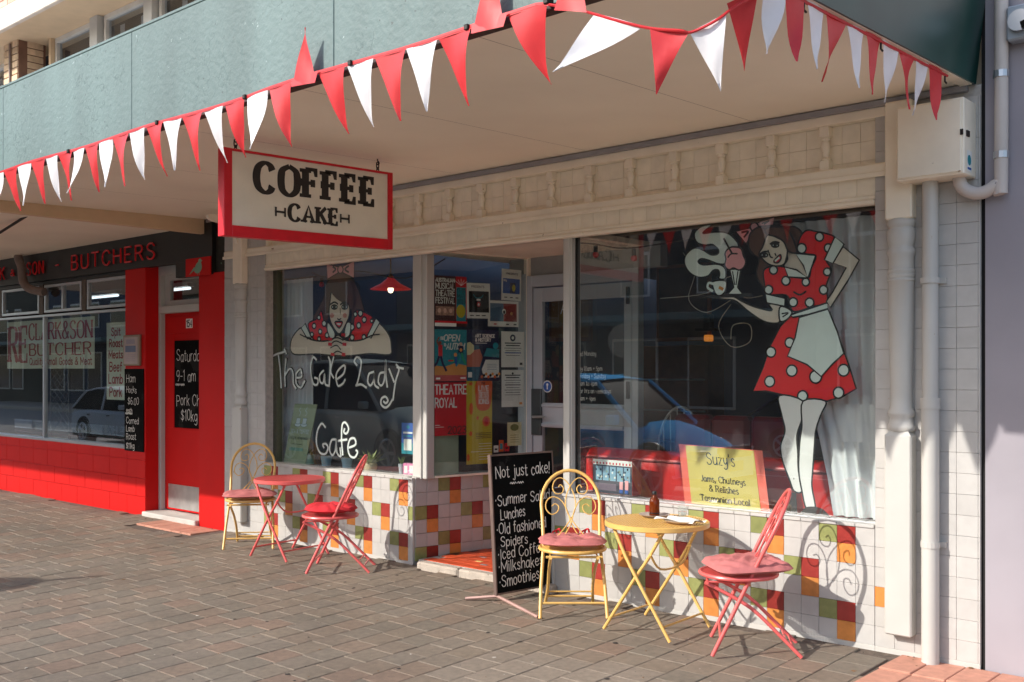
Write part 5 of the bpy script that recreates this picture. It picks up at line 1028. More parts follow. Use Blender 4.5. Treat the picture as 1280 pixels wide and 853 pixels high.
# butcher's window
bwn = thing("butcher_window", "wide aluminium shop window of the butcher with red lettering inside the glass", "window", (-13, .05, .7))
b = MB(); b.box(-17.5, -10.997, -.01, .12, .70, .735, ch=.004); b.build("sill", ALU, bwn)
b = MB()
for x in (-11.02, -13.14, -15.3): b.box(x - .022, x + .022, .03, .08, .735, 2.25, ch=.003)
b.box(-17.5, -10.998, .028, .082, 2.25, 2.28, ch=.003); b.build("frame", ALU, bwn)
b = MB(); b.box(-13.118, -11.042, .052, .058, .735, 2.25); b.build("pane", GLASS, bwn)
b = MB(); b.box(-15.278, -13.162, .052, .058, .735, 2.25); b.build("pane", GLASS, bwn)
b = MB(); b.box(-17.5, -10.998, .02, .06, 2.655, 2.70, ch=.003); b.build("head", BLACKB, bwn)
for (a, c) in ((-14.4, -13.27), (-13.12, -12.12), (-11.98, -11.02), (-15.6, -14.5)):
    b = MB(); b.box(a, c, .03, .075, 2.30, 2.335, ch=.003); b.box(a, c, .03, .075, 2.615, 2.65, ch=.003); b.box(a, a + .04, .03, .075, 2.335, 2.615, ch=.002); b.box(c - .04, c, .03, .075, 2.335, 2.615, ch=.002)
    if a == -13.12: b.box(-12.64, -12.60, .03, .075, 2.335, 2.615)
    f_ = b.build("transom_frame", ALU, bwn)
    b = MB(); b.box(a + .04, c - .04, .05, .055, 2.335, 2.615); b.build("pane", GLASS, f_)
b = MB()
for x in (-13.2, -12.05, -14.45): b.box(x - .05, x + .05, .028, .075, 2.28, 2.655)
b.build("mullion_boards", mat("stained timber mullion", (92, 78, 66), .6, var=.3, scale=30), bwn)
ww = thing("window_banner", "white banner with RE CLARK & SON BUTCHER in dark red serif letters", "banner", (-13.1, .07, 1.9))
b = MB(); b.box(-14.36, -11.9, .085, .089, 1.60, 2.22); b.build("sheet", mat("greenish white banner", (196, 206, 190), .6, var=.05), ww)
ink = Ink((-14.32, .0845, 1.62), (1, 0, 0), (0, 0, 1), (0, -1, 0), .0005)
DR = mat("banner dark red", (150, 20, 36), .6)
text(ink, "RE", .03, .07, .46, .03, DR, serif=True, thick=.10, width=.56)
text(ink, "CLARK&SON", .64, .35, .21, .014, DR, serif=True, thick=.045, width=1.72)
text(ink, "BUTCHER", .66, .15, .15, .013, DR, serif=True, thick=.042, width=1.68)
text(ink, "Quality Small Goods & Meat", .66, .03, .085, .014, DR, width=1.7); ink.build("lettering", ww)
w2 = thing("window_banner", "narrow white banner listing spit roast meats, beef, lamb and pork", "banner", (-11.4, .07, 1.7))
b = MB(); b.box(-11.60, -11.16, .085, .089, 1.24, 2.13); b.build("sheet", mat("greenish white banner", (196, 206, 190), .6), w2)
ink = Ink((-11.60, .0845, 1.25), (1, 0, 0), (0, 0, 1), (0, -1, 0), .0005)
for s, z, h in (("Spit", .73, .085), ("Roast", .60, .085), ("Meats", .47, .085), ("Beef", .32, .1), ("Lamb", .18, .1), ("Pork", .03, .1)):
    text(ink, s, .22, z, h, .017, DR, center=True, width=None, sx=1.15)
ink.build("lettering", w2)
# interior of the butcher's
br = MB(); br.quad((-18, .35, 0), (-9.3, .35, 0), (-9.3, 5, 0), (-18, 5, 0)); br.quad((-18, 5, 0), (-9.3, 5, 0), (-9.3, 5, 3), (-18, 5, 3)); br.quad((-9.3, .35, 0), (-9.3, 5, 0), (-9.3, 5, 3), (-9.3, .35, 3)); br.quad((-18, .3, 0), (-18, 5, 0), (-18, 5, 3), (-18, .3, 3)); br.quad((-18, .1, 2.95), (-9.3, .1, 2.95), (-9.3, 5, 2.95), (-18, 5, 2.95))
struct("butcher_interior", br, DARKIN)
for i, x in enumerate((-16.8, -14.6)):
    t = thing("ceiling_light", ("fluorescent tube light seen through the butcher's transoms at the left", "second fluorescent tube light further along the butcher's ceiling")[i], "light", (x, 2.6, 2.8))
    b = MB(); b.box(x - .6, x + .6, 2.55, 2.67, 2.84, 2.9); b.build("batten", WHITE, t)
    b = MB(); b.tube([(x - .58, 2.61, 2.81), (x + .58, 2.61, 2.81)], .02); b.build("tube", mat("lit tube", (255, 255, 255), .5, emit=((235, 245, 255), .9)), t)
t = thing("folding_gate", "diamond lattice metal gate folded inside the butcher's window", "gate", (-14, .5, .75))
b = MB()
for i in range(9):
    b.tube([(-13.95, .5, .75 + .1 * i), (-13.45, .5, 1.05 + .1 * i)], .006, 5); b.tube([(-13.45, .5, .75 + .1 * i), (-13.95, .5, 1.05 + .1 * i)], .006, 5)
b.build("lattice", BLACK, t); b = MB(); b.box(-13.97, -13.95, .49, .52, .6, 2.0); b.box(-13.45, -13.43, .49, .52, .6, 2.0); b.build("stile", IRON, t)
t = thing("display_counter", "low white display counter inside the butcher's window", "counter", (-12, .9, 0))
b = MB(); b.box(-15, -11.1, .5, 1.3, .1, .62, ch=.02); b.build("top", mat("dull counter", (120, 116, 112), .4), t); b = MB(); b.box(-15, -11.1, .45, .5, .62, .9); b.build("low_glass", GLASS, t)

# ------------------------------------------------------------------ upper storey
up = thing("upper_storey", "buff and pink brick upper storey with aluminium windows above the awning", "building", (-11, 0, 3.8))
b = MB(); b.box(-20, -1.84, .12, .4, 3.1, 3.95); b.build("base_wall", CREAM, up)
ZE = 5.70
def upwin(a, c, z0=3.95, z1=ZE, blind=False, parts=None):
    b = MB(); b.box(a, c, .05, .12, z1 - .06, z1, ch=.003); b.box(a, a + .05, .05, .12, z0, z1 - .06, ch=.003); b.box(c - .05, c, .05, .12, z0, z1 - .06, ch=.003); b.box(a, c, .05, .12, z0 - .06, z0, ch=.003)
    f_ = b.build("window_frame", WOODW, up)
    b = MB(); b.box(a + .05, c - .05, .09, .096, z0, z1 - .06); b.build("pane", GLASS2, f_)
    if blind:
        b = MB(); n = int((c - a) / .12)
        for i in range(n):
            if R.random() < .35: continue
            x = a + .1 + i * .12; b.box(x, x + .1, .2, .204, z0, z1 - .1)
        b.build("vertical_blind", CURT2, f_)
upwin(-14.16, -13.68); upwin(-15.6, -14.2, blind=True); upwin(-12.86, -11.84, blind=False); upwin(-11.6, -10.6, blind=True); upwin(-10.36, -9.45, blind=True)
upwin(-9.3, -7.6, blind=True); upwin(-7.4, -5.6)
for a, c in ((-11.84, -11.6), (-10.6, -10.36)):
    b = MB(); b.box(a + .03, c - .03, -.02, .12, 3.9, ZE, ch=.004); b.build("mullion_post", WHITE, up)
b = MB(); b.box(-9.45, -9.3, -.0, .12, 3.9, ZE); b.box(-7.6, -7.4, -.0, .12, 3.9, ZE); b.box(-12.92, -12.87, -.0, .12, 3.9, ZE); b.box(-5.6, -1.84, .0, .12, 3.9, ZE); b.build("wall_panel", TAN, up)
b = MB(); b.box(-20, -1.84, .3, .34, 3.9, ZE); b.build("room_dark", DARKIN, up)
# brick pier
b = MB(); b.box(-13.64, -13.23, -.235, .1, 3.8, ZE); b.build("pier_core", MORTAR, up)
def brick(w_, d_, h_, m, nm="brick"):
    q = MB(); q.box(-w_ / 2, w_ / 2, -d_ / 2, d_ / 2, -h_ / 2, h_ / 2, ch=.004); return q.mesh(nm, m)
bA = brick(.222, .11, .074, BRICKC); bB = brick(.104, .11, .074, BRICKC); bC = brick(.06, .20, .074, BRICKC); bD = brick(.168, .11, .074, BRICKC)
z = 3.86; r_ = 0
while z < ZE - .03:
    for x, me in (((-13.528, bA), (-13.323, bD)) if r_ % 2 else ((-13.56, bD), (-13.355, bA))):
        inst("brick", me, up, (x, -.195 + R.uniform(-.003, .003), z))
    inst("brick", bC, up, (-13.255, -.03, z))
    z += .086; r_ += 1
b = MB(); b.tube([(-13.42, -.265, 3.8), (-13.42, -.265, ZE - .02)], .016, 8); b.build("conduit", PIPE, up, True)
# eaves and brick parapet
b = MB(); b.box(-20, -1.84, -.62, .3, ZE, ZE + .03); b.build("eaves_lining", TAN, up)
b = MB(); b.box(-20, -1.84, -.66, -.6, ZE - .10, ZE + .16, ch=.008); b.build("eaves_band", RENDER, up)
b = MB(); b.box(-20, -1.84, -.635, -.45, ZE + .16, 8.2); b.build("parapet_core", mat("pale mortar", (206, 190, 178), .9), up)
bP = brick(.228, .03, .074, BRICKP)
for r_ in range(10):
    x = -11.0 - (.12 if r_ % 2 else 0)
    while x > -15:
        inst("brick", bP, up, (x, -.632 + R.uniform(-.003, .002), ZE + .16 + .045 + r_ * .086)); x -= .24

# ------------------------------------------------------------------ hanging sign
sg = thing("hanging_sign", "red framed COFFEE CAKE sign hanging on two chains under the awning", "sign", (-5.67, -1.46, 2.7))
sy0, sy1 = -2.165, -.775
def sgz(y, z): return z + .0246 * (y - sy0)
TILT = 1
def sgbox(x0, x1, y0, y1, z0, z1, ch=.003):
    b = MB(); b.box(x0, x1, y0, y1, z0, z1, ch=ch)
    b.v = [(x, y, sgz(y, z)) for x, y, z in b.v]; return b
zb_, zt_ = 2.415, 2.965
sgbox(-5.695, -5.65, sy0 + .05, sy1 - .03, zb_ + .06, zt_ - .012).build("panel", SIGNW, sg)
fr = MB()
for q in (sgbox(-5.705, -5.635, sy0, sy0 + .06, zb_, zt_), sgbox(-5.705, -5.635, sy1 - .04, sy1, zb_, zt_), sgbox(-5.705, -5.635, sy0 + .06, sy1 - .04, zb_, zb_ + .07), sgbox(-5.705, -5.635, sy0 + .06, sy1 - .04, zt_ - .014, zt_)):
    fr.add(q.v, q.f)
fr.build("frame", SIGNR, sg)
ink = Ink((-5.649, sy0, zb_), (0, 1, .0246), (0, 0, 1), (1, 0, 0), .0008)
text(ink, "COFFEE", .245, .30, .19, .024, SIGNK, serif=True, thick=.058, width=.98, gap=2.1)
text(ink, "CAKE", .50, .135, .11, .014, SIGNK, serif=True, thick=.034, width=.40, gap=1.9)
for a in (.385, .915):
    ink.rect(a, a + .085, .178, .192, SIGNK); ink.rect(a, a + .014, .155, .215, SIGNK); ink.rect(a + .071, a + .085, .155, .215, SIGNK)
ink.build("lettering", sg)
def chain(y, z0, z1, parent):
    z = z1; i = 0
    while z > z0:
        b = MB(); hh = .036
        pts = [((.011 * math.sin(q)) if i % 2 else 0, 0 if i % 2 else .011 * math.sin(q), hh * .72 * math.cos(q)) for q in [2 * math.pi * k / 12 for k in range(12)]]
        b.tube([(-5.67 + p[0], y + p[1], z - hh * .6 + p[2]) for p in pts], .0042, 6, closed=True)
        b.build("chain_link", IRON, parent, True); z -= hh * 1.05; i += 1
    b = MB(); b.tube(smooth_pts([(-5.67, y, z1 + .05), (-5.67, y, z1 + .015), (-5.67, y + .015, z1), (-5.67, y, z1 - .015), (-5.67, y - .012, z1 - .0)], False, 4), .0045, 6); b.build("hook", IRON, parent)
chain(-2.06, 2.965, 3.03, sg); chain(-.89, 2.99, 3.06, sg)

# ------------------------------------------------------------------ bunting
def pennant(a, c, Ld, mat_, parent, swing=(0, 0), curl=0.0, flip=False, tipx=0.0, twist=0.0):
    """a, c: points where the hem meets the cord; hangs Ld below, swing=(x,y) blown offset of the tip"""
    A_, C_ = Vector(a), Vector(c)
    mb = MB(); n = 9; m_ = 4
    mid = (A_ + C_) / 2
    dn = Vector((swing[0], swing[1], -1)).normalized() * Ld
    nrm = (C_ - A_).cross(dn).normalized()
    vs = []
    for i in range(n):
        t = i / (n - 1)
        wv = (1 - t) ** 1.12
        for j in range(m_ + 1):
            s_ = j / m_ - .5
            p = mid + (C_ - A_) * s_ * max(wv, .012) + dn * t
            p += nrm * (curl * t * t * .07 + twist * s_ * t * (1 - t) * .18 + .005 * math.sin(t * 6 + s_ * 4 + curl * 3))
            p += (C_ - A_).normalized() * tipx * t * t * Ld
            vs.append(p)
    fs = [(i * (m_ + 1) + j, i * (m_ + 1) + j + 1, (i + 1) * (m_ + 1) + j + 1, (i + 1) * (m_ + 1) + j) for i in range(n - 1) for j in range(m_)]
    mb.add(vs, fs)
    return mb.build("pennant", mat_, parent, True)
bn = thing("bunting", "long string of red and white pennants along the awning's sunny front edge", "bunting", (-5, -2.62, 3.0))
bx = [-8.2, -7.98, -7.771, -7.545, -7.32, -7.10, -6.9, -6.70, -6.52, -6.34, -6.155, -5.955, -5.755, -5.55, -5.35, -5.13, -4.92, -4.715, -4.51, -4.305, -4.1, -3.885, -3.676, -3.463, -3.258, -3.05, -2.855, -2.63]
YB = -2.622
def bz(x): return 3.018 + .006 * math.sin(x * 4.1) + (.0 if x < -4.6 else .004)
for i in range(len(bx) - 1):
    a, c = bx[i] + .006, bx[i + 1] - .006
    red = (i % 2 == 0)
    up_ = i in (19, 25)
    if i == 19 or i == 25:
        pennant((a, YB - .01, bz(a) - .03), (c, YB - .01, bz(c) - .045), -.27 if i == 19 else -.30, FRED, bn, swing=(-.1, .03), curl=.3, tipx=-.1)
        # folded hem hanging over the cord
        b = MB(); b.quad((a, YB - .014, bz(a) - .03), (c, YB - .014, bz(c) - .045), (c + .02, YB - .010, bz(c) + .012), (a, YB - .010, bz(a) + .01)); b.build("folded_hem", FRED, bn)
        continue
    pennant((a, YB, bz(a)), (c, YB, bz(c)), R.uniform(.285, .315), FRED if red else FWHITE, bn, swing=(R.uniform(-.02, .05), R.uniform(-.05, .08)), curl=R.uniform(-1.0, 1.0) if not red else R.uniform(.3, 1.3), tipx=R.uniform(-.05, .14) if red else R.uniform(-.06, .04), twist=R.uniform(-.5, .5))
cord = [(x, YB + .004, bz(x) + .004) for x in [-9.3 + .2 * i for i in range(34)] if x < -2.66] + [(-2.63, YB, 3.02)]
b = MB(); b.tube(cord, .005, 5)
for i in range(len(cord) - 1):
    p, q = cord[i], cord[i + 1]
    b.quad((p[0], p[1] - .004, p[2] - .006), (q[0], q[1] - .004, q[2] - .006), (q[0], q[1] - .004, q[2] + .012), (p[0], p[1] - .004, p[2] + .012))
b.build("cord", FRED, bn)
b = MB()
for x in (-7.9, -6.75, -5.62, -4.72, -3.85, -3.08, -2.64): b.box(x - .012, x + .012, YB - .012, YB + .03, bz(x) - .004, bz(x) + .02, ch=.003)
b.build("clip", IRON, bn)
# swag round the corner and the shaded run under the end of the awning
b2 = thing("bunting", "pennants on the loose loop of cord sagging at the awning corner", "bunting", (-2.2, -2.5, 2.9))
swag = [(-2.63, -2.622, 3.02), (-2.50, -2.61, 2.975), (-2.33, -2.585, 2.90), (-2.20, -2.55, 2.85), (-2.09, -2.52, 2.825), (-2.06, -2.49, 2.82), (-1.98, -2.45, 2.855), (-1.93, -2.38, 2.92), (-1.88, -2.25, 3.0)]
b = MB(); b.tube(smooth_pts(swag, False, 4), .006, 6); b.build("cord", FRED, b2)
pennant((-2.60, -2.63, 2.99), (-2.45, -2.61, 2.95), -.26, FRED, b2, swing=(-.1, .03), curl=.3)
pennant((-2.42, -2.60, 2.945), (-2.225, -2.556, 2.862), .31, FWHITE, b2, swing=(-1.15, -.5), curl=-.6, twist=.5)
pennant((-2.20, -2.55, 2.85), (-2.06, -2.50, 2.822), .235, FRED, b2, swing=(-.22, -.10), curl=.3, twist=.4)
pennant((-2.065, -2.495, 2.82), (-1.955, -2.42, 2.885), .25, FWHITE, b2, swing=(.16, .12), curl=.5, twist=-.6)
pennant((-2.0, -2.34, 2.95), (-1.90, -2.28, 3.0), .27, FRED, b2, swing=(-.1, .25), curl=.4)
b3 = thing("bunting", "shaded row of red and white pennants along the dark green end of the awning", "bunting", (-1.88, -1.2, 3.05))
ys = [-2.26, -2.13, -1.965, -1.80, -1.63, -1.44, -1.27, -1.08, -.92, -.74, -.56, -.38]
ys = [-2.27, -2.10, -1.93, -1.76, -1.56, -1.37, -1.19, -.99, -.80, -.62, -.43]
for i in range(len(ys) - 1):
    y0_, y1_ = ys[i] + .005, ys[i + 1] - .005
    zz = lambda y: 3.035 + SL * (y + 2.2) + .002 + (.006 * math.sin(y * 9))
    pennant((-1.885, y0_, zz(y0_)), (-1.88, y1_, zz(y1_)), .265, FWHITE if i % 2 == 0 else FRED, b3, swing=(R.uniform(-.12, -.02), R.uniform(-.10, .02)), curl=R.uniform(-.8, 1), tipx=R.uniform(-.1, .05), twist=R.uniform(-.8, .8))
b = MB(); b.tube([(-1.883, y, 3.035 + SL * (y + 2.2) - .008) for y in [-2.27 + .1 * i for i in range(20)]], .007, 6); b.build("cord", FRED, b3)
b = MB()
for y in (-1.95, -1.2, -.40): b.tube([(-1.883, y, sz(y) - .02), (-1.883, y, sz(y) - .06), (-1.883, y + .02, sz(y) - .065)], .005, 5)
b.build("hook", IRON, b3)

# ------------------------------------------------------------------ posters inside the alcove side window
def poster(nm, label, s0, s1, z0, z1, base, painter=None, rot=0.0, cat="poster", off=.010):
    o3 = wp(s0, -off, z0)
    t = thing(nm, label, cat, o3, 0)
    u = Vector((E2[0], E2[1], 0)); v = Vector((0, 0, 1))
    if rot: q = Matrix.Rotation(rot, 3, Vector((E2[1], -E2[0], 0))); u = q @ u; v = q @ v
    ink = Ink((0, 0, 0), u, v, (E2[1], -E2[0], 0), .0004)
    W_, H_ = s1 - s0, z1 - z0
    ink.rect(0, W_, 0, H_, base)
    ink.build("sheet", t, at=(0, 0, 0))
    if painter:
        ink = Ink(Vector((E2[1], -E2[0], 0)) * .0006, u, v, (E2[1], -E2[0], 0), .0004)
        painter(ink, W_, H_); ink.build("print", t, at=(0, 0, 0))
    return t
def p1(k, W_, H_):
    k.rect(.21, W_, .06, H_, POSTR); k.rect(.215, .31, .03, .33, TEAL); k.disc(.26, .13, .045, POSTY, .055)
    for i, s in enumerate(("AUSTRALIAN", "MUSICAL", "THEATRE", "FESTIVAL")): text(k, s, .012, H_ - (.05, .108, .168, .228)[i], (.028, .046, .046, .046)[i], .0065, PWHITE, width=.185)
    for i, s in enumerate(("17-21", "MAY", "2023")): text(k, s, .222, .285 - .045 * i, .034, .0055, mat("poster dark teal", (14, 70, 80), .5), width=.08)
    for i in range(5): k.line([(.26, H_ - .075), (.2 + .03 * i, H_ - .02 - abs(i - 2) * .008)], .003, PWHITE)
    k.rect(.01, .19, .09, .165, mat("photo strip", (150, 116, 100), .5, var=.5, scale=40))
    for i in range(3): k.disc(.045 + .055 * i, .13, .016, mat("portrait tone", (204, 170, 150), .5), .02)
    k.rect(0, W_, .028, .045, POSTR); k.rect(0, .21, 0, .028, PWHITE)
poster("poster", "maroon festival poster with tall white lettering and teal date strip", .004, .322, 1.943, 2.362, POSTM, p1)
def p2(k, W_, H_):
    k.rect(.022, W_ - .012, .05, .23, BLACK); text(k, "PRESENTS", .05, .26, .016, .003, BLACK, width=.13)
    k.line([(.07, .20), (.09, .175), (.12, .17), (.15, .178), (.17, .2)], .008, TEAL); k.rect(.10, .14, .15, .165, PWHITE); k.disc(.12, .12, .018, POSTR, .022); k.disc(.12, .118, .009, PWHITE, .011)
    for i in range(3): k.rect(.03 + .06 * i, .07 + .06 * i, .02, .028, BLACK)
poster("poster", "white poster with a black square and small horned emblem", .325, .565, 2.017, 2.315, PWHITE, p2, rot=.015)
def p3(k, W_, H_):
    k.rect(.015, W_ - .015, .06, .19, BLUEC); k.rect(.09, .15, .065, .155, NAVY); k.disc(.13, .11, .018, POSTY, .03); text(k, "day", .02, .165, .018, .004, PWHITE); text(k, "PRESENTS", .05, .225, .014, .003, BLACK, width=.12)
    for i in range(3): k.rect(.03 + .06 * i, .06 + .06 * i, .022, .03, BLACK)
poster("poster", "white poster with blue panel and yellow figure, high at the right of the glass", .680, .890, 2.185, 2.455, PWHITE, p3, rot=-.02)
GRADB = mat("poster slate blue", (84, 112, 140), .5); GRADR = mat("poster brick red", (150, 50, 44), .5)
def p4(k, W_, H_):
    k.rect(.022, W_ * .5, .045, .2, GRADB); k.rect(W_ * .5, W_ - .02, .045, .2, GRADR); k.disc(W_ * .52, .13, .02, PWHITE, .024); k.disc(W_ * .52, .125, .012, BLACK, .016); k.disc(W_ * .76, .115, .014, SAND)
    for a in (.06, .19, .27): k.rect(a, a + .03, .016, .026, POSTR if a < .1 else BLACK)
poster("poster", "landscape white poster shading from slate blue to brick red", .543, .868, 1.955, 2.178, PWHITE, p4, off=.014)
def p5(k, W_, H_):
    k.rect(0, W_, 0, .05, mat("poster pink", (200, 90, 90), .5)); k.fill([(0, .05), (W_, .05), (W_, .13), (.2, .15), (.1, .12), (0, .13)], SAND)
    text(k, "BE", .06, .345, .022, .005, PWHITE); text(k, "OPEN", .09, .335, .05, .0085, PWHITE, width=.15, italic=.15); text(k, "TO", .09, .29, .022, .005, PWHITE, width=.02); text(k, "AUTISM", .115, .265, .05, .0085, PWHITE, width=.175, italic=.15)
    sk = mat("brown figure", (130, 60, 40), .5)
    k.disc(.05, .315, .018, sk); k.rect(.035, .075, .19, .30, POSTR); k.line([(.04, .2), (.02, .15), (.0, .13)], .02, NAVY); k.line([(.06, .2), (.08, .14), (.11, .09)], .02, NAVY); k.line([(.04, .29), (.02, .33), (.04, .36)], .012, sk)
    k.disc(.255, .31, .014, mat("portrait tone", (204, 170, 150), .5)); k.rect(.23, .28, .225, .295, NAVY); k.line([(.24, .23), (.25, .18), (.21, .13)], .018, TEAL); k.line([(.265, .23), (.28, .18), (.30, .15)], .018, mat("poster green", (40, 150, 110), .5)); k.disc(.255, .26, .014, SAND)
    k.disc(.17, .17, .02, mat("poster green", (40, 150, 110), .5), .014); k.disc(.2, .22, .016, SAND); k.rect(.195, .215, .14, .2, BLUEC); k.rect(.13, .18, .165, .175, POSTR); k.rect(.01, .05, .015, .03, PWHITE); k.rect(.25, .30, .02, .032, PWHITE)
poster("poster", "teal poster with walking figures headed be open to autism", .006, .322, 1.489, 1.918, TEAL, p5)
def p6(k, W_, H_):
    k.fill([(0, .0), (.11, 0), (.16, .2), (.12, .3), (0, .3)], mat("poster deep teal", (16, 84, 110), .5)); k.fill([(.0, .12), (.13, .12), (.16, .2), (.13, .27), (.0, .25)], mat("poster terracotta", (190, 108, 84), .5)); k.fill([(.03, .22), (.07, .25), (.07, .3), (.03, .33), (0, .32), (0, .22)], CREAMC)
    k.fill([(.15, .1), (.19, .18), (W_, .18), (W_, .03), (.17, .03)], PWHITE); k.fill([(.17, .21), (.2, .28), (.33, .27), (W_, .2)], TEAL); k.rect(.01, .05, .03, .075, PWHITE)
    for i in range(9): k.disc(.15 + .022 * i, .035 + .012 * (i % 3), .013, (POSTO, BLACK, SAND)[i % 3])
    k.disc(.29, .30, .028, TEAL); text(k, "ART SCIENCE", .08, .37, .026, .0055, PWHITE, width=.2); text(k, "& HISTORY", .08, .335, .026, .0055, PWHITE, width=.16); k.rect(.08, .2, .318, .323, PWHITE)
    for i in range(4): k.rect(.2, .3, .14 - .015 * i, .143 - .015 * i, GRADB)
poster("poster", "navy and teal poster of hexagons headed art, science and history", .326, .655, 1.489, 1.925, NAVY, p6)
def pn(k, W_, H_, logo=True):
    if logo: k.disc(W_ / 2, H_ - .055, .03, NAVY); k.disc(W_ / 2, H_ - .055, .014, PWHITE)
    else: k.disc(W_ / 2, H_ - .03, .01, BLACK)
    G_ = mat("print grey", (110, 108, 106), .7)
    for i in range(9 if not logo else 6):
        y_ = H_ - (.105 if logo else .05) - i * .021
        if y_ < .03: break
        q = (.06, .08, .05, .07)[i % 4]
        k.rect(q * .6, W_ - q * .6, y_, y_ + (.009 if i in (0, 1, 4) else .005), BLACK if i < 2 else (BLUEC if (logo and i == 4) else G_))
    k.rect(W_ - .05, W_ - .02, .02, .04, BLACK if logo else SAND)
poster("notice", "white notice with round dark blue badge on the alcove window", .68, .925, 1.606, 1.915, PWHITE, pn, cat="notice")
poster("notice", "white notice sheet with centred grey text below the badge notice", .683, .921, 1.262, 1.582, PWHITE, lambda k, a, c: pn(k, a, c, False), cat="notice")
def p9(k, W_, H_):
    text(k, "THEATRE", .005, .345, .075, .011, PWHITE, width=.31); text(k, "ROYAL", .005, .235, .075, .011, PWHITE, width=.21); text(k, "2023", .13, .015, .06, .009, POSTM, width=.18); k.rect(.005, .05, .085, .09, PWHITE); k.rect(.005, .09, .07, .074, PWHITE)
poster("poster", "bright red Theatre Royal 2023 poster low on the alcove glass", .006, .32, 1.038, 1.478, POSTR, p9)
def p10(k, W_, H_):
    k.fill(smooth_pts([(.10, .70), (.25, .72), (.26, .6), (.24, .48), (.18, .45), (.11, .47), (.09, .58)], True, 3), POSTO)
    text(k, "THE", .15, .675, .018, .004, POSTM)
    for i, s in enumerate(("LIVE", "SESS", "IONS")): text(k, s, .125, .62 - .055 * i, .042, .008, PWHITE, width=.1)
    for (x, y, a, c) in ((.04, .68, .02, .014), (.045, .47, .02, .05), (.2, .36, .04, .045), (.11, .39, .012, .016), (.04, .26, .016, .02), (.015, .06, .015, .03)): k.disc(x, y, a, POSTO, c)
    k.disc(.2, .36, .022, POSTR, .028)
    for i in range(4): k.rect(.09, .25, .26 - .014 * i, .264 - .014 * i, POSTM)
    for i in range(7): k.rect(.12 - .08 * (i == 3), .25, .17 - .022 * i, .174 - .022 * i, PWHITE)
poster("poster", "long mustard yellow live sessions poster with orange drawings", .325, .588, .785, 1.498, POSTY, p10, off=.016)
poster("notice", "small cream notice card near the bottom right of the alcove window", .745, .897, .925, 1.128, CREAMC, lambda k, a, c: (k.disc(a / 2, c - .045, .045, mat("olive print", (120, 120, 60), .6), .03), [k.rect(.03, a - .03, .03 + .02 * i, .034 + .02 * i, mat("olive print", (120, 120, 60), .6), up=False) for i in range(4)]), cat="notice")
for i, (s0, z0, m, lb) in enumerate(((.60, .875, PWHITE, "small white card stuck low on the alcove window"), (.655, .88, POSTO, "small orange and teal card low on the alcove window"), (.715, .88, POSTR, "small red card low on the alcove window"))):
    poster("card", lb, s0, s0 + .05, z0, z0 + (.06, .1, .07)[i], m, (lambda k, a, c: k.rect(.01, a - .01, .02, c - .03, TEAL)) if i == 1 else (lambda k, a, c: k.rect(.01, a - .01, .02, .035, BLACK)), cat="card")
gbt = thing("board", "pale green board standing inside the alcove window behind the red poster", "board", (-6.15, .4, .7))
b = MB(); wbox(b, .02, .30, -.12, -.1, .705, 1.3); b.build("panel", GREENC, gbt)
# ------------------------------------------------------------------ furniture
def mesh_disc(mb, cx, cy, z, r, pitch, w_, th, ang0):
    for da in (0, math.pi / 2):
        a = ang0 + da; c, s = math.cos(a), math.sin(a)
        n = int(r / pitch)
        for i in range(-n, n + 1):
            d = i * pitch; h = math.sqrt(max(0, r * r - d * d))
            if h < .01: continue
            zz = z + (.0012 if da else 0)
            P_ = lambda u, v: (cx + c * u - s * v, cy + s * u + c * v)
            q = [P_(-h, d - w_ / 2), P_(h, d - w_ / 2), P_(h, d + w_ / 2), P_(-h, d + w_ / 2)]
            mb.add([(x, y, zz) for x, y in q] + [(x, y, zz - th) for x, y in q], [(0, 1, 2, 3), (7, 6, 5, 4), (0, 4, 5, 1), (2, 6, 7, 3)])
def spiral(cx, cz, r0, r1, a0, turns, n=22):
    return [(cx + (r0 + (r1 - r0) * t) * math.cos(a0 + turns * 2 * math.pi * t), cz + (r0 + (r1 - r0) * t) * math.sin(a0 + turns * 2 * math.pi * t)) for t in [i / n for i in range(n + 1)]]
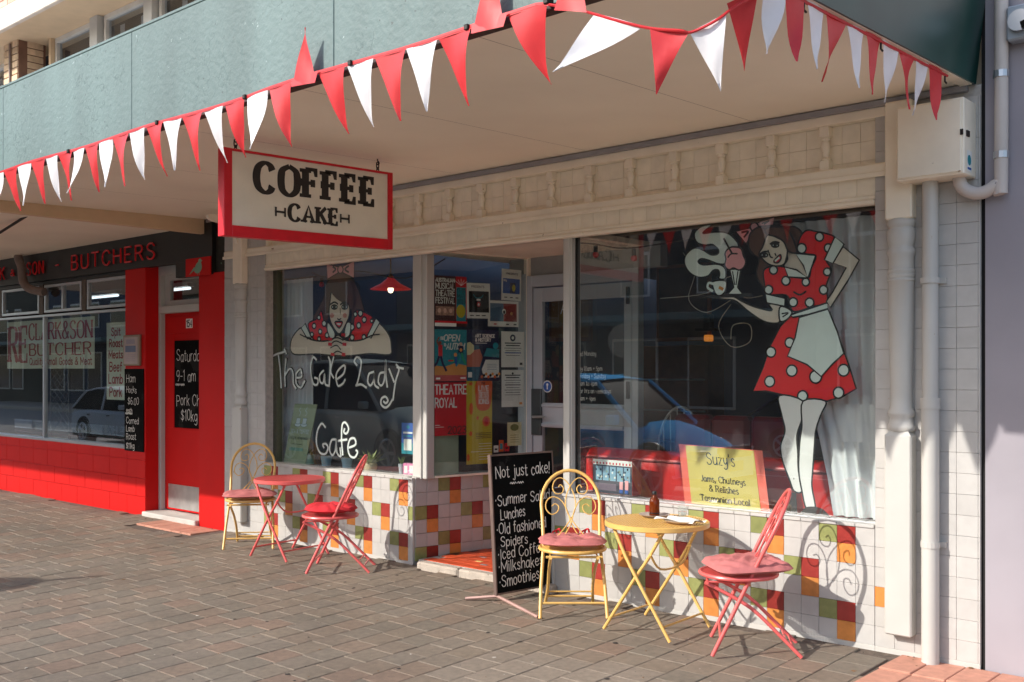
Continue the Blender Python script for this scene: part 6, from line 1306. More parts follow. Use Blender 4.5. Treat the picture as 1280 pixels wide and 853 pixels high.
def chair(label, m, x, y, facing, group="folding bistro chairs on the pavement"):
    """local frame: +Y points to the back; front feet at y=0"""
    t = thing("bistro_chair", label, "chair", (x, y, gz(y)), facing, group)
    lean = lambda z: .44 * z / .915
    w0, w1 = .215, .185
    right = [(w0, lean(.012), .012), (w0 * .96, lean(.2), .2), (w1, lean(.45), .45), (w1 * 1.03, lean(.62), .62), (w1 * 1.06, lean(.70), .70)]
    arc = [(w1 * 1.06 * math.cos(a), 0, .70 + .215 * math.sin(a)) for a in [math.pi * i / 14 for i in range(1, 14)]]
    pts = right + [(p[0], lean(p[2]), p[2]) for p in arc] + [(-p[0], p[1], p[2]) for p in right[::-1]]
    b = MB(); b.tube(pts, .0115, 10); b.build("hoop_frame", m, t, True, at=(0, 0, 0))
    b = MB(); b.tube([(-w1, lean(.50), .50), (w1, lean(.50), .50)], .009, 8); b.build("back_rail", m, t, True, at=(0, 0, 0))
    b = MB(); b.tube([(-w0 * .97, lean(.1) + .004, .1), (w0 * .97, lean(.1) + .004, .1)], .008, 8); b.build("front_stretcher", m, t, True, at=(0, 0, 0))
    # scrollwork
    b = MB()
    for s_ in (1, -1):
        big = smooth_pts([(-.085, .505), (-.02, .58), (.028, .66), (.03, .74), (-.005, .82), (-.055, .865), (-.10, .85), (-.118, .80), (-.095, .765), (-.055, .77), (-.045, .80), (-.065, .822), (-.078, .805)], False, 4)
        low = smooth_pts([(.045, .505), (-.0, .58), (-.02, .65), (-.06, .72), (-.115, .745), (-.158, .72), (-.165, .67), (-.13, .635), (-.09, .65), (-.08, .685), (-.105, .70), (-.125, .685)], False, 4)
        for q in (big, low): b.tube([(s_ * a, lean(z) + .003 * s_, z) for a, z in q], .0038, 6)
    b.build("scrollwork", m, t, True, at=(0, 0, 0))
    # seat ring, pierced seat
    b = MB(); cy = .155
    ring = [(.212 * math.cos(a), cy + .215 * math.sin(a), .438) for a in [2 * math.pi * i / 32 for i in range(32)]]
    b.tube(ring, .012, 8, closed=True)
    mesh_disc(b, 0, cy, .443, .205, .0165, .0062, .002, .6)
    b.build("seat", m, t, True, at=(0, 0, 0))
    for s_ in (1, -1):
        xx = .15
        b = MB(); b.tube(smooth_pts([(s_ * xx, -.035, .405), (s_ * xx, .06, .36), (s_ * xx, .22, .27), (s_ * xx, .36, .14), (s_ * (xx + .012), .49, .012)], False, 3), .0105, 10); b.build("rear_leg", m, t, True, at=(0, 0, 0))
    b = MB(); b.tube([(-.155, .445, .06), (.155, .445, .06)], .007, 8); b.tube([(-.15, .405, .1), (.15, .405, .1)], .006, 6); b.build("rear_stretcher", m, t, True, at=(0, 0, 0))
    b = MB(); b.tube([(-.18, -.02, .408), (.18, -.02, .408)], .008, 8); b.tube([(-.17, .19, .408), (.17, .19, .408)], .007, 8)
    b.tube([(-.15, -.02, .41), (-.15, .20, .41)], .006, 6); b.tube([(.15, -.02, .41), (.15, .20, .41)], .006, 6); b.build("seat_support", m, t, True, at=(0, 0, 0))
    return t
def cushion(label, m, loc, rz, w_, d_, th, round_=2.6, tufts=None, tilt=0.0, scallop=0.0, kind="cushion"):
    t = bpy.data.objects.new("seat_cushion", None)
    mb = MB(); n = 26
    vs = []; idx = {}
    rr = R.random() * 9
    for side in (1, -1):
        for i in range(n + 1):
            for j in range(n + 1):
                if side == -1 and (i in (0, n) or j in (0, n)): idx[side, i, j] = idx[1, i, j]; continue
                u = -1 + 2 * i / n; v = -1 + 2 * j / n
                # square to superellipse
                q = (abs(u) ** round_ + abs(v) ** round_) ** (1 / round_); mx = max(abs(u), abs(v))
                k = mx / q if q > 1e-6 else 1
                x, y = u * k, v * k
                e = mx
                h = (1 - e ** (4.0 if round_ > 5 else 3.6)) ** .6 if e < 1 else 0
                z = h * th * (1 + .08 * math.sin(3 * x + rr) * math.cos(2.7 * y + rr))
                z += h * .006 * math.sin(9 * x + 4 * math.sin(5 * y + rr)) + h * .004 * math.sin(15 * y + rr + 5 * math.sin(4 * x))
                if tufts and side == 1:
                    for (a, c) in tufts: z -= th * .75 * math.exp(-((x - a) ** 2 + (y - c) ** 2) / .022)
                sc = 1 + scallop * math.sin(7 * math.atan2(y, x) + rr) * e ** 4
                vs.append((x * w_ / 2 * sc, y * d_ / 2 * sc, side * z * (1 if side == 1 else .55)))
                idx[side, i, j] = len(vs) - 1
    fs = []
    for side in (1, -1):
        for i in range(n):
            for j in range(n):
                q = (idx[side, i, j], idx[side, i + 1, j], idx[side, i + 1, j + 1], idx[side, i, j + 1])
                fs.append(q if side == 1 else q[::-1])
    mb.add(vs, fs)
    o = bpy.data.objects.new("seat_cushion", mb.mesh("seat_cushion", m, True))
    COL.objects.link(o); o.location = loc; o.rotation_euler = (tilt, 0, rz)
    o["label"] = label; o["category"] = "cushion"
    return o
def facing_angle(fx_, fy_):
    # local -Y is the facing direction
    return math.atan2(fx_, -fy_)
F = {}
def chpos(cx, cy, fx_, fy_, along, z):
    n = math.hypot(fx_, fy_); return (cx - fx_ / n * along, cy - fy_ / n * along, z)
spec = [("right yellow", YEL, (-4.13, -.58), (.674, -.739)), ("right coral", PINK, (-3.14, -.566), (-.85, -.53)),
        ("left yellow", YEL, (-7.86, -.50), (.70, -.71)), ("left coral", PINK, (-6.75, -.657), (-.75, -.66))]
chair("yellow arch-backed bistro chair between the menu board and the yellow table", YEL, -4.13, -.58, facing_angle(.674, -.739))
chair("coral red bistro chair seen side-on at the right of the yellow table", PINK, -3.14, -.566, facing_angle(-.85, -.53))
chair("yellow bistro chair behind the red table, beside the red butcher's wall", YEL, -7.86, -.50, facing_angle(.75, -.66))
chair("coral red bistro chair with a round red cushion, right of the red table", PINK, -6.75, -.657, facing_angle(-.75, -.66))
TF = [(-.35, -.3), (.35, -.3), (-.35, .35), (.35, .35), (0, 0)]
c1 = cushion("dusty pink tufted cushion tied to the yellow chair by the menu board", CUSHP, chpos(-4.13, -.58, .674, -.739, .15, .472), facing_angle(.674, -.739), .44, .40, .034, 3.2, TF, scallop=.02)
b = MB()
for sx in (-.085, .105):
    b = MB()
    b.tube(smooth_pts([(sx, .21, .0), (sx - .01, .18, .035), (sx + .01, .16, .05), (sx + .02, .17, .02), (sx + .03, .15, -.005)], False, 3), .007, 6); b.tube(smooth_pts([(sx, .19, .04), (sx - .035, .16, .03), (sx - .03, .15, .0)], False, 3), .006, 6)
    b.build("tie", CUSHR, c1, True, at=(0, 0, 0))
c2 = cushion("pale pink square cushion lying askew on the coral chair at the right", CUSHP, chpos(-3.14, -.566, -.85, -.53, .20, .470), facing_angle(-.85, -.53) + .32, .44, .44, .045, 5.5, None, tilt=.03)
c3 = cushion("pink square cushion overhanging the yellow chair behind the red table", CUSHP, chpos(-7.86, -.50, .75, -.66, .12, .474), facing_angle(.75, -.66) + .12, .47, .42, .03, 4.5, None, scallop=.015)
c4 = cushion("round red buttoned cushion on the coral chair next to the red table", CUSHR, chpos(-6.75, -.657, -.75, -.66, .16, .476), facing_angle(-.75, -.66), .42, .42, .042, 2.0, [(-.4, -.3), (.4, -.3), (0, .1), (-.4, .45), (.4, .45)])

def table(label, m, x, y, r, h, rz):
    t = thing("bistro_table", label, "table", (x, y, gz(y)), rz, "round folding bistro tables")
    b = MB(); b.lathe([(r - .006, h - .002), (r, h - .006), (r, h - .03), (r - .004, h - .034), (r - .01, h - .03), (r - .012, h - .008), (r - .006, h - .002)], seg=48)
    b.build("rim", m, t, True, at=(0, 0, 0))
    b = MB(); mesh_disc(b, 0, 0, h - .004, r - .008, 0.0175, .0066, .002, math.radians(20)); b.build("pierced_top", m, t, at=(0, 0, 0))
    d = .235
    for sy in (-1, 1):
        yy = sy * d
        for sx in (-1, 1):
            b = MB(); off = .012 * sx
            b.tube(smooth_pts([(-sx * .24, yy + off, .012), (-sx * .14, yy + off, .16), (-sx * .02, yy + off, .34), (sx * .07, yy * .96 + off, .47), (sx * .17, yy * .9 + off, h - .03)], False, 3), .0105, 10); b.build("leg", m, t, True, at=(0, 0, 0))
    for sx in (-1, 1):
        b = MB(); b.tube([(sx * .19, -d, .09), (sx * .19, d, .09)], .007, 8); b.build("stretcher", m, t, True, at=(0, 0, 0))
    b = MB(); b.tube(smooth_pts([(.1, -d, .5), (.1, -.12, .40), (.1, .12, .40), (.1, d, .5)], False, 4), .007, 8); b.build("catch_bar", m, t, True, at=(0, 0, 0))
    b = MB(); b.tube([(-.17, -d, h - .036), (-.17, d, h - .036)], .008, 8); b.tube([(.17, -d, h - .036), (.17, d, h - .036)], .008, 8); b.build("top_support", m, t, True, at=(0, 0, 0))
    return t
table("round yellow pierced-metal bistro table set with a bottle and glass", YEL, -3.60, -.43, .32, .672, .04)
table("round coral red bistro table between its yellow and red chairs", PINK, -7.36, -.42, .30, .672, .1)
ZT = .672 + gz(-.43) - .002
t = thing("plate", "grey stoneware plate under the amber bottle on the yellow table", "plate", (-3.70, -.31, ZT))
b = MB(); b.lathe([(.001, .004), (.055, .004), (.06, .0), (.066, .004), (.095, .014), (.098, .018), (.094, .0185), (.062, .0095), (.001, .0095)], seg=32); b.build("dish", mat("grey stoneware", (176, 162, 152), .4, var=.06), t, True, at=(0, 0, 0))
bt = thing("bottle", "small amber glass bottle with a black cap standing on the plate", "bottle", (-3.70, -.31, ZT + .0095))
b = MB(); b.lathe([(.001, 0), (.029, 0), (.032, .004), (.032, .085), (.028, .1), (.014, .117), (.0125, .13), (.0125, .135)], seg=24); b.build("body", AMBER, bt, True, at=(0, 0, 0))
b = MB(); b.lathe([(.0145, .131), (.0150, .148), (.013, .151), (.001, .151)], seg=16); b.build("cap", BLACK, bt, True, at=(0, 0, 0))
b = MB(); b.lathe([(.0324, .012), (.0324, .02)], seg=24); b.build("dark_base_band", mat("dark amber", (40, 18, 8), .3), bt, True, at=(0, 0, 0))  # dark amber ring round the foot of the bottle
tg = thing("glass", "clear water tumbler on the yellow table behind the folded napkin", "glass", (-3.50, -.30, ZT))
b = MB(); b.lathe([(.001, .003), (.026, .003), (.030, .085), (.0285, .085), (.0245, .01), (.001, .01)], seg=24); b.build("tumbler", TUMB, tg, True, at=(0, 0, 0))
b = MB(); b.lathe([(.0245, .012), (.027, .05), (.001, .05)], seg=20); b.build("water", TUMB, tg, True, at=(0, 0, 0))
tp = thing("plate", "pale oval plate holding a folded paper napkin on the yellow table", "plate", (-3.42, -.45, ZT))
b = MB(); b.lathe([(.001, .003), (.06, .003), (.10, .016), (.104, .02), (.1, .021), (.06, .009), (.001, .009)], seg=32, sy=.8); b.build("dish", mat("sandy stoneware", (206, 186, 160), .5, var=.1), tp, True, at=(0, 0, 0))
np_ = thing("napkin", "crumpled white paper napkin on the oval plate", "napkin", (-3.42, -.45, ZT + .012))
b = MB(); vs = []; 
for i in range(9):
    for j in range(7):
        u, v = i / 8 - .5, j / 6 - .5
        vs.append((u * .24 + .02 * v, v * .13 + u * .05, .012 + .010 * math.sin(5 * u + 7 * v) + .006 * math.sin(13 * v)))
b.add(vs, [(i * 7 + j, (i + 1) * 7 + j, (i + 1) * 7 + j + 1, i * 7 + j + 1) for i in range(8) for j in range(6)]); b.build("sheet", PWHITE, np_, True, at=(0, 0, 0))

# menu board
mbd = thing("menu_board", "tall black menu chalkboard on splayed feet before the doorway", "chalkboard", (-4.87, -.52, 0))
th_ = math.atan2(.588, .086); tl = .075
u = Vector((math.cos(th_), math.sin(th_), 0)); nrm = Vector((math.sin(th_), -math.cos(th_), 0)); v = (Vector((0, 0, 1)) - nrm * tl).normalized()
nrm = u.cross(v).normalized()
Mx = Matrix((u, nrm, v)).transposed().to_4x4()
WB, HB = .585, .965
b = MB(); b.box(.012, WB - .012, -.012, .012, .012, HB - .012, M=Mx); b.v = [(x, y, z + .03) for x, y, z in b.v]; b.build("board", CHALKB, mbd, at=(0, 0, 0))
b = MB()
for q in ((0, .012, 0, HB), (WB - .012, WB, 0, HB), (.012, WB - .012, 0, .012), (.012, WB - .012, HB - .012, HB)): b.box(q[0], q[1], -.016, .016, q[2], q[3], ch=.002, M=Mx)
b.v = [(x, y, z + .03) for x, y, z in b.v]; b.build("frame", mat("dull metal frame", (120, 100, 92), .5, .4, var=.15), mbd, at=(0, 0, 0))
ink = Ink(Vector((0, 0, .03)) + nrm * .0135, u, v, nrm, .0006)
CK = CHALK
text(ink, "Not just cake!", .045, .80, .08, .0065, CK, width=.50, jit=.05, slope=.02)
text(ink, "~~", .17, .73, .05, .006, CK, sx=1.1)
for s, x_, z_, h_, w_ in (("@Summer Salad", .03, .61, .075, .5), ("Lunches", .07, .515, .075, .22), ("@Old fashioned", .03, .41, .078, .45), ("Spiders", .06, .325, .07, .24), ("@Iced Coffee", .03, .235, .078, .42), ("@Milkshakes", .03, .15, .078, .40), ("@Smoothies", .03, .055, .08, .36)):
    text(ink, s, x_, z_, h_ * .93, .0062, CK, width=w_, jit=.09, slope=.03)
ink.build("chalk_writing", mbd, at=(0, 0, 0))
for base in (0.02, WB - .02):
    o_ = u * base
    b = MB()
    for dd in (Vector((.54, -.20, 0)), Vector((-.19, -.12, 0))):
        if base > .1: dd = Vector((dd.x * .55, -dd.y * .4, 0))
        b.tube([tuple(o_ + Vector((0, 0, .022))), tuple(o_ + dd + Vector((0, 0, -.002)))], .012, 6)
    b.build("foot", mat("scuffed pinkish metal", (176, 142, 132), .5, .3, var=.15), mbd, at=(0, 0, 0))

# ------------------------------------------------------------------ cafe interior and window displays
rm = MB()
rm.quad((-8.6, .3, .05), (-1.95, .3, .05), (-1.95, 7, .05), (-8.6, 7, .05)); struct("cafe_floor", rm, TIMBER)
rm = MB()
rm.quad((-8.95, 7, 0), (-1.95, 7, 0), (-1.95, 7, 3), (-8.95, 7, 3)); rm.quad((-8.95, .3, 0), (-8.95, 7, 0), (-8.95, 7, 3), (-8.95, .3, 3)); rm.quad((-8.95, .3, 0), (-8.95, .3, 3), (-8.6, .3, 3), (-8.6, .3, 0)); rm.quad((-1.95, .3, 0), (-1.95, 7, 0), (-1.95, 7, 3), (-1.95, .3, 3))
struct("cafe_inner_wall", rm, BLUEIN)
rm = MB(); rm.quad((-8.6, .12, 2.9), (-1.95, .12, 2.9), (-1.95, 7, 2.9), (-8.6, 7, 2.9)); rm.quad((-8.6, .14, 2.57), (-1.95, .14, 2.57), (-1.95, .14, 2.9), (-8.6, .14, 2.9)); struct("cafe_ceiling", rm, DARKIN)
rm = MB(); rm.box(-8.6, -6.3, .3, .62, .1, .693); rm.box(-4.7, -2.4, .30, .36, .1, .675); struct("display_ledge", rm, mat("dark display ledge", (60, 50, 46), .5, var=.2))
for (x0_, x1_, y_, m_, nm_) in ((-8.1, -6.9, 5.6, WOOD, "dresser"), (-5.9, -5.0, 6.0, mat("black blackboard", (24, 24, 24), .6), "wall_board")):
    t = thing(nm_, {"dresser": "brown wooden dresser at the back of the cafe seen through the left window", "wall_board": "dark board on the cafe's back wall seen through the door"}[nm_], "cabinet" if nm_ == "dresser" else "board", (x0_, y_, 0))
    b = MB(); b.box(x0_, x1_, y_, y_ + .4 if nm_ == "dresser" else y_ + .05, .1 if nm_ == "dresser" else 1.2, 1.9, ch=.01); b.build("carcass", m_, t)
    b = MB(); [b.box(x0_ + .04, x1_ - .04, y_ - .01, y_, .25 + .4 * i if nm_ == "dresser" else 1.3 + .15 * i, .27 + .4 * i if nm_ == "dresser" else 1.305 + .15 * i) for i in range(4)]; b.build("shelf_edge", WHITE, t)
def cloth(label, x0_, x1_, y_, z0_, z1_, amp, per, m, taper=0.0, seed=0):
    t = thing("curtain", label, "curtain", ((x0_ + x1_) / 2, y_, z0_))
    n = int((x1_ - x0_) / .006); vs = []; rn = random.Random(seed)
    ph = [rn.uniform(0, 6) for _ in range(4)]
    rows_ = 8
    for r_ in range(rows_ + 1):
        f = r_ / rows_; z_ = z0_ + (z1_ - z0_) * f
        for i in range(n + 1):
            s_ = i / n; xx = x0_ + (x1_ - x0_) * s_ + taper * (f - 1) * (s_ - 1)
            yy = y_ + amp * math.sin(2 * math.pi * (xx - x0_) / per + .8 * math.sin(5 * s_ + ph[0])) * (1.1 - .35 * f) + amp * .4 * math.sin(31 * s_ + ph[1] + f * .8)
            vs.append((xx, yy, z_))
    b = MB(); b.add(vs, [(r_ * (n + 1) + i, r_ * (n + 1) + i + 1, (r_ + 1) * (n + 1) + i + 1, (r_ + 1) * (n + 1) + i) for r_ in range(rows_) for i in range(n)])
    b.build("cloth", m, t, True)
    b = MB(); b.tube([(x0_ - .03, y_, z1_ + .01), (x1_ + .03, y_, z1_ + .01)], .008, 8); b.build("rod", IRON, t, True)
    return t
cloth("long sheer white curtain at the right end of the big window", -3.16, -2.44, .24, .70, 2.50, .022, .085, CURT, taper=.40, seed=2)
cloth("white curtain panel at the left end of the left window", -8.50, -8.02, .34, .70, 2.46, .02, .07, CURT, seed=5)
# couch
ct = thing("couch", "bright red vinyl couch with its back to the big right window", "couch", (-3.9, .7, .05))
b = MB()
prof = [(-.02, 0), (.16, 0), (.17, .86), (.13, .93), (.05, .95), (-.01, .91), (-.03, .8)]
b.prism(smooth_pts(prof, True, 3), lambda a, z_: (-4.80, .44 + a, .05 + z_), lambda a, z_: (-2.75, .44 + a, .05 + z_)); b.build("backrest", COUCH, ct, True)
b = MB(); b.box(-4.78, -2.77, .62, 1.2, .1, .48, ch=.05); b.build("seat", COUCH, ct)
b = MB(); b.tube([(-4.8, .41, .93), (-2.75, .41, .93)], .008, 6); b.build("piping", COUCHD, ct)
ac = thing("armchair", "dark red leather chair back standing behind the red couch", "chair", (-4.2, 1.6, .05))
for x in (-4.55, -4.2, -3.85):
    b = MB(); b.box(x - .17, x + .17, 1.45, 1.6, .55, 1.22, ch=.035); b.build("back_panel", COUCHD, ac)
b = MB(); b.box(-4.72, -3.68, 1.6, 2.2, .15, .55, ch=.05); b.build("seat", COUCHD, ac)
# windsor chair
wc = thing("windsor_chair", "white spindle-back chair inside the cafe behind the blue reflection", "chair", (-5.12, 2.2, .05), rz=.5)
b = MB(); hoop = [(.2 * math.cos(a), 0, .78 + .42 * math.sin(a)) for a in [math.pi * i / 16 for i in range(17)]]
b.tube([(.2, 0, .45)] + hoop + [(-.2, 0, .45)], .011, 8); b.build("bow", WOODW, wc, True, at=(0, 0, 0))
for i in range(6):
    x_ = -.14 + .056 * i; b = MB(); b.tube([(x_, 0, .45), (x_ * 1.1, 0, .78 + .42 * math.sqrt(max(0, 1 - (x_ * 1.1 / .2) ** 2)))], .006, 6); b.build("spindle", WOODW, wc, True, at=(0, 0, 0))
b = MB(); b.box(-.21, .21, -.4, .02, .42, .455, ch=.015); b.build("seat", WOODW, wc, at=(0, 0, 0))
for sx, sy_ in ((-.17, -.35), (.17, -.35), (-.17, 0), (.17, 0)):
    b = MB(); b.tube([(sx, sy_, .42), (sx * 1.25, sy_ * 1.1, 0)], .013, 8); b.build("leg", WOODW, wc, True, at=(0, 0, 0))
# stair rail
sr = thing("handrail", "thin black handrail rising behind the couch inside the cafe", "rail", (-4.6, 3, .05))
b = MB(); b.tube([(-5.0, 2.9, 1.05), (-4.9, 2.9, 1.12), (-4.2, 2.9, 1.5), (-3.2, 2.9, 1.5)], .016, 8); b.tube([(-4.9, 2.9, .6), (-4.2, 2.9, .98), (-3.2, 2.9, .98)], .012, 8); b.build("rail", BLACK, sr, True)
b = MB()
for x_, z_ in ((-4.88, 1.12), (-4.2, 1.5), (-3.6, 1.5)): b.tube([(x_, 2.9, .05), (x_, 2.9, z_)], .013, 8)
b.build("baluster_post", BLACK, sr)
# lamps
AMB = mat("lit amber shade", (230, 150, 60), .5, emit=((240, 140, 50), .28))
sc_ = thing("wall_lamp", "glowing amber wall lamp deep inside the cafe, left of the painted skirt", "lamp", (-5.9, 3.95, 1.9))
b = MB(); b.box(-5.95, -5.87, 3.94, 4.02, 1.89, 1.96, ch=.01); b.build("shade", AMB, sc_); b = MB(); b.box(-6.03, -5.79, 3.9, 4.06, 2.0, 2.03); b.box(-5.95, -5.87, 3.94, 4.02, 2.03, 2.18); b.build("bracket", IRON, sc_)
pd = thing("pendant_lamp", "lit red enamel pendant lamp on a brass stem in the left window", "lamp", (-7.9, 1.2, 2.4))
b = MB(); b.lathe([(.03, .12), (.04, .10), (.10, .05), (.2, .0), (.205, -.008), (.195, -.004), (.09, .045), (.02, .1)], seg=32); b.build("shade", mat("red enamel", (200, 30, 24), .3, emit=((220, 40, 25), .12)), pd, True, at=(0, 0, 0))
b = MB(); b.lathe([(.001, -.045), (.022, -.035), (.03, -.01), (.022, .02), (.012, .05), (.001, .06)], seg=16); b.build("bulb", mat("lit bulb", (255, 240, 220), .5, emit=((255, 226, 190), 2.2)), pd, True, at=(0, 0, 0))
b = MB(); b.tube([(0, 0, .1), (0, 0, .45)], .007, 8); b.lathe([(.02, .1), (.026, .13), (.012, .15)], seg=12); b.lathe([(.012, .32), (.03, .34), (.03, .38), (.012, .4)], seg=12); b.build("stem", mat("brass", (190, 150, 70), .3, .9), pd, True, at=(0, 0, 0))
BULB = mat("red party bulb", (200, 16, 24), .3)
gl = thing("festoon_lights", "festoon cable with small red bulbs hanging at the top of the big window", "lights", (-4.5, .3, 2.5))
pts = [(-4.78, .25, 2.52), (-4.62, .28, 2.50), (-4.35, .3, 2.45), (-3.9, .33, 2.47), (-3.3, .35, 2.5), (-2.6, .35, 2.52)]
b = MB(); b.tube(smooth_pts(pts, False, 4), .006, 6); b.build("cable", BLACK, gl, True)
for x_, z_ in ((-4.62, 2.49), (-4.28, 2.44)):
    b = MB(); b.tube([(x_, .29, z_), (x_, .29, z_ - .05)], .016, 8); q = b.build("socket", BLACK, gl); b = MB(); b.lathe([(.001, -.09), (.018, -.085), (.024, -.065), (.018, -.05), (.001, -.048)], c=(x_, .29, z_), seg=14); b.build("bulb", BULB, q, True)
g2 = thing("festoon_lights", "festoon cable with red bulb and black speaker in the left window", "lights", (-8, .5, 2.5))
b = MB(); b.tube(smooth_pts([(-8.15, .42, 2.53), (-7.95, .42, 2.47), (-7.5, .45, 2.5), (-6.9, .5, 2.4), (-6.4, .5, 2.54)], False, 4), .006, 6); b.build("cable", BLACK, g2, True)
b = MB(); b.tube([(-7.98, .40, 2.46), (-7.98, .40, 2.42)], .016, 8); b.lathe([(.001, -.09), (.022, -.08), (.026, -.06), (.016, -.04)], c=(-7.98, .40, 2.46), seg=14, mi=1); b.build("bulb", [BLACK, BULB], g2, True)
b = MB(); b.tube([(-7.78, .40, 2.34), (-7.70, .45, 2.34)], .05, 14); b.tube([(-7.70, .45, 2.34), (-7.58, .5, 2.34)], .065, 14); b.build("spot_head", BLACK, g2, True)
fl_ = thing("fairy_lights", "thin looping pale wire of fairy lights inside the big window", "lights", (-4.2, .8, 2))
b = MB()
for q in ([(-4.2, .8, 2.45), (-4.1, .8, 2.3), (-4.15, .8, 2.1), (-4.0, .8, 2.0), (-3.8, .8, 2.08)], [(-4.4, .8, 2.12), (-4.0, .8, 2.14), (-3.8, .8, 2.25), (-3.7, .8, 2.1), (-3.55, .8, 2.1)], [(-3.8, .8, 2.05), (-3.9, .8, 1.9), (-3.8, .8, 1.75), (-3.65, .8, 1.78), (-3.65, .8, 1.9), (-3.78, .8, 1.9), (-3.8, .8, 1.8)]):
    b.tube(smooth_pts(q, False, 5), .0028, 5)
b.build("wire", mat("pale wire", (200, 196, 180), .5), fl_)
# framed pictures inside
for i, (x0_, x1_, y_, z0_, z1_, m, lb) in enumerate(((-6.6, -5.9, 4.0, 1.9, 2.75, mat("dark photo", (66, 52, 44), .5, var=.4, scale=8), "dark framed picture high on the cafe wall beside the door"), (-5.5, -4.2, 5.9, 2.1, 2.8, mat("blue and red picture", (60, 90, 140), .5, var=.3), "wide blue picture with red edge high at the back of the cafe"), (-7.5, -6.9, 3.2, 1.9, 2.4, mat("amber board", (150, 100, 40), .5, var=.2), "amber framed board behind the painted brunette"))):
    t = thing("picture", lb, "picture", (x0_, y_, z0_)); b = MB(); b.box(x0_, x1_, y_, y_ + .03, z0_, z1_, ch=.006); b.build("frame", WOOD, t); b = MB(); b.box(x0_ + .04, x1_ - .04, y_ - .004, y_, z0_ + .04, z1_ - .04); b.build("print", m, t)
# Suzy's sign
sz_ = thing("shop_sign", "yellow card sign with red margins for Suzy's jams leaning in the big window", "sign", (-3.5, .17, .70))
def sq(u_, v_):  # card plane, sheared like the slumped card in the window
    return (-3.76 + u_ - .19 * v_, .135 + .10 * v_, .70 + v_ - .02 * u_)
b = MB()
def sqq(mb, u0, u1, v0, v1, d, mi=0): mb.add([(sq(a, c)[0], sq(a, c)[1] - d, sq(a, c)[2]) for a, c in ((u0, v0), (u1, v0), (u1, v1), (u0, v1))] + [(sq(a, c)[0], sq(a, c)[1] - d + .002, sq(a, c)[2]) for a, c in ((u0, v0), (u1, v0), (u1, v1), (u0, v1))], [(0, 1, 2, 3), (7, 6, 5, 4), (0, 4, 5, 1), (1, 5, 6, 2), (2, 6, 7, 3), (3, 7, 4, 0)], mi)
sqq(b, 0, .62, 0, .385, .0); b.build("backing", mat("salmon card edge", (226, 96, 74), .5, var=.06), sz_)
b = MB(); sqq(b, .055, .56, .004, .38, .003); b.build("card", SUZY, sz_)
o_ = Vector(sq(0, 0)); uu = Vector(sq(1, 0)) - o_; vv = Vector(sq(0, 1)) - o_
ink = Ink(o_ + Vector((0, -.0042, 0)), uu, vv, (0, -1, 0), .0004)
text(ink, "Suzy's", .31, .27, .072, .006, BLACK, center=True, sx=.82)
text(ink, "Jams, Chutneys", .31, .155, .04, .004, BLACK, center=True, serif=True, thick=.0055, sx=.93); text(ink, "& Relishes", .31, .095, .04, .004, BLACK, center=True, serif=True, thick=.0055, sx=.93)
text(ink, "Tasmanian Local", .31, .03, .04, .0038, BLACK, center=True, serif=True, thick=.0058, sx=.96)
ink.build("lettering", sz_)
# framed cartoon of a shopfront
fb = thing("framed_print", "stack of boxed prints showing a small shopfront drawing in the big window", "picture", (-4.4, .2, .70), rz=-.06)
b = MB(); b.box(-.19, .18, .0, .10, 0, .245, ch=.004); b.build("box", mat("dark red box", (150, 30, 26), .5), fb, at=(0, 0, 0))
ink = Ink((-.185, -.0012, .004), (1, 0, 0), (0, 0, 1), (0, -1, 0), .0005)
ink.rect(0, .36, 0, .238, mat("print slate", (58, 58, 72), .6)); ink.rect(0, .36, .2, .238, PWHITE)
for i in range(12): ink.rect(.005 + .03 * i, .018 + .03 * i, .205, .22, POSTR, up=False)
ink.lay += 1
for i in range(5):
    ink.rect(.03 + .065 * i, .085 + .065 * i, .09, .19, SKYB, up=False)
ink.lay += 1
for i in range(26): ink.rect(.03 + R.random() * .28, .045 + R.random() * .30, .09 + R.random() * .05, .1 + R.random() * .085, (PWHITE, NAVY, GREENC, SKYB)[i % 4], up=(i % 6 == 0)) if False else ink.disc(.03 + R.random() * .3, .1 + R.random() * .085, .008, (PWHITE, NAVY, GREENC, BLACK)[i % 4], up=False)
ink.lay += 1
ink.rect(.02, .22, .02, .07, mat("print mauve", (112, 96, 110), .6)); ink.rect(.25, .28, .03, .09, BOWP); ink.rect(.30, .33, .03, .1, BOWP); ink.rect(.25, .28, .01, .035, BLUEC); ink.rect(.30, .33, .01, .035, BLUEC)
ink.build("shopfront_print", fb, at=(0, 0, 0))
# sauce bottle
sb = thing("sauce_bottle", "dark sauce bottle with a red cap behind the glass near the painted shoes", "bottle", (-3.03, .16, .70))
b = MB(); b.lathe([(.001, 0), (.028, 0), (.03, .01), (.03, .05), (.018, .075), (.013, .09)], seg=18); b.build("body", mat("dark green bottle", (34, 44, 30), .2), sb, True, at=(0, 0, 0))
b = MB(); b.lathe([(.017, .088), (.019, .115), (.015, .12), (.001, .12)], seg=16); b.build("cap", BULB, sb, True, at=(0, 0, 0))
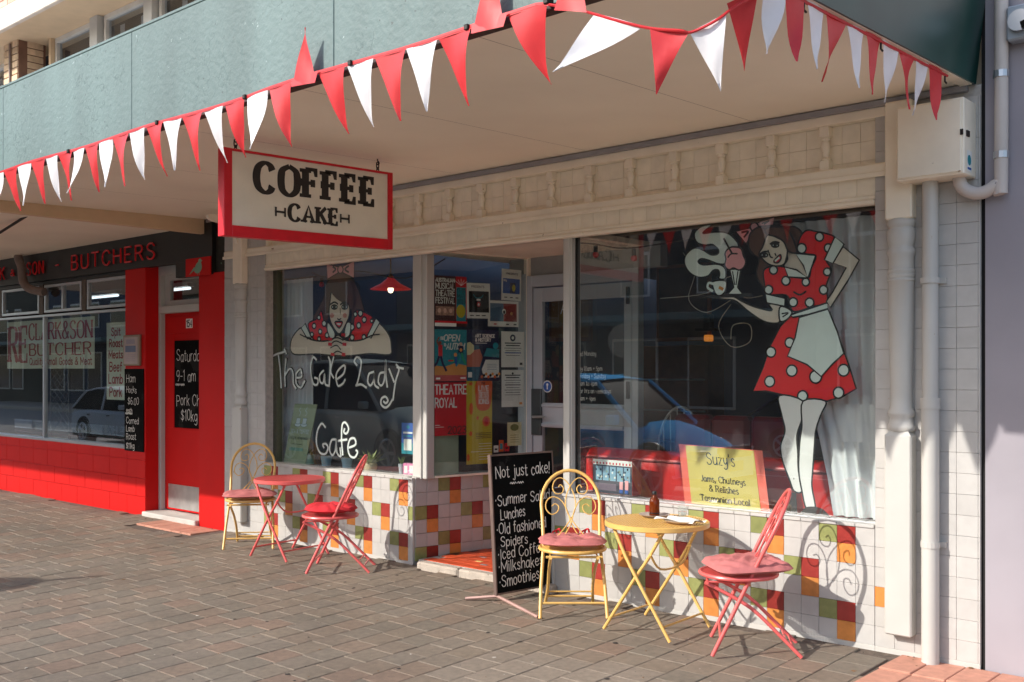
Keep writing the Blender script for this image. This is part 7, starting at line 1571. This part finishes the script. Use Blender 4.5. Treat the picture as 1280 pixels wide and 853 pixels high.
# left window display
cs = thing("coffee_board", "sage green board with two cup outlines leaning in the left window", "board", (-8.2, .2, .7))
def cq(u_, v_): return (-8.26 + u_ + .16 * v_, .16 + .12 * v_, .70 + v_)
b = MB(); b.add([cq(0, 0), cq(.34, 0), cq(.34, .56), cq(0, .56)] + [(x, y + .01, z) for x, y, z in (cq(0, 0), cq(.34, 0), cq(.34, .56), cq(0, .56))], [(0, 1, 2, 3), (7, 6, 5, 4), (1, 5, 6, 2), (2, 6, 7, 3)]); b.build("panel", mat("sage board", (140, 154, 124), .7, var=.06), cs)
o_ = Vector(cq(0, 0)); uu = Vector(cq(1, 0)) - o_; vv = Vector(cq(0, 1)) - o_
ink = Ink(o_ + Vector((0, -.0015, 0)), uu, vv, (0, -1, 0), .0004)
PS = mat("pale blue print", (176, 196, 206), .6); DG = mat("dark green print", (62, 84, 66), .6)
for x_ in (.11, .21):
    ink.disc(x_, .365, .05, DG, .022); ink.disc(x_, .365, .045, PS, .018); ink.rect(x_ - .032, x_ + .032, .37, .43, DG); ink.rect(x_ - .028, x_ + .028, .374, .426, PS); ink.line(smooth_pts([(x_, .45), (x_ + .015, .48), (x_ - .015, .5), (x_ + .005, .53)], False, 4), .005, PS)
text(ink, "TEA & COFFEE", .03, .285, .035, .0045, PS, width=.28); text(ink, "and light refreshments", .03, .23, .028, .004, DG, width=.28); ink.rect(.06, .27, .12, .15, mat("teal label", (96, 146, 134), .6)); ink.rect(.08, .25, .18, .186, DG)
ink.build("lettering", cs)
for i, (x_, lb, m) in enumerate(((-7.93, "small green ceramic plant pot, leftmost of three in the left window", mat("green ceramic", (110, 150, 130), .4)), (-7.68, "pale blue ceramic plant pot in the middle of the three under the cafe lettering", SKYB), (-7.38, "pale blue ceramic plant pot, rightmost of the three in the left window", SKYB))):
    t = thing("plant_pot", lb, "plant", (x_, .22, .70)); b = MB(); b.lathe([(.001, 0), (.04, 0), (.052, .085), (.056, .09), (.048, .09), (.044, .075), (.001, .072)], seg=20); b.build("pot", m, t, True, at=(0, 0, 0))
    b = MB()
    for k in range(26):
        a = R.uniform(0, 6.28); e = R.uniform(.3, 1.3); l_ = R.uniform(.04, .09); d_ = Vector((math.cos(a) * math.cos(e), math.sin(a) * math.cos(e), math.sin(e))); s_ = Vector((-math.sin(a), math.cos(a), 0)) * .009
        p0 = Vector((0, 0, .075)); b.add([p0 - s_ * .4, p0 + d_ * l_ * .5 - s_, p0 + d_ * l_, p0 + d_ * l_ * .5 + s_], [(0, 1, 2, 3)])
    b.build("leaves", PLANT, t, at=(0, 0, 0), kind="stuff")
t = thing("succulent", "spiky succulent in a round pale pot on the sill near the post", "plant", (-7.02, .19, .70))
b = MB(); b.lathe([(.001, 0), (.05, .0), (.062, .03), (.055, .065), (.045, .07), (.001, .065)], seg=20); b.build("pot", mat("cream pot", (196, 176, 140), .6), t, True, at=(0, 0, 0))
for k in range(34):
    a = k * 2.399; e = .25 + .9 * (k / 34); l_ = R.uniform(.12, .17); d_ = Vector((math.cos(a) * math.cos(e), math.sin(a) * math.cos(e), math.sin(e))); s_ = Vector((-math.sin(a), math.cos(a), 0)) * .011
    p0 = Vector((0, 0, .065)); q = p0 + d_ * l_ * .5; b = MB(); b.add([p0 - s_ * .7, q - s_, p0 + d_ * l_ + Vector((0, 0, -.01)), q + s_, p0 + s_ * .7, q + Vector((0, 0, -.006))], [(0, 1, 5), (1, 2, 5), (2, 3, 5), (3, 4, 5), (4, 0, 5)]); b.build("leaf", mat("succulent leaf light", (150, 158, 96), .5, var=.25, scale=30), t, at=(0, 0, 0))
pc = thing("info_card", "blue and teal information card taped to the glass beside the post", "card", (-6.45, .115, .95))
b = MB(); b.box(-6.53, -6.375, .114, .117, .88, 1.14); b.build("card", BLUEC, pc)
ink = Ink((-6.53, .1135, .88), (1, 0, 0), (0, 0, 1), (0, -1, 0), .0004); ink.rect(0, .155, 0, .09, TEAL); ink.disc(.08, .225, .02, TEAL, .014); ink.rect(.02, .135, .17, .185, PWHITE); ink.rect(.02, .135, .145, .155, TEAL); ink.rect(.03, .125, .03, .125, PWHITE); ink.build("print", pc)
pk = thing("card_holder", "pink card holder with small white labels at the end of the left window sill", "card", (-6.44, .14, .70))
b = MB(); b.box(-6.52, -6.38, .12, .17, .70, .80, ch=.003); b.build("case", mat("pink plastic", (222, 130, 170), .5), pk)
ink = Ink((-6.52, .1192, .70), (1, 0, 0), (0, 0, 1), (0, -1, 0), .0004); ink.rect(.015, .055, .02, .08, PWHITE); ink.rect(.08, .13, .02, .085, PWHITE); ink.build("labels", pk)
tn = thing("tin_planter", "tiny grey pot of lavender beside the pink card holder", "plant", (-6.56, .14, .70))
b = MB(); b.lathe([(.001, 0), (.02, 0), (.028, .09), (.001, .085)], seg=14); b.build("pot", ALUG, tn, True, at=(0, 0, 0))
b = MB()
for k in range(20): a = R.uniform(0, 6.28); b.tube([(0, 0, .08), (.03 * math.cos(a), .03 * math.sin(a), .12 + .03 * R.random())], .002, 4)
b.build("stems", PLANT, tn, at=(0, 0, 0), kind="stuff")

# ------------------------------------------------------------------ the street behind the camera, mirrored in the glass
def car(label, m, x, y, Ln=4.5, Hh=1.45, suv=False, flip=False, up_=1.0):
    t = thing("parked_car", label, "car", (x, y, -.275), 0, "cars parked along the kerb")
    t.scale = (1, 1, up_)
    Wd = .88
    hb = .98 if suv else .88
    # lower body stations: x, half width, sill height, belt height
    top = [(0, .52, .62), (.12, .72, hb - .38), (.6, .85, hb - .17), (1.25, .88, hb + .03), (2.0, .88, hb + .03), (3.2, .88, hb + .05), (3.9, .86, hb + .04), (4.35, .80, hb - .0), (Ln, .62, .64)]
    vs = []; fs = []
    for sx, hw, zt in top:
        sec = [(-hw, .28), (-hw * 1.02, .5), (-hw, zt - .12), (-hw * .9, zt - .03), (-hw * .45, zt + .035), (0, zt + .05), (hw * .45, zt + .035), (hw * .9, zt - .03), (hw, zt - .12), (hw * 1.02, .5), (hw, .28)]
        vs += [(Ln / 2 - sx, a, z_) for a, z_ in sec]
    n = 11
    for i in range(len(top) - 1):
        for j in range(n - 1): fs.append((i * n + j, i * n + j + 1, (i + 1) * n + j + 1, (i + 1) * n + j))
    fs.append(tuple(range(n))); fs.append(tuple((len(top) - 1) * n + j for j in range(n))[::-1])
    b = MB(); b.add(vs, fs); b.build("body", m, t, True, at=(0, 0, 0))
    # cabin
    zr = Hh; st_ = [(1.15, .80, hb + .0), (1.95, .68, zr - .06), (2.5, .66, zr), (3.3, .66, zr - .01), (3.8 if not suv else 4.1, .66, zr - .08), (4.3, .74, hb + .02)]
    vs = []; fs = []
    for sx, hw, z_ in st_: vs += [(Ln / 2 - sx, -.82, hb), (Ln / 2 - sx, -hw, z_), (Ln / 2 - sx, 0, z_ + .03), (Ln / 2 - sx, hw, z_), (Ln / 2 - sx, .82, hb)]
    for i in range(len(st_) - 1):
        for j in range(4): fs.append((i * 5 + j, i * 5 + j + 1, i * 5 + j + 6, i * 5 + j + 5))
    b = MB(); b.add(vs, fs); b.build("cabin_glass", mat("dark car glass", (18, 24, 28), .6, spec=.02), t, True, at=(0, 0, 0))
    b = MB(); 
    vs = []; fs = []
    for sx, hw, z_ in st_[1:5]: vs += [(Ln / 2 - sx, -hw - .01, z_ - .03), (Ln / 2 - sx, -hw, z_ + .012), (Ln / 2 - sx, 0, z_ + .045), (Ln / 2 - sx, hw, z_ + .012), (Ln / 2 - sx, hw + .01, z_ - .03)]
    for i in range(3):
        for j in range(4): fs.append((i * 5 + j, i * 5 + j + 1, i * 5 + j + 6, i * 5 + j + 5))
    b.add(vs, fs)
    for s_ in (-1, 1):
        for (i0, i1) in ((0, 1), (4, 5)):
            p, q = st_[i0], st_[i1]; b.tube([(Ln / 2 - p[0], s_ * (.82 if i0 == 0 else .68), p[2]), (Ln / 2 - q[0], s_ * (.69 if i0 == 0 else .80), q[2])], .035, 6)
        b.tube([(Ln / 2 - 2.7, s_ * .83, hb), (Ln / 2 - 2.75, s_ * .68, zr - .02)], .04, 6)
    b.build("roof_and_pillars", m, t, True, at=(0, 0, 0))
    for wx in (.85, Ln - .85):
        for s_ in (-1, 1):
            b = MB(); c_ = (Ln / 2 - wx, s_ * .80, .33)
            b.tube([(c_[0], c_[1] - s_ * .12, c_[2]), (c_[0], c_[1] + s_ * .105, c_[2])], .33, 24); wh = b.build("wheel", mat("tyre", (26, 26, 27), .85), t, True, at=(0, 0, 0))
            b = MB()
            for k in range(5):
                a = k * 2 * math.pi / 5; b.tube([(c_[0], c_[1] + s_ * .112, c_[2]), (c_[0] + .2 * math.cos(a), c_[1] + s_ * .112, c_[2] + .2 * math.sin(a))], .03, 5)
            b.tube([(c_[0] + .21 * math.cos(a), c_[1] + s_ * .108, c_[2] + .21 * math.sin(a)) for a in [2 * math.pi * i / 20 for i in range(20)]], .022, 6, closed=True); b.build("rim", ALU, wh, True, at=(0, 0, 0))
            b = MB(); b.tube([(c_[0] + .38 * math.cos(a), s_ * .875, c_[2] + .36 * math.sin(a)) for a in [math.pi * i / 12 for i in range(13)]], .028, 6); b.build("wheel_arch", BLACK, t, True, at=(0, 0, 0))
    for s_ in (-1, 1):
        b = MB(); b.lathe([(.001, 0), (.12, .02), (.14, .06), (.001, .08)], c=(Ln / 2 - .2, s_ * .62, hb - .32), seg=14, sy=1.2); b.build("headlight", mat("headlight glass", (200, 210, 215), .15, .3), t, True, at=(0, 0, 0))
        b = MB(); b.box(Ln / 2 - 1.55, Ln / 2 - 1.38, s_ * .88, s_ * 1.02, hb + .03, hb + .15, ch=.02); b.build("mirror", m, t, at=(0, 0, 0))
        for dx in (2.35, 3.35): b = MB(); b.box(Ln / 2 - dx, Ln / 2 - dx + .14, s_ * .89, s_ * .905, hb - .14, hb - .11, ch=.004); b.build("door_handle", BLACK if not suv else ALU, t, at=(0, 0, 0))
    b = MB(); b.box(Ln / 2 - .03, Ln / 2 + .02, -.45, .45, .52, .66, ch=.01); b.build("grille", BLACK, t, at=(0, 0, 0))
    b = MB(); b.box(Ln / 2 + .02, Ln / 2 + .03, -.19, .19, .36, .48, ch=.003); b.build("number_plate", mat("plate", (150, 146, 140), .6), t, at=(0, 0, 0))
    b = MB(); b.box(-Ln / 2 + .1, Ln / 2 - .1, -.82, .82, .2, .3, ch=.02); b.build("underbody", BLACK, t, at=(0, 0, 0))
    return t
CP = lambda n_, c, me=.3: mat(n_, c, .5, 0.0, var=.03, spec=0.0)
car("silver sedan parked by the kerb, mirrored in the butcher's window", CP("silver car paint", (182, 186, 190), .6), -24.0, -7.2, 4.4, 1.42)
car("grey-green four-wheel drive mirrored in the left cafe window", CP("grey green car paint", (158, 170, 166), .5), -15.5, -7.25, 4.6, 1.78, suv=True, up_=1.14)
car("blue hatchback with a shiny bonnet mirrored in the big right window", CP("blue car paint", (92, 182, 240), .3), -9.7, -7.2, 4.3, 1.5, up_=1.17)
car("dark blue car parked on the far side of the street", CP("navy car paint", (22, 34, 74), .4), -8.6, -14.2, 4.4, 1.45)
car("pale blue car parked on the far side, left in the reflections", CP("pale blue car paint", (110, 150, 190), .4), -24.5, -14.2, 4.4, 1.45)
def shop_opp(x0_, x1_, h_, m, label, seed):
    rn = random.Random(seed); t = thing("shop_building", label, "building", ((x0_ + x1_) / 2, -19, -.14))
    b = MB(); b.box(x0_, x1_ - .02, -27, -19, -.2, h_, ch=.02); b.build("wall", m, t)
    b = MB(); b.box(x0_, x1_ - .05, -19, -18.85, h_ - .3, h_ + .1, ch=.02); b.build("cornice", WHITE, t)
    b = MB(); b.box(x0_ + .2, x1_ - .3, -19, -17.2, 2.9, 3.1, ch=.02); b.build("awning", GREEN, t)
    x_ = x0_ + .6
    while x_ < x1_ - 2:
        w_ = rn.uniform(1.4, 2.4); b = MB(); b.box(x_, x_ + w_, -19, -18.94, .5, 2.5, ch=.02); f_ = b.build("window_frame", WOODW, t); b = MB(); b.box(x_ + .08, x_ + w_ - .08, -18.94, -18.93, .58, 2.42); b.build("pane", mat("dark shop glass", (26, 30, 34), .06), f_)
        b = MB(); b.box(x_ + .3, x_ + w_ - .3, -19, -18.95, 3.7, min(5, h_ - .7), ch=.01); f_ = b.build("upper_window_frame", WOODW, t); b = MB(); b.box(x_ + .36, x_ + w_ - .36, -18.95, -18.94, 3.76, min(4.9, h_ - .8)); b.build("pane", mat("dark shop glass", (26, 30, 34), .06), f_)
        x_ += w_ + rn.uniform(.3, 1.0)
cols_ = [("dark stone", (92, 88, 84)), ("dark brown", (84, 66, 54)), ("dull brick", (98, 58, 46)), ("dark olive", (70, 70, 58)), ("slate blue", (66, 78, 98)), ("charcoal", (62, 62, 64)), ("deep blue", (54, 68, 94)), ("brown stone", (104, 92, 80))]
cols_ = [(n_, tuple(int(q * .8) for q in c_)) for n_, c_ in cols_]
cols_ += [('far ' + n_, tuple(int(q * .9) for q in c_)) for n_, c_ in cols_[:4]]
xx = -104
for i, (wd_, h_) in enumerate(((12, 6.6), (12, 6.2), (12, 6.8), (12, 6.4), (10, 6.5), (10, 6.2), (8, 6.6), (9, 6.3), (7, 6.2), (16, 6.6))):
    shop_opp(xx, xx + wd_, h_, mat("opposite wall " + cols_[i][0], cols_[i][1], .7, var=.1, scale=2), cols_[i][0] + " shop across the street, seen only in reflections", i); xx += wd_
# unseen round sign on a pole, added to cast a shadow on the pavers
ss = thing("shadow_sign", "round sign on a steel pole, added out of view to cast the shadow at the left edge", "sign", (-9.92, -5.85, gz(-5.85)))
b = MB(); b.tube([(0, 0, 0), (0, 0, 2.75)], .03, 10); b.build("pole", STEEL, ss, True, at=(0, 0, 0))
b = MB(); b.tube([(.013, .030, 2.2), (.021, .045, 2.2)], .28, 32); b.build("disc", PWHITE, ss, at=(0, 0, 0))
